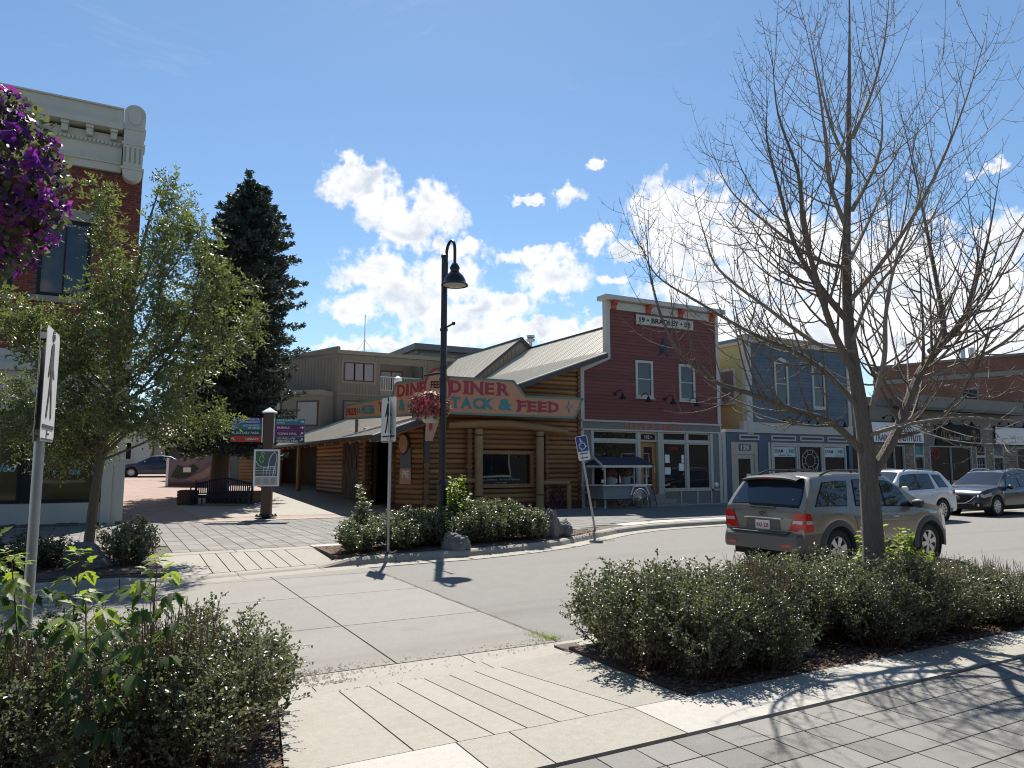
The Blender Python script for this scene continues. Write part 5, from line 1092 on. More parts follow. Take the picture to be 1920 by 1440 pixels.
# painted low display wall
mw = Vector((3.85,42.0,zplaza(42.0))); MW = empty('mural_wall', mw, 'low painted display wall of rocks and a wagon in front of the blue car', 'display wall'); Fm = Fr(mw, Vector((.90,-.43,0)))
Fm.bx('panel', mat('mural_paint', (.16,.12,.15), .7, var=.5, vscale=3.5, dirt=((.30,.17,.19), 1.8, .5, .8)), MW, -1.15,2.0,.0,1.42,-.1,0); Fm.bx('post', M['signwhite'], MW, -1.28,-1.152,0,1.5,-.12,.02)
build('rock_paint', Fm.poly(MB(), [(-.3,.35),(.5,.75),(1.05,1.1),(1.5,1.05),(1.3,.7),(.6,.4),(.2,.25)], .002,.02), mat('mural_rock', (.34,.21,.17), .8, var=.3, vscale=6), MW); Fm.bx('ledge', mat('mural_brown', (.12,.06,.045), .8, var=.3), MW, -1.1,1.9,.0,.22,.002,.03)
build('shrub_paint', Fm.poly(MB(), [(-1.05,.5),(-.7,1.15),(-.2,1.0),(.1,1.2),(.4,.95),(-.1,.5),(-.6,.4)], .002,.015), mat('mural_green', (.04,.05,.03), .8, var=.4, vscale=8), MW); Fm.bx('notice', M['signwhite'], MW, -.4,.0,.75,1.0,.02,.03)
# flower cart
ct = Vector((17.95,23.75,.158)); K_ = empty('flower_cart', ct, 'grey boarded flower cart with a shingled canopy and bicycle wheels', 'cart'); Fc = Fr(ct, X1)
for j in range(4):
    for n0,n1 in ((.42,.45),(-.45,-.42)): Fc.bx('side_board', M['cartgrey'], K_, -1.08,1.12,.38+j*.125,.50+j*.125,n0,n1)
    for a,b_ in ((-1.11,-1.081),(1.121,1.15)): Fc.bx('end_board', M['cartgrey'], K_, a,b_,.38+j*.125,.50+j*.125,-.45,.45)
Fc.bx('counter', M['signwhite'], K_, -1.2,1.22,.885,.93,-.52,.52); Fc.bx('handle_shelf', M['trim'], K_, -1.62,-1.205,.90,.925,-.35,.35); Fc.bx('floor', M['darkwood'], K_, -1.07,1.11,.34,.378,-.41,.41)
for a in (-1.0,1.05):
    for n in (-.40,.40): Fc.bx('canopy_post', M['trim'], K_, a-.03,a+.03,.932,1.72,n-.03,n+.03)
rm = MB(); e = [Fc.p(-1.28,1.70,.62),Fc.p(1.32,1.70,.62),Fc.p(1.32,1.70,-.62),Fc.p(-1.28,1.70,-.62)]; rg = [Fc.p(-1.05,2.02,0),Fc.p(1.0,2.02,0)]
rm.add(e+rg, [(0,1,5,4),(1,2,5),(2,3,4,5),(3,0,4),(3,2,1,0)]); build('canopy_roof', rm, M['shingle'], K_)
Fc.bx('valance', M['signwhite'], K_, -1.2,1.24,1.60,1.69,.52,.54); Fc.bx('valance', M['signwhite'], K_, -1.22,-1.2,1.60,1.69,-.5,.518)
build('gable_trim', MB().prism([Fc.p(-1.34,1.66,.64),Fc.p(-1.34,2.0,0),Fc.p(-1.34,1.66,-.64),Fc.p(-1.34,1.74,-.64),Fc.p(-1.34,2.1,0),Fc.p(-1.34,1.74,.64)], (.06,0,0)), M['trim'], K_)
for n in (.52,-.52):
    c = Fc.p(.62,.40,n); w = build('wheel', MB().lathe([(.40,-.018),(.40,.018),(.375,.02),(.375,-.02),(.40,-.018)], c, 32, 'y'), M['rubber'], K_); build('hub', MB().lathe([(0,-.05),(.03,-.05),(.03,.05),(0,.05)], c, 10, 'y'), M['cchrome'], w)
    sp = MB()
    for k in range(20): a = 2*math.pi*k/20; sp.tube([c, c+Vector((math.cos(a),0,math.sin(a)))*.378], .003, 3)
    build('spokes', sp, M['cchrome'], w); build('rim', MB().lathe([(.376,-.014),(.376,.014),(.362,.014),(.362,-.014),(.376,-.014)], c, 32, 'y'), M['cchrome'], w)
    arc = [(.62-.46,.52),(.62-.30,.86),(.62+.30,.86),(.62+.46,.52)]; build('mudguard', MB().tube([Fc.p(a,b_,n) for a,b_ in arc], .03, 6), M['signwhite'], K_)
for n in (-.35,.35): Fc.bx('leg', M['trim'], K_, -.98,-.93,.0,.38,n-.025,n+.025)
for r,m in ((-.42,'pinkpetal'),(.28,'leafshrub')):
    c = Fc.p(r,.932,.05); PT = empty('flower_pot', c, 'grey pot of pink flowers on the cart counter' if r < 0 else 'grey pot of dark foliage on the cart counter', 'flower pot', 'pots on the flower cart'); build('pot', MB().lathe([(0,0),(.17,0),(.21,.30),(.19,.30),(0,.27)], c, 14), M['cartgrey'], PT, smooth=True)
    n = 420; P = unit(n)*np.array([.27,.27,.24])*RNG.uniform(.5,1,n)[:,None]; P[:,2] += .45; mk('foliage', leaf_mesh('foliage', P, unit(n), unit(n), RNG.uniform(.05,.09,n), M['leafshrub'], 1.3), PT, (0,0,0))
    n = 170 if r < 0 else 60; d = unit(n); P = d*np.array([.29,.29,.27]); P[:,2] += .46; mk('flowers', leaf_mesh('flowers', P, np.cross(d,unit(n)), d, RNG.uniform(.04,.08,n), M['pinkpetal'], 2.2), PT, (0,0,0), 'stuff')
sb = Vector((19.55,23.7,.16)); AB = empty('easel_board', sb, 'small dark easel board beside the shop steps', 'easel'); 
for y in (-.18,.18): build('easel_leg', MB().tube([sb+Vector((y,-.12,0)),sb+Vector((y*.7,.12,.85))], .02, 6).tube([sb+Vector((y,.36,0)),sb+Vector((y*.7,.12,.85))], .02, 6), M['darkwood'], AB)
build('board', MB().hexa([sb+Vector(p) for p in ((-.17,-.06,.22),(.17,-.06,.22),(.17,-.03,.22),(-.17,-.03,.22))],[sb+Vector(p) for p in ((-.13,.08,.72),(.13,.08,.72),(.13,.11,.72),(-.13,.11,.72))]), M['slate'], AB)
# boulders
def boulder(p, s, seed, label, peak=0.):
    rs = np.random.default_rng(seed); bm = bmesh.new(); bmesh.ops.create_icosphere(bm, subdivisions=4, radius=1)
    pl = [(Vector(v).normalized(), rs.uniform(.55,.88)) for v in rs.normal(size=(15,3))]
    for v in bm.verts:
        d = v.co.normalized(); k = min([1.0]+[q/max(d.dot(n), 1e-3) for n, q in pl if d.dot(n) > .2]); v.co = d*k*(1+.045*math.sin(9*d.x+seed)+.035*math.sin(17*d.y+5*d.z)+.03*math.sin(23*d.z+seed)+.022*math.sin(41*d.x+29*d.y)+.015*math.sin(67*d.z+31*d.x))
        v.co = Vector((v.co.x*s[0]*(1-peak*max(0,v.co.z)), v.co.y*s[1]*(1-peak*max(0,v.co.z)), max(v.co.z,-.35)*s[2]))
    me = bpy.data.meshes.new('boulder'); bm.to_mesh(me); bm.free(); me.materials.append(M['rock']); me.polygons.foreach_set('use_smooth', [True]*len(me.polygons)); me.set_sharp_from_angle(angle=rad(24))
    return tag(mk('boulder', me, None, Vector(p)), label, 'rock', 'boulders in the planters')
boulder((9.25,14.95,.30), (.33,.30,.58), 4, 'tall pointed grey boulder at the right end of the far planter', .35)
boulder((9.68,15.05,.28), (.22,.24,.36), 9, 'small grey boulder against the right side of the tall pointed one', .1)
boulder((6.25,13.86,.24), (.36,.26,.34), 6, 'grey wedge boulder at the kerb in front of the street lamp', .3)
boulder((-.18,14.05,.24), (.43,.30,.36), 12, 'flat-topped dark boulder beside the young ash trunk', 0)
boulder((5.55,4.72,.18), (.20,.16,.12), 21, 'half buried pale boulder under the big near hedge', 0)
# ------------------------------------------------------------------ vehicles
def ip(tab, u):
    if u <= tab[0][0]: return tab[0][1]
    for (a,b),(c,d) in zip(tab, tab[1:]):
        if u <= c: return b+(d-b)*(u-a)/max(c-a,1e-6)
    return tab[-1][1]
def car(S, pos, rz, label, cat, group=None, name='parked_car'):
    T = empty(name, pos, label, cat, group, rz, local=True); L_, W_ = S['L'], S['W']; R = S['R']; AR = S['AR']
    ws = S['wheels']; keys = sorted(set([k for t in (S['zt'],S['zb'],S['plan']) for k,_ in t]))
    us = set(keys); n = int(L_/.09)
    us |= {L_*i/n for i in range(n+1)}
    for w in ws: us |= {w+AR*math.cos(math.pi*i/18) for i in range(19)}
    us = sorted(u for u in us if 0 <= u <= L_); us = [u for i,u in enumerate(us) if i == 0 or u-us[i-1] > .004]
    def sec(u):
        hw = W_/2*ip(S['plan'],u); zt = ip(S['zt'],u); zb = min(ip(S['zb'],u), zt-.02); sill = ip(S['sill'],u); zl = sill
        for w in ws:
            if abs(u-w) < AR: zl = max(zl, R+math.sqrt(AR*AR-(u-w)**2))
        zl = min(zl, zb-.08); g = zt-zb; yt = hw-.035-S['tumble']*max(0,g-.08)
        P = [(hw-.03,zl),(hw-.004,zl+.18*(zb-zl)),(hw,zl+.45*(zb-zl)),(hw-.006,zl+.75*(zb-zl)),(hw-.02,zb-.03*min(1,g*4)),(hw-.045,zb+.002),
             (hw-.045+(yt-hw+.045)*.5, zb+g*.46),(yt,zb+g*.88),(yt-.05,zb+g*.965),(yt*.62,zt),(0,zt+.012)]
        return P
    C = {}
    def pt(u, i): return C[u][i]
    rows = []
    for u in us: C[u] = sec(u); rows.append(C[u])
    k = len(rows[0]); groups = {}
    for sg in (1,-1):
        for a in range(len(us)-1):
            for i in range(k-1):
                q = [(us[a],)+rows[a][i],(us[a],)+rows[a][i+1],(us[a+1],)+rows[a+1][i+1],(us[a+1],)+rows[a+1][i]]
                cu = sum(p[0] for p in q)/4; cz = sum(p[2] for p in q)/4
                m = S['mat'](cu, cz, i); V = [(p[0]-L_/2, sg*p[1], p[2]) for p in q]
                if sg > 0: V = V[::-1]
                groups.setdefault(m, MB()).add(V, [(0,1,2,3)])
        for e in (0,-1):
            u = us[e]; r = rows[e]
            for i in range(k-1):
                q = [(u,)+r[i],(u,)+r[i+1],(u,0,r[i+1][1]),(u,0,r[i][1])]; V = [(p[0]-L_/2, sg*p[1], p[2]) for p in q]
                cz = (r[i][1]+r[i+1][1])/2; groups.setdefault(S['mat'](u, cz, i), MB()).add(V if (sg > 0) == (e == 0) else V[::-1], [(0,1,2,3)])
    for (nm, m), mb in groups.items():
        bm = bmesh.new(); vs = [bm.verts.new(v) for v in mb.v]
        for f in mb.f:
            try: bm.faces.new([vs[i] for i in f])
            except ValueError: pass
        bmesh.ops.remove_doubles(bm, verts=bm.verts, dist=.0008); bmesh.ops.dissolve_degenerate(bm, dist=.0005, edges=bm.edges); bmesh.ops.recalc_face_normals(bm, faces=bm.faces)
        bm.verts.index_update(); m2 = MB(); m2.v = [tuple(v.co) for v in bm.verts]; m2.f = [tuple(v.index for v in f.verts) for f in bm.faces]; bm.free()
        build(nm, m2, M[m], T, smooth=True, sharp=38)
    def side(u, t, sg, off):     # a point of the greenhouse side, t 0..1 from belt to roof edge
        s = sec(u); a, b, c = s[5], s[6], s[7]
        y, z = (a[0]+(b[0]-a[0])*t*2, a[1]+(b[1]-a[1])*t*2) if t < .5 else (b[0]+(c[0]-b[0])*(t*2-1), b[1]+(c[1]-b[1])*(t*2-1))
        return (u-L_/2, sg*(y+off), z+off*.25)
    for (b0,b1,t0u,t1u,t0,t1) in S['side']:
        for sg in (1,-1):
            mb = MB(); mb2 = MB()
            def gr(mb, e, off):
                G_ = []
                for j in range(5):
                    v = j/4; t = t0-e*.9+(t1-t0+e*1.8)*v; G_.append([side(max(.02,min(L_, (b0-e+(t0u-b0)*v)+((b1+e+(t1u-b1)*v)-(b0-e+(t0u-b0)*v))*i/8)), max(.0,min(1,t)), sg, off) for i in range(9)])
                mb.grid(G_ if sg < 0 else [r[::-1] for r in G_])
            gr(mb2, .025, .004); gr(mb, 0, .010)
            w = build('side_window', mb, M['cglass'], T, smooth=True); build('window_seal', mb2, M['blackmat'], w, smooth=True)
    def top(u, s, off):
        r = sec(u); zt = ip(S['zt'],u); d = .02; sl_ = (ip(S['zt'],u+d)-ip(S['zt'],u-d))/(2*d); n = Vector((-sl_,0,1)).normalized()
        y = s*r[8][0]; z = zt+.012-(.012+ (zt-r[8][1]))*abs(s)**3
        return (u-L_/2+n.x*off, y, z+n.z*off)
    for nm, u0, u1, w0, w1 in S['top']:
        mb = MB(); mb.grid([[top(u0+(u1-u0)*j/6, (w0+(w1-w0)*j/6)*(-1+2*i/10), .008) for i in range(11)] for j in range(7)]); 
        o = build(nm, mb, M['cglass'], T, smooth=True)
        mb = MB(); mb.grid([[top(u0-.03*(1 if u1>u0 else -1)+(u1-u0+.06*(1 if u1>u0 else -1))*j/6, (w0+(w1-w0)*j/6+.03)*(-1+2*i/10), .003) for i in range(11)] for j in range(7)]); build('window_seal', mb, M['blackmat'], o, smooth=True)
    for w in ws:
        for sg in (1,-1):
            y = sg*(W_/2-.02-S['tw']/2); c = (w-L_/2, y, R); tw = S['tw']/2; rr = S['rim']
            t = build('wheel', MB().lathe([(rr,-tw*.9),(R-.05,-tw),(R-.01,-tw*.8),(R,-tw*.4),(R,tw*.4),(R-.01,tw*.8),(R-.05,tw),(rr,tw*.9),(rr-.02,tw*.5),(rr-.02,-tw*.5)], c, 32, 'y'), M['rubber'], T, smooth=True)
            mb = MB(); o = tw*.80*sg; mb.lathe([(rr+.004,o*1.05),(rr-.01,o*1.12),(rr-.03,o*1.0),(rr-.035,o*.4)], c, 30, 'y'); mb.lathe([(0,o*.9),(.06,o*.9),(.065,o*.7)], c, 14, 'y')
            ns = S['spokes']
            for i in range(ns):
                a = 2*math.pi*i/ns+.2; d = Vector((math.cos(a),0,math.sin(a))); pz = Vector((-math.sin(a),0,math.cos(a))); cv = Vector(c)+Vector((0,o*.82,0)); e = Vector((0,o*.16,0)); wd = .026 if ns > 6 else .042
                mb.prism([cv+d*.04+pz*wd*.8+e, cv+d*(rr-.02)+pz*wd*1.25+e*1.5, cv+d*(rr-.02)-pz*wd*1.25+e*1.5, cv+d*.04-pz*wd*.8+e], (0,-o*.2,0))
            build('rim', mb, M['rim'], t, smooth=True, sharp=30); build('brake_disc', MB().lathe([(0,o*.2),(rr*.7,o*.2),(rr*.7,o*.1)], c, 20, 'y'), M['slate'], t)
            build('wheel_well', MB().lathe([(AR+.01,-.16),(AR+.01,.12),(0,-.16)] if sg > 0 else [(AR+.01,.16),(AR+.01,-.12),(0,.16)], (w-L_/2, sg*(W_/2-.16), R), 24, 'y'), M['blackmat'], T)
            if S.get('flare'):
                arc = [Vector((w-L_/2+(AR+.035)*math.cos(a), sg*(W_/2+.0), R+(AR+.035)*math.sin(a))) for a in [math.pi*(-.05+1.1*i/20) for i in range(21)]]
                mb = MB(); k0 = []
                for i,p in enumerate(arc):
                    d = (p-Vector((w-L_/2, p.y, R))).normalized(); k0.append([p-d*.055+Vector((0,-sg*.06,0)), p-d*.05+Vector((0,sg*.022,0)), p+d*.01+Vector((0,sg*.020,0)), p+d*.06+Vector((0,-sg*.004,0)), p+d*.06+Vector((0,-sg*.04,0))])
                mb.grid(k0 if sg > 0 else [r[::-1] for r in k0]); build('wheel_arch_flare', mb, M['cladding'], T, smooth=True)
    build('underbody', MB().box(-L_/2+.25, L_/2-.3, -W_/2+.15, W_/2-.15, .22, .42), M['blackmat'], T)
    sd = lambda u, z, sg, off=.006: (u-L_/2, sg*(max(q for q in [yat(u,z)])+off), z)
    def yat(u, z):
        s = sec(u)
        for (y0,z0),(y1,z1) in zip(s, s[1:]):
            if z0 <= z <= z1 and z1 > z0: return y0+(y1-y0)*(z-z0)/(z1-z0)
        return s[2][0]
    for sg in (1,-1):
        for line in S.get('seams', []):
            build('door_seam', MB().tube([sd(u,z,sg,.001) for u,z in line], .005, 5), M['blackmat'], T)
        for (u,z) in S.get('handles', []):
            build('door_handle', MB().tube([sd(u-.09,z,sg,.005),sd(u-.07,z,sg,.03),sd(u+.07,z,sg,.03),sd(u+.09,z,sg,.005)], [.012,.016,.016,.012], 8), M[S['handle']], T, smooth=True)
        u, z = S['mirror']; y = sg*(yat(u,z)+.0); x = u-L_/2
        mbm = MB(); mbm.lathe([(0,-.12),(.06,-.11),(.085,-.04),(.088,.04),(.06,.10),(0,.115)], (0,0,0), 14, 'y'); mbm.v = [(x+p[0]*.75, y+sg*(.15+p[1]*.95), z+p[2]*.95+.02) for p in mbm.v]
        mr = build('mirror', mbm, M[S['mirrorm']], T, smooth=True); build('mirror_stalk', MB().tube([(x+.02,y-sg*.02,z-.03),(x,y+sg*.08,z)], .03, 6), M['blackmat'], mr)
        if S.get('rails'):
            u0,u1 = S['rails']; ps = []
            for i in range(9):
                u = u0+(u1-u0)*i/8; s = sec(u); ps.append((u-L_/2, sg*(s[7][0]-.05), s[8][1]+.012+(.055 if 0 < i < 8 else 0)))
            build('roof_rail', MB().tube(ps, .02, 8).tube([ps[4],(ps[4][0],ps[4][1],ps[4][2]-.05)], .02, 6), M[S['railm']], T, smooth=True)
    return T, sec, yat, top
def patch(T, nm, m, pts, parent=None, nrm=(-1,0,0), th=.012): return build(nm, MB().prism(pts, Vector(nrm)*th), M[m], parent or T)
def lens(T, S, sec, yat, nm, mt, cor, sg, off=.008, n=6, parent=None):
    """lens laid on the body side: cor = (u,z) corners bottom-left, bottom-right, top-right, top-left"""
    g = []
    for j in range(n+1):
        v = j/n; r = []
        for i in range(n+1):
            w = i/n; u = (cor[0][0]*(1-w)+cor[1][0]*w)*(1-v)+(cor[3][0]*(1-w)+cor[2][0]*w)*v; z = (cor[0][1]*(1-w)+cor[1][1]*w)*(1-v)+(cor[3][1]*(1-w)+cor[2][1]*w)*v
            r.append((u-S['L']/2-.0, sg*(yat(u,z)+off), z))
        g.append(r)
    mb = MB(); mb.grid(g if sg < 0 else [r[::-1] for r in g]); return build(nm, mb, M[mt], parent or T, smooth=True)
# --- champagne SUV, driving away along the near lane
def mat_sor(u, z, i):
    if u < .95 and z < .655 or u > 4.05 and z < .60 : return ('bumper', 'bumper')
    if z < .50: return ('lower_cladding', 'bumper')
    return ('body', 'silver')
SOR = dict(L=4.58, W=1.87, R=.365, AR=.43, wheels=(.99,3.70), tumble=.30, tw=.24, rim=.235, spokes=6, flare=True, mat=mat_sor,
    zt=[(0,.60),(.05,.655),(.13,.665),(.15,1.09),(.17,1.115),(.50,1.60),(.56,1.645),(1.2,1.695),(2.2,1.70),(2.72,1.655),(3.50,1.175),(3.62,1.135),(4.15,1.055),(4.42,.95),(4.54,.75),(4.58,.60)],
    zb=[(0,.56),(.05,.62),(.13,.645),(.15,1.06),(.5,1.085),(2.5,1.03),(3.4,1.02),(4.1,.95),(4.42,.86),(4.54,.66),(4.58,.5)],
    plan=[(0,.80),(.03,.88),(.10,.93),(.14,.945),(.3,.985),(.8,1),(3.7,1),(4.2,.96),(4.42,.88),(4.54,.76),(4.58,.66)], sill=[(0,.36),(.2,.33),(.5,.33),(1.5,.34),(3.2,.34),(4.2,.33),(4.58,.36)],
    side=[(.46,1.28,.80,1.46,.10,.86),(1.56,2.38,1.66,2.36,.10,.90),(2.44,3.28,2.44,2.92,.10,.90)], top=[('rear_window',.185,.475,.93,.90),('windshield',3.46,2.76,.97,.95)],
    seams=[[(1.42,1.06),(1.42,.98),(1.50,.80),(1.53,.62)],[(2.41,1.03),(2.41,.45)],[(3.34,1.03),(3.36,.60)],[(1.55,.44),(3.25,.44)]], handles=[(1.68,.90),(2.62,.90)], handle='rim', mirror=(3.22,1.10), mirrorm='cladding', rails=(.85,2.62), railm='black')
Tc, sec, yat, top = car(SOR, (12.56, 9.58, .0), rad(1.2), 'champagne silver SUV seen from behind in the near lane behind the hedge', 'car', 'cars in the street')
hL = SOR['L']/2
for sg in (1,-1):
    c = [(.16,.70),(.33,.70),(.28,1.01),(.17,1.01)]
    tl = lens(Tc, SOR, sec, yat, 'tail_light', 'lampred', c, sg, .012); lens(Tc, SOR, sec, yat, 'reversing_lens', 'lampclear', [(.17,.83),(.295,.83),(.288,.885),(.17,.885)], sg, .016, parent=tl)
    build('tail_light_back', MB().hexa([(.128-hL,sg*.55,.70),(.165-hL,sg*.86,.70),(.165-hL,sg*.90,.70),(.135-hL,sg*.885,.70)] if sg > 0 else [(.128-hL,sg*.55,.70),(.135-hL,sg*.885,.70),(.165-hL,sg*.90,.70),(.165-hL,sg*.86,.70)],
        [(.128-hL,sg*.70,1.01),(.165-hL,sg*.86,1.01),(.165-hL,sg*.90,1.01),(.135-hL,sg*.885,1.01)] if sg > 0 else [(.128-hL,sg*.70,1.01),(.135-hL,sg*.885,1.01),(.165-hL,sg*.90,1.01),(.165-hL,sg*.86,1.01)]), M['lampred'], tl)
    patch(Tc, 'reversing_lens', 'lampclear', [(.127-hL,sg*.645,.83),(.127-hL,sg*.85,.83),(.127-hL,sg*.86,.885),(.127-hL,sg*.665,.885)], tl, th=.004)
    patch(Tc, 'reflector', 'lampred', [(.004-hL,sg*.50,.42),(.012-hL,sg*.70,.43),(.012-hL,sg*.70,.48),(.004-hL,sg*.50,.465)], None, th=.016)
sp = MB(); sp.grid([[(.30-hL+a, y, 1.585+b-.05*(abs(y)/.62)**3) for y in [-.62+1.24*k/14 for k in range(15)]] for a,b in ((.30,.075),(.12,.07),(.0,.035),(.02,.0),(.16,-.01))]); build('roof_spoiler', sp, M['black'], Tc, smooth=True)
build('brake_lamp', MB().box(.296-hL,.312-hL,-.14,.14,1.60,1.622), M['lampred'], Tc)
patch(Tc, 'plate_recess', 'bumper', [(.135-hL,-.40,.70),(.135-hL,.40,.70),(.138-hL,.36,.875),(.138-hL,-.36,.875)], th=.006)
pt_ = patch(Tc, 'licence_plate', 'signwhite', [(.126-hL,-.16,.70),(.126-hL,.16,.70),(.128-hL,.16,.86),(.128-hL,-.16,.86)], th=.008)
Fp_ = Fr((.118-hL,0,0), (0,-1,0)); text(Fp_, 'RXA 228', M['lampred'], pt_, 0, .775, .26, .075, .002, .002, .003)
build('chrome_strip', MB().tube([(.125-hL,-.42,.905),(.118-hL,0,.91),(.125-hL,.42,.905)], .016, 8), M['cchrome'], Tc, smooth=True)
bd_ = build('badge', MB().prism([(.128-hL,.075*math.cos(k*math.pi/10),.985+.042*math.sin(k*math.pi/10)) for k in range(20)], (-.012,0,0)), M['cchrome'], Tc); build('badge_field', MB().prism([(.1155-hL,.064*math.cos(k*math.pi/10),.985+.033*math.sin(k*math.pi/10)) for k in range(20)], (-.002,0,0)), M['black'], bd_); text(Fr((.113-hL,0,0),(0,-1,0)), 'KIA', M['cchrome'], bd_, 0, .985, .09, .038, .001, .002, .003)
text(Fr((.136-hL,0,0),(0,-1,0)), 'Sorento', M['cchrome'], Tc, -.58, 1.02, .24, .034, .002, .003, .002, shear=.3)
wp = build('rear_wiper', MB().tube([(.165-hL,.05,1.10),(.185-hL,-.02,1.135),(.19-hL,-.40,1.145)], .011, 6).tube([(.13-hL,.28,1.09),(.13-hL,-.28,1.09)], .014, 6), M['blackmat'], Tc)
patch(Tc, 'window_sticker', 'signwhite', [(.206-hL,.60,1.165),(.206-hL,.70,1.165),(.245-hL,.69,1.235),(.245-hL,.60,1.235)], th=.004); patch(Tc, 'window_sticker', 'signwhite', [(.205-hL,-.55,1.16),(.205-hL,-.62,1.16),(.225-hL,-.63,1.20),(.25-hL,-.585,1.25),(.225-hL,-.54,1.20)][::-1], th=.004)
build('fuel_door', MB().tube([(u-hL, -(yat(u,z)+.002), z) for u,z in ((.86,.82),(1.06,.82),(1.06,.99),(.86,.99),(.86,.82))], .0035, 4), M['blackmat'], Tc)
build('tow_hitch', MB().box(-.06-hL,.2-hL,-.04,.04,.30,.37), M['blackmat'], Tc)
patch(Tc, 'step_pad', 'cladding', [(.0-hL,-.6,.655),(.0-hL,.6,.655),(.11-hL,.62,.672),(.11-hL,-.62,.672)], nrm=(0,0,1), th=.012)
build('headlight', MB().box(hL-.30,hL-.06,.55,.75,.74,.86).box(hL-.30,hL-.06,-.75,-.55,.74,.86), M['lampclear'], Tc)
# --- white SUV parked at the far kerb
WH = dict(L=4.70, W=1.85, R=.36, AR=.42, wheels=(.93,3.79), tumble=.34, tw=.23, rim=.24, spokes=10, mat=lambda u,z,i: ('bumper','cladding') if z < .36 else ('body','carwhite'),
    zt=[(0,.62),(.05,.72),(.10,.98),(.16,1.06),(.62,1.60),(.75,1.655),(1.5,1.69),(2.3,1.685),(2.80,1.635),(3.62,1.12),(3.75,1.08),(4.3,1.02),(4.56,.92),(4.66,.72),(4.70,.55)],
    zb=[(0,.55),(.05,.68),(.10,.94),(.16,1.02),(.6,1.06),(2.5,1.0),(3.5,.98),(4.2,.93),(4.56,.84),(4.66,.6),(4.70,.45)],
    plan=[(0,.82),(.05,.92),(.15,.96),(.5,.99),(.9,1),(3.8,1),(4.3,.96),(4.56,.86),(4.66,.74),(4.7,.62)], sill=[(0,.34),(.5,.28),(4.2,.28),(4.7,.32)],
    side=[(.52,1.02,.80,1.22,.12,.85),(1.30,2.10,1.38,2.14,.08,.90),(2.16,3.24,2.20,2.92,.08,.90)], top=[('rear_window',.2,.6,.9,.86),('windshield',3.58,2.86,.97,.94)],
    seams=[[(1.24,1.02),(1.30,.75)],[(2.13,1.0),(2.15,.35)],[(3.30,.98),(3.32,.45)]], handles=[(1.45,.86),(2.35,.86)], handle='carwhite', mirror=(3.10,1.08), mirrorm='carwhite', rails=(.9,2.6), railm='black')
Tw, sec, yat, top = car(WH, (23.05, 15.58, .0), math.pi, 'white SUV parked at the far kerb just ahead of the dark one', 'car', 'cars in the street')
for sg in (1,-1): lens(Tw, WH, sec, yat, 'tail_light', 'lampred', [(.09,.82),(.30,.88),(.30,1.0),(.13,1.0)], sg, .01); build('headlight', MB().box(2.05,2.25,sg*.62-.12,sg*.62+.12,.74,.86), M['lampclear'], Tw)
# --- graphite crossover behind it
MZ = dict(L=4.56, W=1.85, R=.355, AR=.41, wheels=(.95,3.65), tumble=.36, tw=.23, rim=.235, spokes=10, mat=lambda u,z,i: ('bumper','blackmat') if z < .34 or (u > 4.46 and .2 < z < .44) else ('body','cardark'),
    zt=[(0,.62),(.05,.75),(.12,1.0),(.2,1.07),(.75,1.54),(.9,1.60),(1.6,1.665),(2.2,1.655),(2.62,1.60),(3.42,1.10),(3.55,1.06),(4.1,.99),(4.38,.90),(4.47,.78),(4.53,.60),(4.56,.48)],
    zb=[(0,.55),(.05,.7),(.12,.94),(.2,1.02),(.7,1.06),(2.2,.99),(3.3,.95),(3.9,.90),(4.38,.80),(4.47,.70),(4.53,.54),(4.56,.4)],
    plan=[(0,.82),(.06,.92),(.2,.96),(.8,1),(3.7,1),(4.1,.97),(4.34,.90),(4.46,.80),(4.53,.70),(4.56,.6)], sill=[(0,.32),(.6,.26),(4.1,.26),(4.56,.25)],
    side=[(.72,1.10,.98,1.26,.14,.8),(1.20,1.98,1.36,2.02,.08,.88),(2.04,3.04,2.06,2.74,.08,.88)], top=[('rear_window',.26,.72,.88,.84),('windshield',3.38,2.68,.97,.94)],
    seams=[[(1.28,.9),(1.36,.6)],[(2.01,.98),(2.03,.32)],[(3.12,.94),(3.14,.4)]], handles=[(1.38,.84),(2.25,.84)], handle='cardark', mirror=(2.92,1.03), mirrorm='cardark', rails=(1.0,2.5), railm='rim')
Tm, sec, yat, top = car(MZ, (29.86, 15.98, .0), math.pi, 'graphite grey crossover facing left, parked at the far kerb behind the white SUV', 'car', 'cars in the street')
hM = MZ['L']/2
gr_ = build('grille', MB().prism([(hM-.03,-.46,.76),(hM-.03,.46,.76),(hM-.0,.40,.56),(hM+.01,.26,.46),(hM+.01,-.26,.46),(hM-.0,-.40,.56)], (.03,0,0)), M['blackmat'], Tm)
build('chrome_wing', MB().tube([(hM-.03,-.62,.74),(hM+.02,-.44,.56),(hM+.045,-.26,.47),(hM+.05,0,.455),(hM+.045,.26,.47),(hM+.02,.44,.56),(hM-.03,.62,.74)], .016, 8), M['cchrome'], Tm, smooth=True)
bg = MB().tube([(hM+.04,.085*math.cos(k*math.pi/10),.655+.068*math.sin(k*math.pi/10)) for k in range(21)], .012, 6).tube([(hM+.04,-.075,.67),(hM+.045,-.03,.70),(hM+.045,0,.63),(hM+.045,.03,.70),(hM+.04,.075,.67)], .010, 6); build('badge', bg, M['cchrome'], Tm, smooth=True)
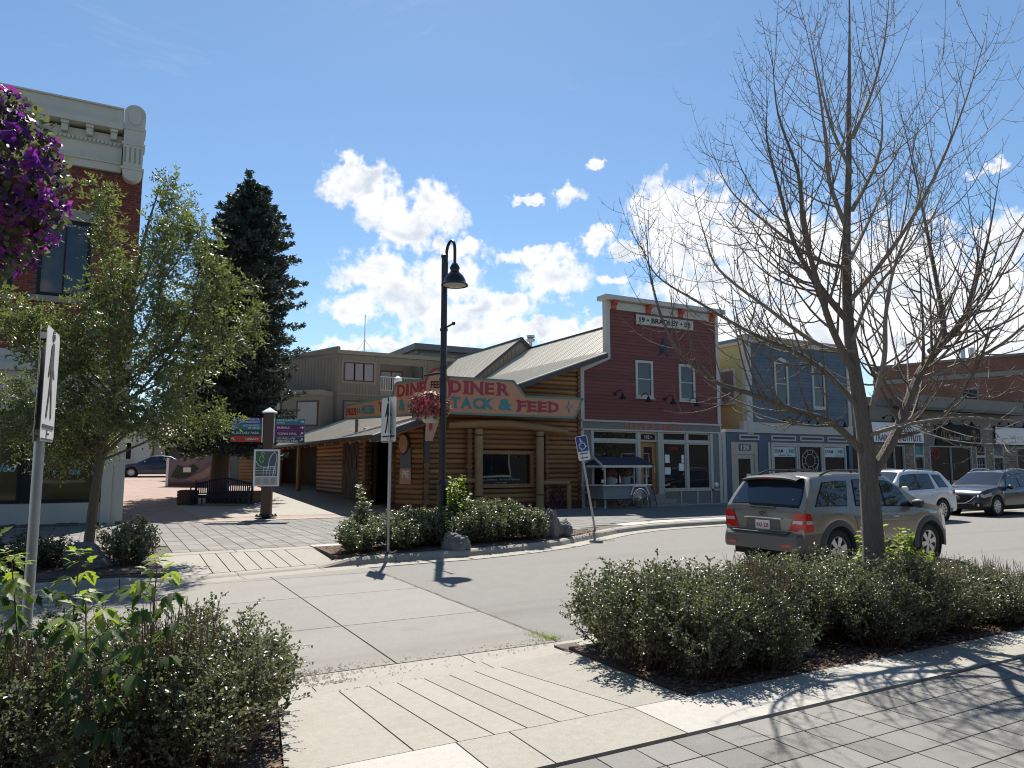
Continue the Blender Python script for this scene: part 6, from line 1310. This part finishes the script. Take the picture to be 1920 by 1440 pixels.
for sg in (1,-1):
    h_ = lens(Tm, MZ, sec, yat, 'headlight', 'lampclear', [(3.98,.74),(4.40,.66),(4.40,.76),(4.02,.86)], sg, .012); build('headlight_front', MB().prism([(hM-.115,sg*.50,.66),(hM-.19,sg*.80,.70),(hM-.22,sg*.80,.80),(hM-.14,sg*.48,.76)], (.05,0,0)), M['lampclear'], h_); build('projector', MB().lathe([(0,.065),(.05,.06),(.055,.0)], (hM-.13,sg*.66,.73), 12, 'x'), M['cchrome'], h_, smooth=True)
    build('fog_lamp', MB().lathe([(0,.06),(.055,.05),(.06,0)], (hM-.10,sg*.66,.40), 12, 'x'), M['lampclear'], Tm, smooth=True); build('bumper_fin', MB().prism([(hM-.13,sg*.80,.36),(hM-.07,sg*.50,.36),(hM-.07,sg*.52,.46),(hM-.13,sg*.80,.48)], (.035,0,0)), M['blackmat'], Tm)
build('lower_grille', MB().box(hM-.03,hM+.012,-.45,.45,.27,.38), M['blackmat'], Tm)
# --- blue sedan and a white van far behind the plaza
SD = dict(L=4.75, W=1.8, R=.33, AR=.38, wheels=(1.0,3.75), tumble=.42, tw=.2, rim=.2, spokes=10, mat=lambda u,z,i: ('body','carblue'),
    zt=[(0,.55),(.06,.88),(.2,.98),(.8,1.02),(1.5,1.38),(2.0,1.43),(2.6,1.40),(3.4,.98),(3.6,.94),(4.4,.80),(4.65,.68),(4.75,.5)], zb=[(0,.5),(.06,.82),(.2,.9),(2.0,.93),(3.4,.90),(4.3,.76),(4.65,.62),(4.75,.42)],
    plan=[(0,.85),(.2,.95),(.8,1),(3.8,1),(4.4,.94),(4.65,.8),(4.75,.66)], sill=[(0,.3),(.5,.24),(4.2,.22),(4.75,.25)], side=[(1.2,2.02,1.55,2.05,.1,.86),(2.08,3.1,2.1,2.66,.1,.86)], top=[('rear_window',.9,1.42,.9,.86),('windshield',3.34,2.66,.96,.92)],
    seams=[[(2.05,.93),(2.07,.3)],[(3.2,.9),(3.2,.35)]], handles=[(1.4,.8),(2.3,.8)], handle='carblue', mirror=(2.98,.97), mirrorm='carblue')
Tb, sec, yat, top = car(SD, (2.75, 53.6, 1.06), rad(176), 'dark blue sedan parked beyond the brick plaza', 'car', 'cars in the street')
for sg in (1,-1): lens(Tb, SD, sec, yat, 'headlight', 'lampclear', [(4.30,.58),(4.66,.54),(4.66,.62),(4.32,.70)], sg, .01)
VN = dict(L=5.2, W=1.95, R=.35, AR=.4, wheels=(1.1,4.2), tumble=.12, tw=.22, rim=.2, spokes=8, mat=lambda u,z,i: ('body','carwhite'),
    zt=[(0,.7),(.05,1.9),(.2,2.1),(3.6,2.12),(4.4,1.35),(4.6,1.2),(5.05,1.0),(5.2,.6)], zb=[(0,.6),(.05,1.15),(4.4,1.1),(5.05,.9),(5.2,.5)], plan=[(0,.92),(.3,1),(4.5,1),(5.0,.9),(5.2,.74)], sill=[(0,.35),(5.2,.3)],
    side=[(3.4,4.2,3.4,3.85,.1,.85)], top=[('windshield',4.3,3.7,.95,.9)], seams=[[(3.3,1.1),(3.3,.4)]], handles=[(3.2,1.0)], handle='blackmat', mirror=(4.1,1.2), mirrorm='blackmat')
Tv, sec, yat, top = car(VN, (7.7, 56.3, 1.06), rad(176), 'white van with a blue side panel parked behind the spruce trunk', 'van', 'cars in the street', 'parked_van')
build('side_panel', MB().box(-2.3,.6,.985,.995,.75,1.75), M['pblue'], Tv)
# ------------------------------------------------------------------ vegetation
CR = Vector((math.cos(YAW), -math.sin(YAW), 0)); CF = Vector((math.sin(YAW), math.cos(YAW), 0))
rv = lambda s: Vector((random.gauss(0,s), random.gauss(0,s), random.gauss(0,s)))
def smooth_path(P, n=5):
    P = [Vector(p) for p in P]; out = []
    for i in range(len(P)-1):
        a, b, c, d = P[max(i-1,0)], P[i], P[i+1], P[min(i+2,len(P)-1)]
        for k in range(n):
            t = k/n; out.append(.5*((2*b)+(c-a)*t+(2*a-5*b+4*c-d)*t*t+(3*b-a-3*c+d)*t**3))
    out.append(P[-1]); return out
def along(path, t):
    x = t*(len(path)-1); i = min(int(x), len(path)-2); f = x-i; return path[i].lerp(path[i+1], f), (path[i+1]-path[i]).normalized()
# --- the leafless street tree
tb = Vector((7.38, 5.22, .14)); BT = empty('bare_tree', tb, 'leafless street tree with curving grey branches rising from the near hedge', 'tree')
def pth(pts, d0, d1):
    n = len(pts); return smooth_path([tb+CR*((x-1632)*.00598)+Vector((0,0,1.69+(873-y)*.00598))+CF*(d0+(d1-d0)*(i/(n-1))**1.2) for i,(x,y) in enumerate(pts)], 5)
trunk = pth([(1632,1115),(1632,1000),(1631,900),(1628,800),(1618,700),(1612,600),(1617,450),(1630,300),(1640,150),(1650,0),(1656,-110)], 0, .15)
n = len(trunk); build('trunk', MB().tube(trunk, [.122*(1-(i/(n-1)))**1.15+.004+(.05*max(0,1-i/4)) for i in range(n)], 14), M['bark'], BT, smooth=True)
limbs = [
 ([(1636,890),(1690,810),(1745,700),(1790,650),(1812,600),(1808,480),(1796,320),(1778,150)], 0, .5, .062), ([(1790,652),(1850,600),(1885,500),(1905,420),(1925,310)], .35, .1, .04), ([(1735,715),(1800,690),(1880,650),(1960,560),(1990,470)], .3, -.6, .03),
 ([(1618,845),(1560,795),(1480,772),(1400,745),(1320,720),(1250,655),(1213,560),(1200,480)], 0, -.9, .042), ([(1622,770),(1570,700),(1520,655),(1440,610),(1350,545),(1270,480),(1240,395)], 0, .9, .036),
 ([(1612,700),(1570,620),(1540,540),(1510,440),(1495,340),(1455,240),(1440,150)], 0, -.7, .042), ([(1612,610),(1560,530),(1525,450),(1505,330),(1490,210),(1502,120)], 0, .5, .04),
 ([(1616,430),(1580,340),(1568,260),(1550,150),(1520,30)], 0, -.4, .03), ([(1640,770),(1660,680),(1655,600),(1660,520),(1690,420),(1705,330)], 0, -.8, .032), ([(1625,385),(1690,280),(1725,190),(1745,85)], 0, .6, .028),
 ([(1614,560),(1660,500),(1710,420),(1755,320),(1785,220),(1798,140)], 0, -.9, .03), ([(1628,310),(1600,210),(1590,110),(1585,0)], 0, .3, .024), ([(1634,240),(1670,150),(1690,60),(1695,-30)], 0, -.3, .022),
 ([(1618,660),(1560,640),(1480,560),(1400,470),(1385,380),(1380,280)], 0, 1.3, .03), 
 ([(1616,500),(1560,470),(1480,380),(1430,300),(1410,200)], 0, 1.0, .026), ([(1617,480),(1660,420),(1720,330),(1760,260),(1770,190)], 0, 1.1, .026), ([(1626,820),(1680,800),(1760,790),(1850,800),(1930,780)], 0, -1.2, .024),
 ([(1612,640),(1650,560),(1700,500),(1730,470),(1780,400),(1800,300)], 0, .3, .024)]
def twig(mb, p, d, ln, r, depth):
    pts = [p]; q = p.copy(); dd = d.normalized(); n = 6; bend = random.uniform(.12,.36)
    for i in range(n):
        dd = (dd+Vector((0,0,bend))*(1.0 if i > 0 else .2)+rv(.032)).normalized(); q = q+dd*ln/n; pts.append(q.copy())
    mb.tube(pts, [r*(1-.72*i/n) for i in range(n+1)], 4 if r < .008 else 5, cap=False)
    k = max(2, int(ln/(.10 if depth else .11)))
    for i in range(1, k):
        a, t = along(pts, i/k); side = t.cross(rv(1)).normalized()
        if depth > 0 and random.random() < .30: twig(mb, a, t*.45+side*.9+Vector((0,0,-.1)), ln*random.uniform(.25,.55), max(r*.55,.0028), depth-1)
        else:
            s = random.uniform(.02,.09); b = a+(t*.5+side).normalized()*s; mb.tube([a, a.lerp(b,.6), b+Vector((0,0,s*.25))], [.0028,.0024,.0020], 3, cap=False)
for pts, d0, d1, r in limbs:
    P = pth(pts, d0, d1); n = len(P); mb = MB(); mb.tube(P, [max(r*(1-i/(n-1))**.8, .0045) for i in range(n)], 8)
    ln = sum((P[i+1]-P[i]).length for i in range(n-1)); k = int(ln/.125)
    for i in range(1, k+1):
        t = .10+.88*i/k; a, dr = along(P, t); side = dr.cross(rv(1)).normalized(); fl = 1-t
        twig(mb, a, dr*.75+side*.8+Vector((0,0,-.05)), random.uniform(.5,.95)+fl*random.uniform(.25,.9), max(r*(1-t)*.45,.0042), 2 if random.random() < .25 else 1)
    twig(mb, P[-1], (P[-1]-P[-2]).normalized(), .4, .0045, 1)
    build('limb', mb, M['twig'] if r < .035 else M['bark'], BT, smooth=True)
# --- young ash across the street
def ash_leaves(ends, per, size, name, m, root, spread=.16, up=.3):
    P=[];A=[];Nn=[];S_=[]
    for p, d in ends:
        for j in range(per):
            ax = (d*.6+rv(.6)+Vector((0,0,up*.5))).normalized(); b = p+rv(spread*.5); L_ = random.uniform(.16,.26); nl = random.choice((5,5,7)); sd = ax.cross(rv(1)).normalized(); nn = ax.cross(sd)
            for k in range(nl):
                t = .25+.75*(k//2)/(nl//2) if k < nl-1 else 1.; sg = 1 if k % 2 else -1
                q = b+ax*L_*t-Vector((0,0,.10*t*t)); a = (ax*.75+sd*sg*.85) if k < nl-1 else ax
                P.append(q); A.append(a+rv(.15)-Vector((0,0,.25))); Nn.append(nn+rv(.35)); S_.append(random.uniform(.8,1.2)*size)
    o = mk(name, leaf_mesh(name, np.array([tuple(v-ORG[root]) for v in P]), np.array([tuple(v) for v in A]), np.array([tuple(v) for v in Nn]), S_, m, .68, .22), root, (0,0,0)); ORG[o] = ORG[root]; return o
ab = Vector((-.25,16.1,.15)); AT = empty('young_ash', ab, 'leafy young ash with thin leaning trunk in front of the brick building', 'tree')
def pa(pts, d0, d1):
    n = len(pts); return smooth_path([ab+CR*((x-163)*.0102)+Vector((0,0,1.68+(873-y)*.0102))+CF*(d0+(d1-d0)*(i/(n-1))) for i,(x,y) in enumerate(pts)], 4)
tr = pa([(163,1050),(167,960),(174,871),(184,790),(197,700),(212,600),(220,500),(235,410),(252,340)], 0, .1); n = len(tr)
build('trunk', MB().tube(tr, [.095*(1-(i/(n-1)))**.8+.006+(.03 if i == 0 else 0) for i in range(n)], 10), M['bark2'], AT, smooth=True)
al = [([(188,860),(240,800),(300,740),(360,680),(415,625)],0,-.4,.035),([(195,790),(270,690),(320,580),(338,470)],0,.5,.034),([(192,800),(130,700),(70,640),(0,585),(-40,560)],0,-.3,.032),([(200,720),(155,620),(125,560)],0,.4,.028),
 ([(206,660),(180,500),(172,375)],0,-.3,.026),([(214,590),(255,450),(268,350)],0,.3,.024),([(186,865),(250,830),(290,805),(330,798),(352,785)],0,.5,.026),([(196,740),(300,640),(370,570),(400,540)],0,.2,.026),([(198,740),(90,650),(30,610)],0,.5,.026),([(210,600),(300,480),(325,430)],0,.1,.022),([(196,760),(110,680),(60,640)],0,-.2,.024),([(188,840),(230,740),(290,650),(310,600)],0,-.5,.024),([(186,850),(130,760),(110,680)],0,.9,.024),([(190,830),(120,790),(50,760),(-30,730)],0,.5,.028),([(196,770),(260,720),(330,690),(400,640),(430,590)],0,.9,.026),
 ([(198,750),(140,700),(95,660),(70,630)],0,-1.0,.026),([(204,690),(270,600),(300,520),(310,440)],0,-.8,.026),([(210,620),(175,530),(165,470)],0,.9,.022),([(200,730),(240,640),(250,560)],0,1.2,.024),([(190,830),(170,760),(150,700)],0,-1.2,.022),([(188,850),(250,800),(300,790),(360,760)],0,-1.2,.022),([(188,850),(110,830),(40,800),(-20,790)],0,-.8,.022),([(184,880),(120,855),(70,845)],0,.3,.02),([(186,860),(140,820),(100,800)],0,-.9,.02),([(188,860),(220,800),(250,780)],0,-1.,.02),([(192,800),(230,700),(240,640)],0,-1.1,.022),([(186,870),(150,840),(120,830)],0,.9,.02)]
ends = []; mb = MB()
trx = lambda y: float(np.interp(y, [340,410,500,600,700,790,871,960,1050], [252,235,220,212,197,184,174,167,163]))
for pts,d0,d1,r in al:
    pts = [(trx(pts[0][1]), pts[0][1])]+pts[1:]
    P = pa(pts,d0,d1); n = len(P); mb.tube(P, [max(r*(1-i/(n-1))**.8,.005) for i in range(n)], 6)
    k = int(13+6*r/.03)
    for i in range(1,k+1):
        t = .2+.8*i/k; a, dr = along(P,t); side = dr.cross(rv(1)).normalized(); L_ = random.uniform(.3,.75)*(1.25-t*.5); q = [a]; dd = (dr*.6+side*.8).normalized()
        for j in range(4): dd = (dd+Vector((0,0,.22))+rv(.1)).normalized(); q.append(q[-1]+dd*L_/4)
        mb.tube(q, [.009,.007,.006,.004,.003], 4, cap=False)
        for j in (1,2,3,4): ends.append((q[j], (q[j]-q[j-1]).normalized()))
    ends.append((P[-1],(P[-1]-P[-2]).normalized()))
build('branches', mb, M['bark2'], AT, smooth=True)
ash_leaves(ends, 5, .072, 'crown', M['leafash'], AT, .2)
# --- blue spruce behind the bench
sb_ = Vector((4.75,34.0,.46)); SP = empty('spruce_tree', sb_, 'tall dark blue spruce behind the bench', 'tree')
build('trunk', MB().tube([sb_+Vector((-.55,.0,-.1)),sb_+Vector((-.45,0,2.2)),sb_+Vector((0,0,7)),sb_+Vector((.25,0,14.5))], [.42,.34,.2,.03], 14), M['barks'], SP, smooth=True)
P=[];A=[];Nn=[];S_=[]; bmb = MB()
rz_ = lambda z: 2.35*(1-max(0,(z-3)/12.2)**4.2)*(.72+.28*min(1,(z-2)/1.5))
def sprig(q, d):
    for k in range(5):
        P.append(q+rv(.03)); A.append(d*1.0+rv(.55)); Nn.append(rv(1)); S_.append(random.uniform(.10,.2))
for i in range(560):
    z = 2.6+12.1*((i+random.random())/560)**.95; a = i*2.39996+random.uniform(-.3,.3); R_ = max(.15, rz_(z)*random.choice([.62,.78,.9,.98,1.04,1.2,1.3])); ax = sb_+Vector((-.45+.06*z,0,0))
    o = Vector((math.cos(a),math.sin(a),0)); p0 = Vector((ax.x,ax.y,z)); q = []
    for j in range(7):
        t = j/6; q.append(p0+o*R_*t+Vector((0,0,-.34*R_*t+.20*R_*t*t*t)))
    bmb.tube(q, [.03*(1-j/7)+.005 for j in range(7)], 4, cap=False)
    sd = Vector((-o.y,o.x,0)); m_ = int(12+20*R_)
    for j in range(m_):
        t = .22+.78*random.random()**.75; b, dr = along(q,t); w = (.28*R_)*(1.12-t)*random.uniform(-1,1)*1.5; dp = random.random()
        pp = b+sd*w+Vector((0,0,-.12*abs(w)-.16*dp*dp+.05)); sprig(pp, (o*.9+sd*(w*1.3)+Vector((0,0,random.uniform(-.25,.55)))).normalized())
    for j in range(3): sprig(q[-1]+rv(.03), (o+Vector((0,0,.5))).normalized())
for j in range(60): sprig(sb_+Vector((.24+random.gauss(0,.08),random.gauss(0,.08),14.0+random.random()*.75-.0)), Vector((random.gauss(0,.5),random.gauss(0,.5),1)))
build('boughs', bmb, M['barks'], SP, smooth=True)
NTm = np.array([[-.16,0,0],[.16,0,0],[.11,.8,.02],[-.11,.8,.02]], dtype=np.float32)
o = mk('crown', leaf_mesh('crown', np.array([tuple(v-sb_) for v in P]), np.array([tuple(v) for v in A]), np.array([tuple(v) for v in Nn]), S_, M['needle'], 1., 0., NTm, np.array([[0,1,2,3]])), SP, (0,0,0)); print('spruce blades', len(P))
# --- hedge shrubs
def shrub_data(seed, h, r, stems, lsz, lead=.30, yg=.0):
    rs = random.Random(seed); P=[];A=[];Nn=[];S_=[]; mb = MB(); r3 = lambda s: Vector((rs.gauss(0,s),rs.gauss(0,s),rs.gauss(0,s)))
    for i in range(stems):
        a = rs.uniform(0,6.283); k = math.sqrt(rs.random()); top = Vector((math.cos(a)*k*r, math.sin(a)*k*r, h*(1-.42*k**2.4)*rs.uniform(.62,1.08))); b = Vector((math.cos(a)*k*r*.35+rs.gauss(0,.03), math.sin(a)*k*r*.35+rs.gauss(0,.03), 0))
        mid = b.lerp(top,.5)+Vector((math.cos(a)*.05*k,math.sin(a)*.05*k,.03))+r3(.03); q = [b, b.lerp(mid,.5)+r3(.01), mid, mid.lerp(top,.5)+r3(.02), top]
        mb.tube(q, [.006,.005,.004,.003,.0018], 3, cap=False); L_ = (top-b).length; n = int(L_/.0165)
        for j in range(n):
            t = lead*rs.random()+ (1-lead*.5)*(j/n)
            if t > 1 or t < .14: continue
            p, d = along(q, t); sd = d.cross(r3(1)).normalized()
            if rs.random() < .34:       # a side twig with its own leaves
                l2 = rs.uniform(.05,.14); e = p+(d*.7+sd).normalized()*l2; mb.tube([p,e], [.0022,.0014], 3, cap=False)
                for m_ in range(5): t2 = (m_+1)/5; P.append(p.lerp(e,t2)); A.append((e-p).normalized()*.6+r3(.7)); Nn.append(r3(.7)+Vector((0,0,.8))); S_.append(lsz*rs.uniform(.6,1.15))
            else: P.append(p); A.append(sd+d*.6+Vector((0,0,.1))); Nn.append(d*.8+r3(.5)+Vector((0,0,.5))); S_.append(lsz*rs.uniform(.65,1.2))
        for m_ in range(4): P.append(top); A.append((top-mid).normalized()+r3(.5)); Nn.append(r3(1)); S_.append(lsz*.75)
    t = lambda L__: np.array([tuple(v) for v in L__])
    fm = leaf_mesh('foliage', t(P), t(A), t(Nn), S_, M['leafshrub'], 1.25, .25); sm = bpy.data.meshes.new('stems'); sm.from_pydata(mb.v, [], mb.f); sm.materials.append(M['stem']); return fm, sm
VAR = [shrub_data(31+i, .86, .56, 118, .029) for i in range(5)]
VARF = [shrub_data(71+i, .86, .56, 62, .050) for i in range(3)]
def shrub(p, s, hz, label, group, var, rot=None):
    T = empty('shrub', p, label, 'shrub', group, random.uniform(0,6.28) if rot is None else rot); T.scale = (s,s,hz); fm, sm = random.choice(var); mk('foliage', fm, T); mk('stems', sm, T); return T
for i in range(10):
    for j in range(3):
        x = 4.22+i*.72+random.uniform(-.12,.12); y = 4.62+j*.52+random.uniform(-.08,.08); hz = .97*random.uniform(.86,1.06)
        if x > 7.6: hz *= max(.42, .92-(x-7.6)*.20)
        if j == 0 and 5.2 < x < 6.0: continue
        if x > 10.4: continue
        if (Vector((x,y))-Vector((7.38,5.22))).length < .22: y -= .2
        s_ = .88 if j == 0 else .98
        shrub((x,y,.14), s_, hz, ('dense green shrub in the front row of the right hedge, along the paving','dense green shrub in the middle row of the right hedge','dense green shrub in the back row of the right hedge, along the road')[j], 'shrubs of the near right hedge', VAR)
for i in range(5):
    for j in range(3):
        x = .50-i*.66+random.uniform(-.1,.1)+(.12*j); y = 4.60+j*.52+random.uniform(-.06,.06); hz = (.96 if j < 2 else .84)*random.uniform(.86,1.06)
        shrub((x,y,.14), .92, hz, ('dense green shrub in the front row of the near left planter','dense green shrub in the middle row of the near left planter','dense green shrub in the back row of the near left planter, by the kerb')[j], 'shrubs of the near left planter', VAR)
def far(i): return random.uniform(-.1,.1)
for k,(x,y,s_,hz) in enumerate([(4.35,14.15,.95,.85),(4.7,14.7,.95,.95),(5.3,14.2,1.0,1.0),(5.5,14.9,1.0,1.05),(6.0,14.6,.9,.95),(6.6,14.5,.9,.85),(7.2,14.6,1.05,1.15),(7.4,15.2,1.05,1.25),(7.9,14.8,1.05,1.2),(8.3,15.3,1.0,1.15),(8.5,14.75,.95,1.0),(8.9,15.1,.8,.85),(6.2,15.2,.9,1.0),(7.9,15.5,.95,1.2),(6.45,14.95,.95,1.0),(6.9,15.05,.95,1.1),(5.9,15.25,.95,1.05)]):
    shrub((x,y,.16), s_, hz*.86, ('bushy green shrub in the far planter left of the street lamp' if x < 6.3 else 'bushy green shrub in the far planter right of the street lamp'), 'shrubs of the far planter', VARF)
for k,(x,y,s_,hz) in enumerate([(.42,14.2,.8,.85),(.5,14.8,.7,.9),(-.75,14.6,.8,.6),(-1.2,14.2,.9,.7),(-1.9,14.6,.9,.7)]):
    shrub((x,y,.16), s_, hz, ('twiggy green shrub right of the young ash trunk beside the flat boulder' if x > 0 else 'low twiggy shrub left of the young ash trunk'), 'shrubs of the far left planter', VARF)
def dry(p, r, h, n, label):
    mb = MB()
    for i in range(n):
        a = random.uniform(0,6.28); k = random.random()**.6*r; b = Vector(p)+Vector((math.cos(a)*k,math.sin(a)*k,0)); t = b+Vector((random.gauss(0,.05),random.gauss(0,.05),h*random.uniform(.75,1.1))); mb.tube([b,b.lerp(t,.5)+rv(.012),t], [.0042,.0035,.002], 4, cap=False)
        for j in range(2): q = b.lerp(t,random.uniform(.4,.9)); mb.tube([q,q+rv(.03)+Vector((0,0,.07))], [.0022,.0012], 3, cap=False)
    tag(build('dry_stems', mb, M['drystem']), label, 'shrub', 'dead stems in the hedges')
dry((5.35,5.0,.4), .32, .56, 110, 'clump of brown leafless stems in the middle of the right hedge'); dry((7.6,4.75,.4), .34, .48, 90, 'clump of brown leafless stems near the trunk of the bare tree'); dry((8.9,4.9,.3), .45, .44, 120, 'reddish leafless stems at the far right of the hedge'); dry((.38,4.8,.5), .20, .50, 60, 'brown leafless stems in the near left planter'); dry((-.35,4.6,.5), .16, .46, 40, 'brown leafless stems at the left under the saplings')
# taller fresh shoots in the planters
def shoots(p, n, h, r, lsz, label, name='leafy_shoot', m='leafyoung'):
    T = empty(name, p, label, 'plant'); p = Vector(p); P=[];A=[];Nn=[];S_=[]; mb = MB()
    for i in range(n):
        a = random.uniform(0,6.28); k = math.sqrt(random.random()); t = Vector((math.cos(a)*r*k,math.sin(a)*r*k,h*(1-.45*k*k)*random.uniform(.75,1.05))); b = t*.12; b.z = 0; q = [b,b.lerp(t,.5)+rv(.03),t]
        mb.tube([p+v for v in q], [.007,.005,.002], 4, cap=False)
        for j in range(int(h/.022)):
            f = random.uniform(.15,1); o,d = along(q,f); sd = d.cross(rv(1)).normalized(); P.append(o+sd*.03); A.append(sd+d*.4-Vector((0,0,.1))); Nn.append(d+rv(.4)); S_.append(lsz*random.uniform(.7,1.2))
    build('stems', mb, M['stem'], T); t = lambda L_: np.array([tuple(v) for v in L_]); mk('foliage', leaf_mesh('foliage', t(P), t(A), t(Nn), S_, M[m], 1.25, .25), T, (0,0,0))
shoots((7.85,5.35,.14), 30, 1.18, .42, .065, 'fresh bright green bush at the foot of the bare tree'); shoots((6.95,15.25,.16), 16, 1.65, .35, .09, 'tall bright green shoot beside the street lamp base'); shoots((4.75,15.1,.16), 12, 1.3, .26, .085, 'dark leafy sapling at the left of the far planter', m='leafshrub'); shoots((4.05,5.4,.14), 9, 1.02, .16, .035, 'slender leafy sprays at the left end of the right hedge', m='leafshrub'); shoots((.15,14.9,.16), 10, .85, .3, .06, 'leafy sprays beside the flat boulder', m='leafshrub')
# box elder saplings with big leaves, every leaf its own piece
def elder_leaf(w):
    o = [(0,0),(.16,.08),(.33,.24),(.24,.38),(.40,.58),(.22,.64),(.16,.80),(0,1.08)]; mb = MB(); V = [(0,y,0) for x,y in o]
    me = bpy.data.meshes.new('leaf'); vs = []; fs = []; n = len(o)
    for y in [o_[1] for o_ in o]: vs.append((0,y,-.10*y*y))
    for sg in (1,-1):
        k = len(vs)
        for x,y in o: vs.append((sg*x*w, y, .22*x-.10*y*y))
        for i in range(n-1):
            f = [i,i+1,k+i+1,k+i]; fs.append(f if sg < 0 else f[::-1])
    me.from_pydata(vs, [], fs); bm = bmesh.new(); bm.from_mesh(me); bmesh.ops.remove_doubles(bm, verts=bm.verts, dist=.001); bm.to_mesh(me); bm.free(); me.materials.append(M['leafelder']); me.polygons.foreach_set('use_smooth',[True]*len(me.polygons)); return me
EL = [elder_leaf(1.0), elder_leaf(.8)]; ELY = [m.copy() for m in EL]
for m in ELY: m.materials.clear(); m.materials.append(M['leafyoung'])
def elder(base, top, nodes, size, label):
    b, t = Vector(base), Vector(top); T = empty('box_elder_sapling', b, label, 'sapling', 'box elder saplings in the near left planter'); q = smooth_path([b, b.lerp(t,.5)+rv(.03), t], 6); build('stem', MB().tube(q, [.009-.006*i/(len(q)-1) for i in range(len(q))], 6), M['bark2'], T, smooth=True); pm = MB()
    a0 = random.uniform(0,3)
    for i in range(nodes):
        f = .30+.70*i/(nodes-1); p, d = along(q, f); a = a0+i*math.pi/2+random.uniform(-.3,.3); young = f > .9
        for sg in (0, math.pi):
            o = Vector((math.cos(a+sg),math.sin(a+sg),.45 if not young else .8)).normalized(); ln = size*(1.5 if not young else .8)*random.uniform(.8,1.1); e = p+o*ln; pm.tube([p, p.lerp(e,.5)+Vector((0,0,.01)), e-Vector((0,0,.01))], [.0025,.002,.0015], 3, cap=False)
            sd = o.cross(Vector((0,0,1))).normalized(); dz = -.95 if not young else -.25
            fs = [(e-o*ln*.45,o*.25+sd*.75+Vector((0,0,dz)),.80),(e-o*ln*.45,o*.25-sd*.75+Vector((0,0,dz)),.80),(e,o*.8+Vector((0,0,dz)),1.05),(e-o*ln*.12,o*.35+sd*.8+Vector((0,0,dz*.8)),.9),(e-o*ln*.12,o*.35-sd*.8+Vector((0,0,dz*.8)),.9)]
            for (pp,dd,k) in fs:
                dd = (dd+rv(.18)).normalized(); s = size*k*random.uniform(.8,1.15)*(.6 if young else 1); up = Vector((0,0,1))+rv(.25); x = dd.cross(up).normalized(); zz = x.cross(dd)
                mt = Matrix((x,dd,zz)).transposed().to_euler(); piece('leaf', random.choice(ELY if f > .82 else EL), T, pp, mt, (s,s,s))
    build('petioles', pm, M['stem'], T)
elder((.22,4.55,.14),(.26,4.42,1.29), 12, .10, 'taller box elder sapling standing above the left planter'); elder((-.02,4.40,.14),(-.06,4.28,1.15), 11, .10, 'box elder sapling left of the taller one'); elder((-.38,4.85,.14),(-.42,4.75,1.32), 11, .10, 'box elder sapling in front of the crossing sign post'); elder((-.68,4.75,.14),(-.78,4.65,1.40), 12, .10, 'box elder sapling at the left edge of the view'); elder((-.55,5.35,.14),(-.60,5.3,1.38), 10, .10, 'box elder sapling behind the crossing sign post'); elder((-.2,5.25,.14),(-.12,5.2,1.28), 9, .10, 'small box elder sapling right of the crossing sign post')
# --- other trees
def leafy_tree(p, h, r, zc, n, size, label, m='leafash'):
    p = Vector(p); T = empty('street_tree', p, label, 'tree'); build('trunk', MB().tube([p,p+Vector((.05,0,h*.4)),p+Vector((0,.05,zc+r*.5))], [.13,.1,.03], 10), M['bark2'], T, smooth=True); ends = []; mb = MB()
    for i in range(n):
        d = Vector(unit(1)[0]); q = p+Vector((0,0,zc))+Vector((d.x*r,d.y*r,d.z*r*1.25))*random.uniform(.45,1.05); ends.append((q,d))
        if i % 6 == 0: mb.tube([p+Vector((0,0,zc-r*.6)), (p+Vector((0,0,zc))).lerp(q,.5), q], [.03,.018,.005], 4, cap=False)
    build('branches', mb, M['bark2'], T); ash_leaves(ends, 3, size, 'crown', M[m], T, .4)
leafy_tree((29.0,9.6,.1), 4, 1.75, 3.9, 330, .11, 'leafy street tree whose green edge shows at the right of the view'); leafy_tree((36.2,37.0,0), 6, 2.0, 7.4, 260, .16, 'green treetop showing between the blue shop and the stucco row')
for x, l in ((-6.5,'left'),(17.5,'right'),(27,'far right')): leafy_tree((x,3.0,.15), 4, 2.4, 4.6, 300, .14, 'leafy street tree on the near pavement out of view to the '+l)
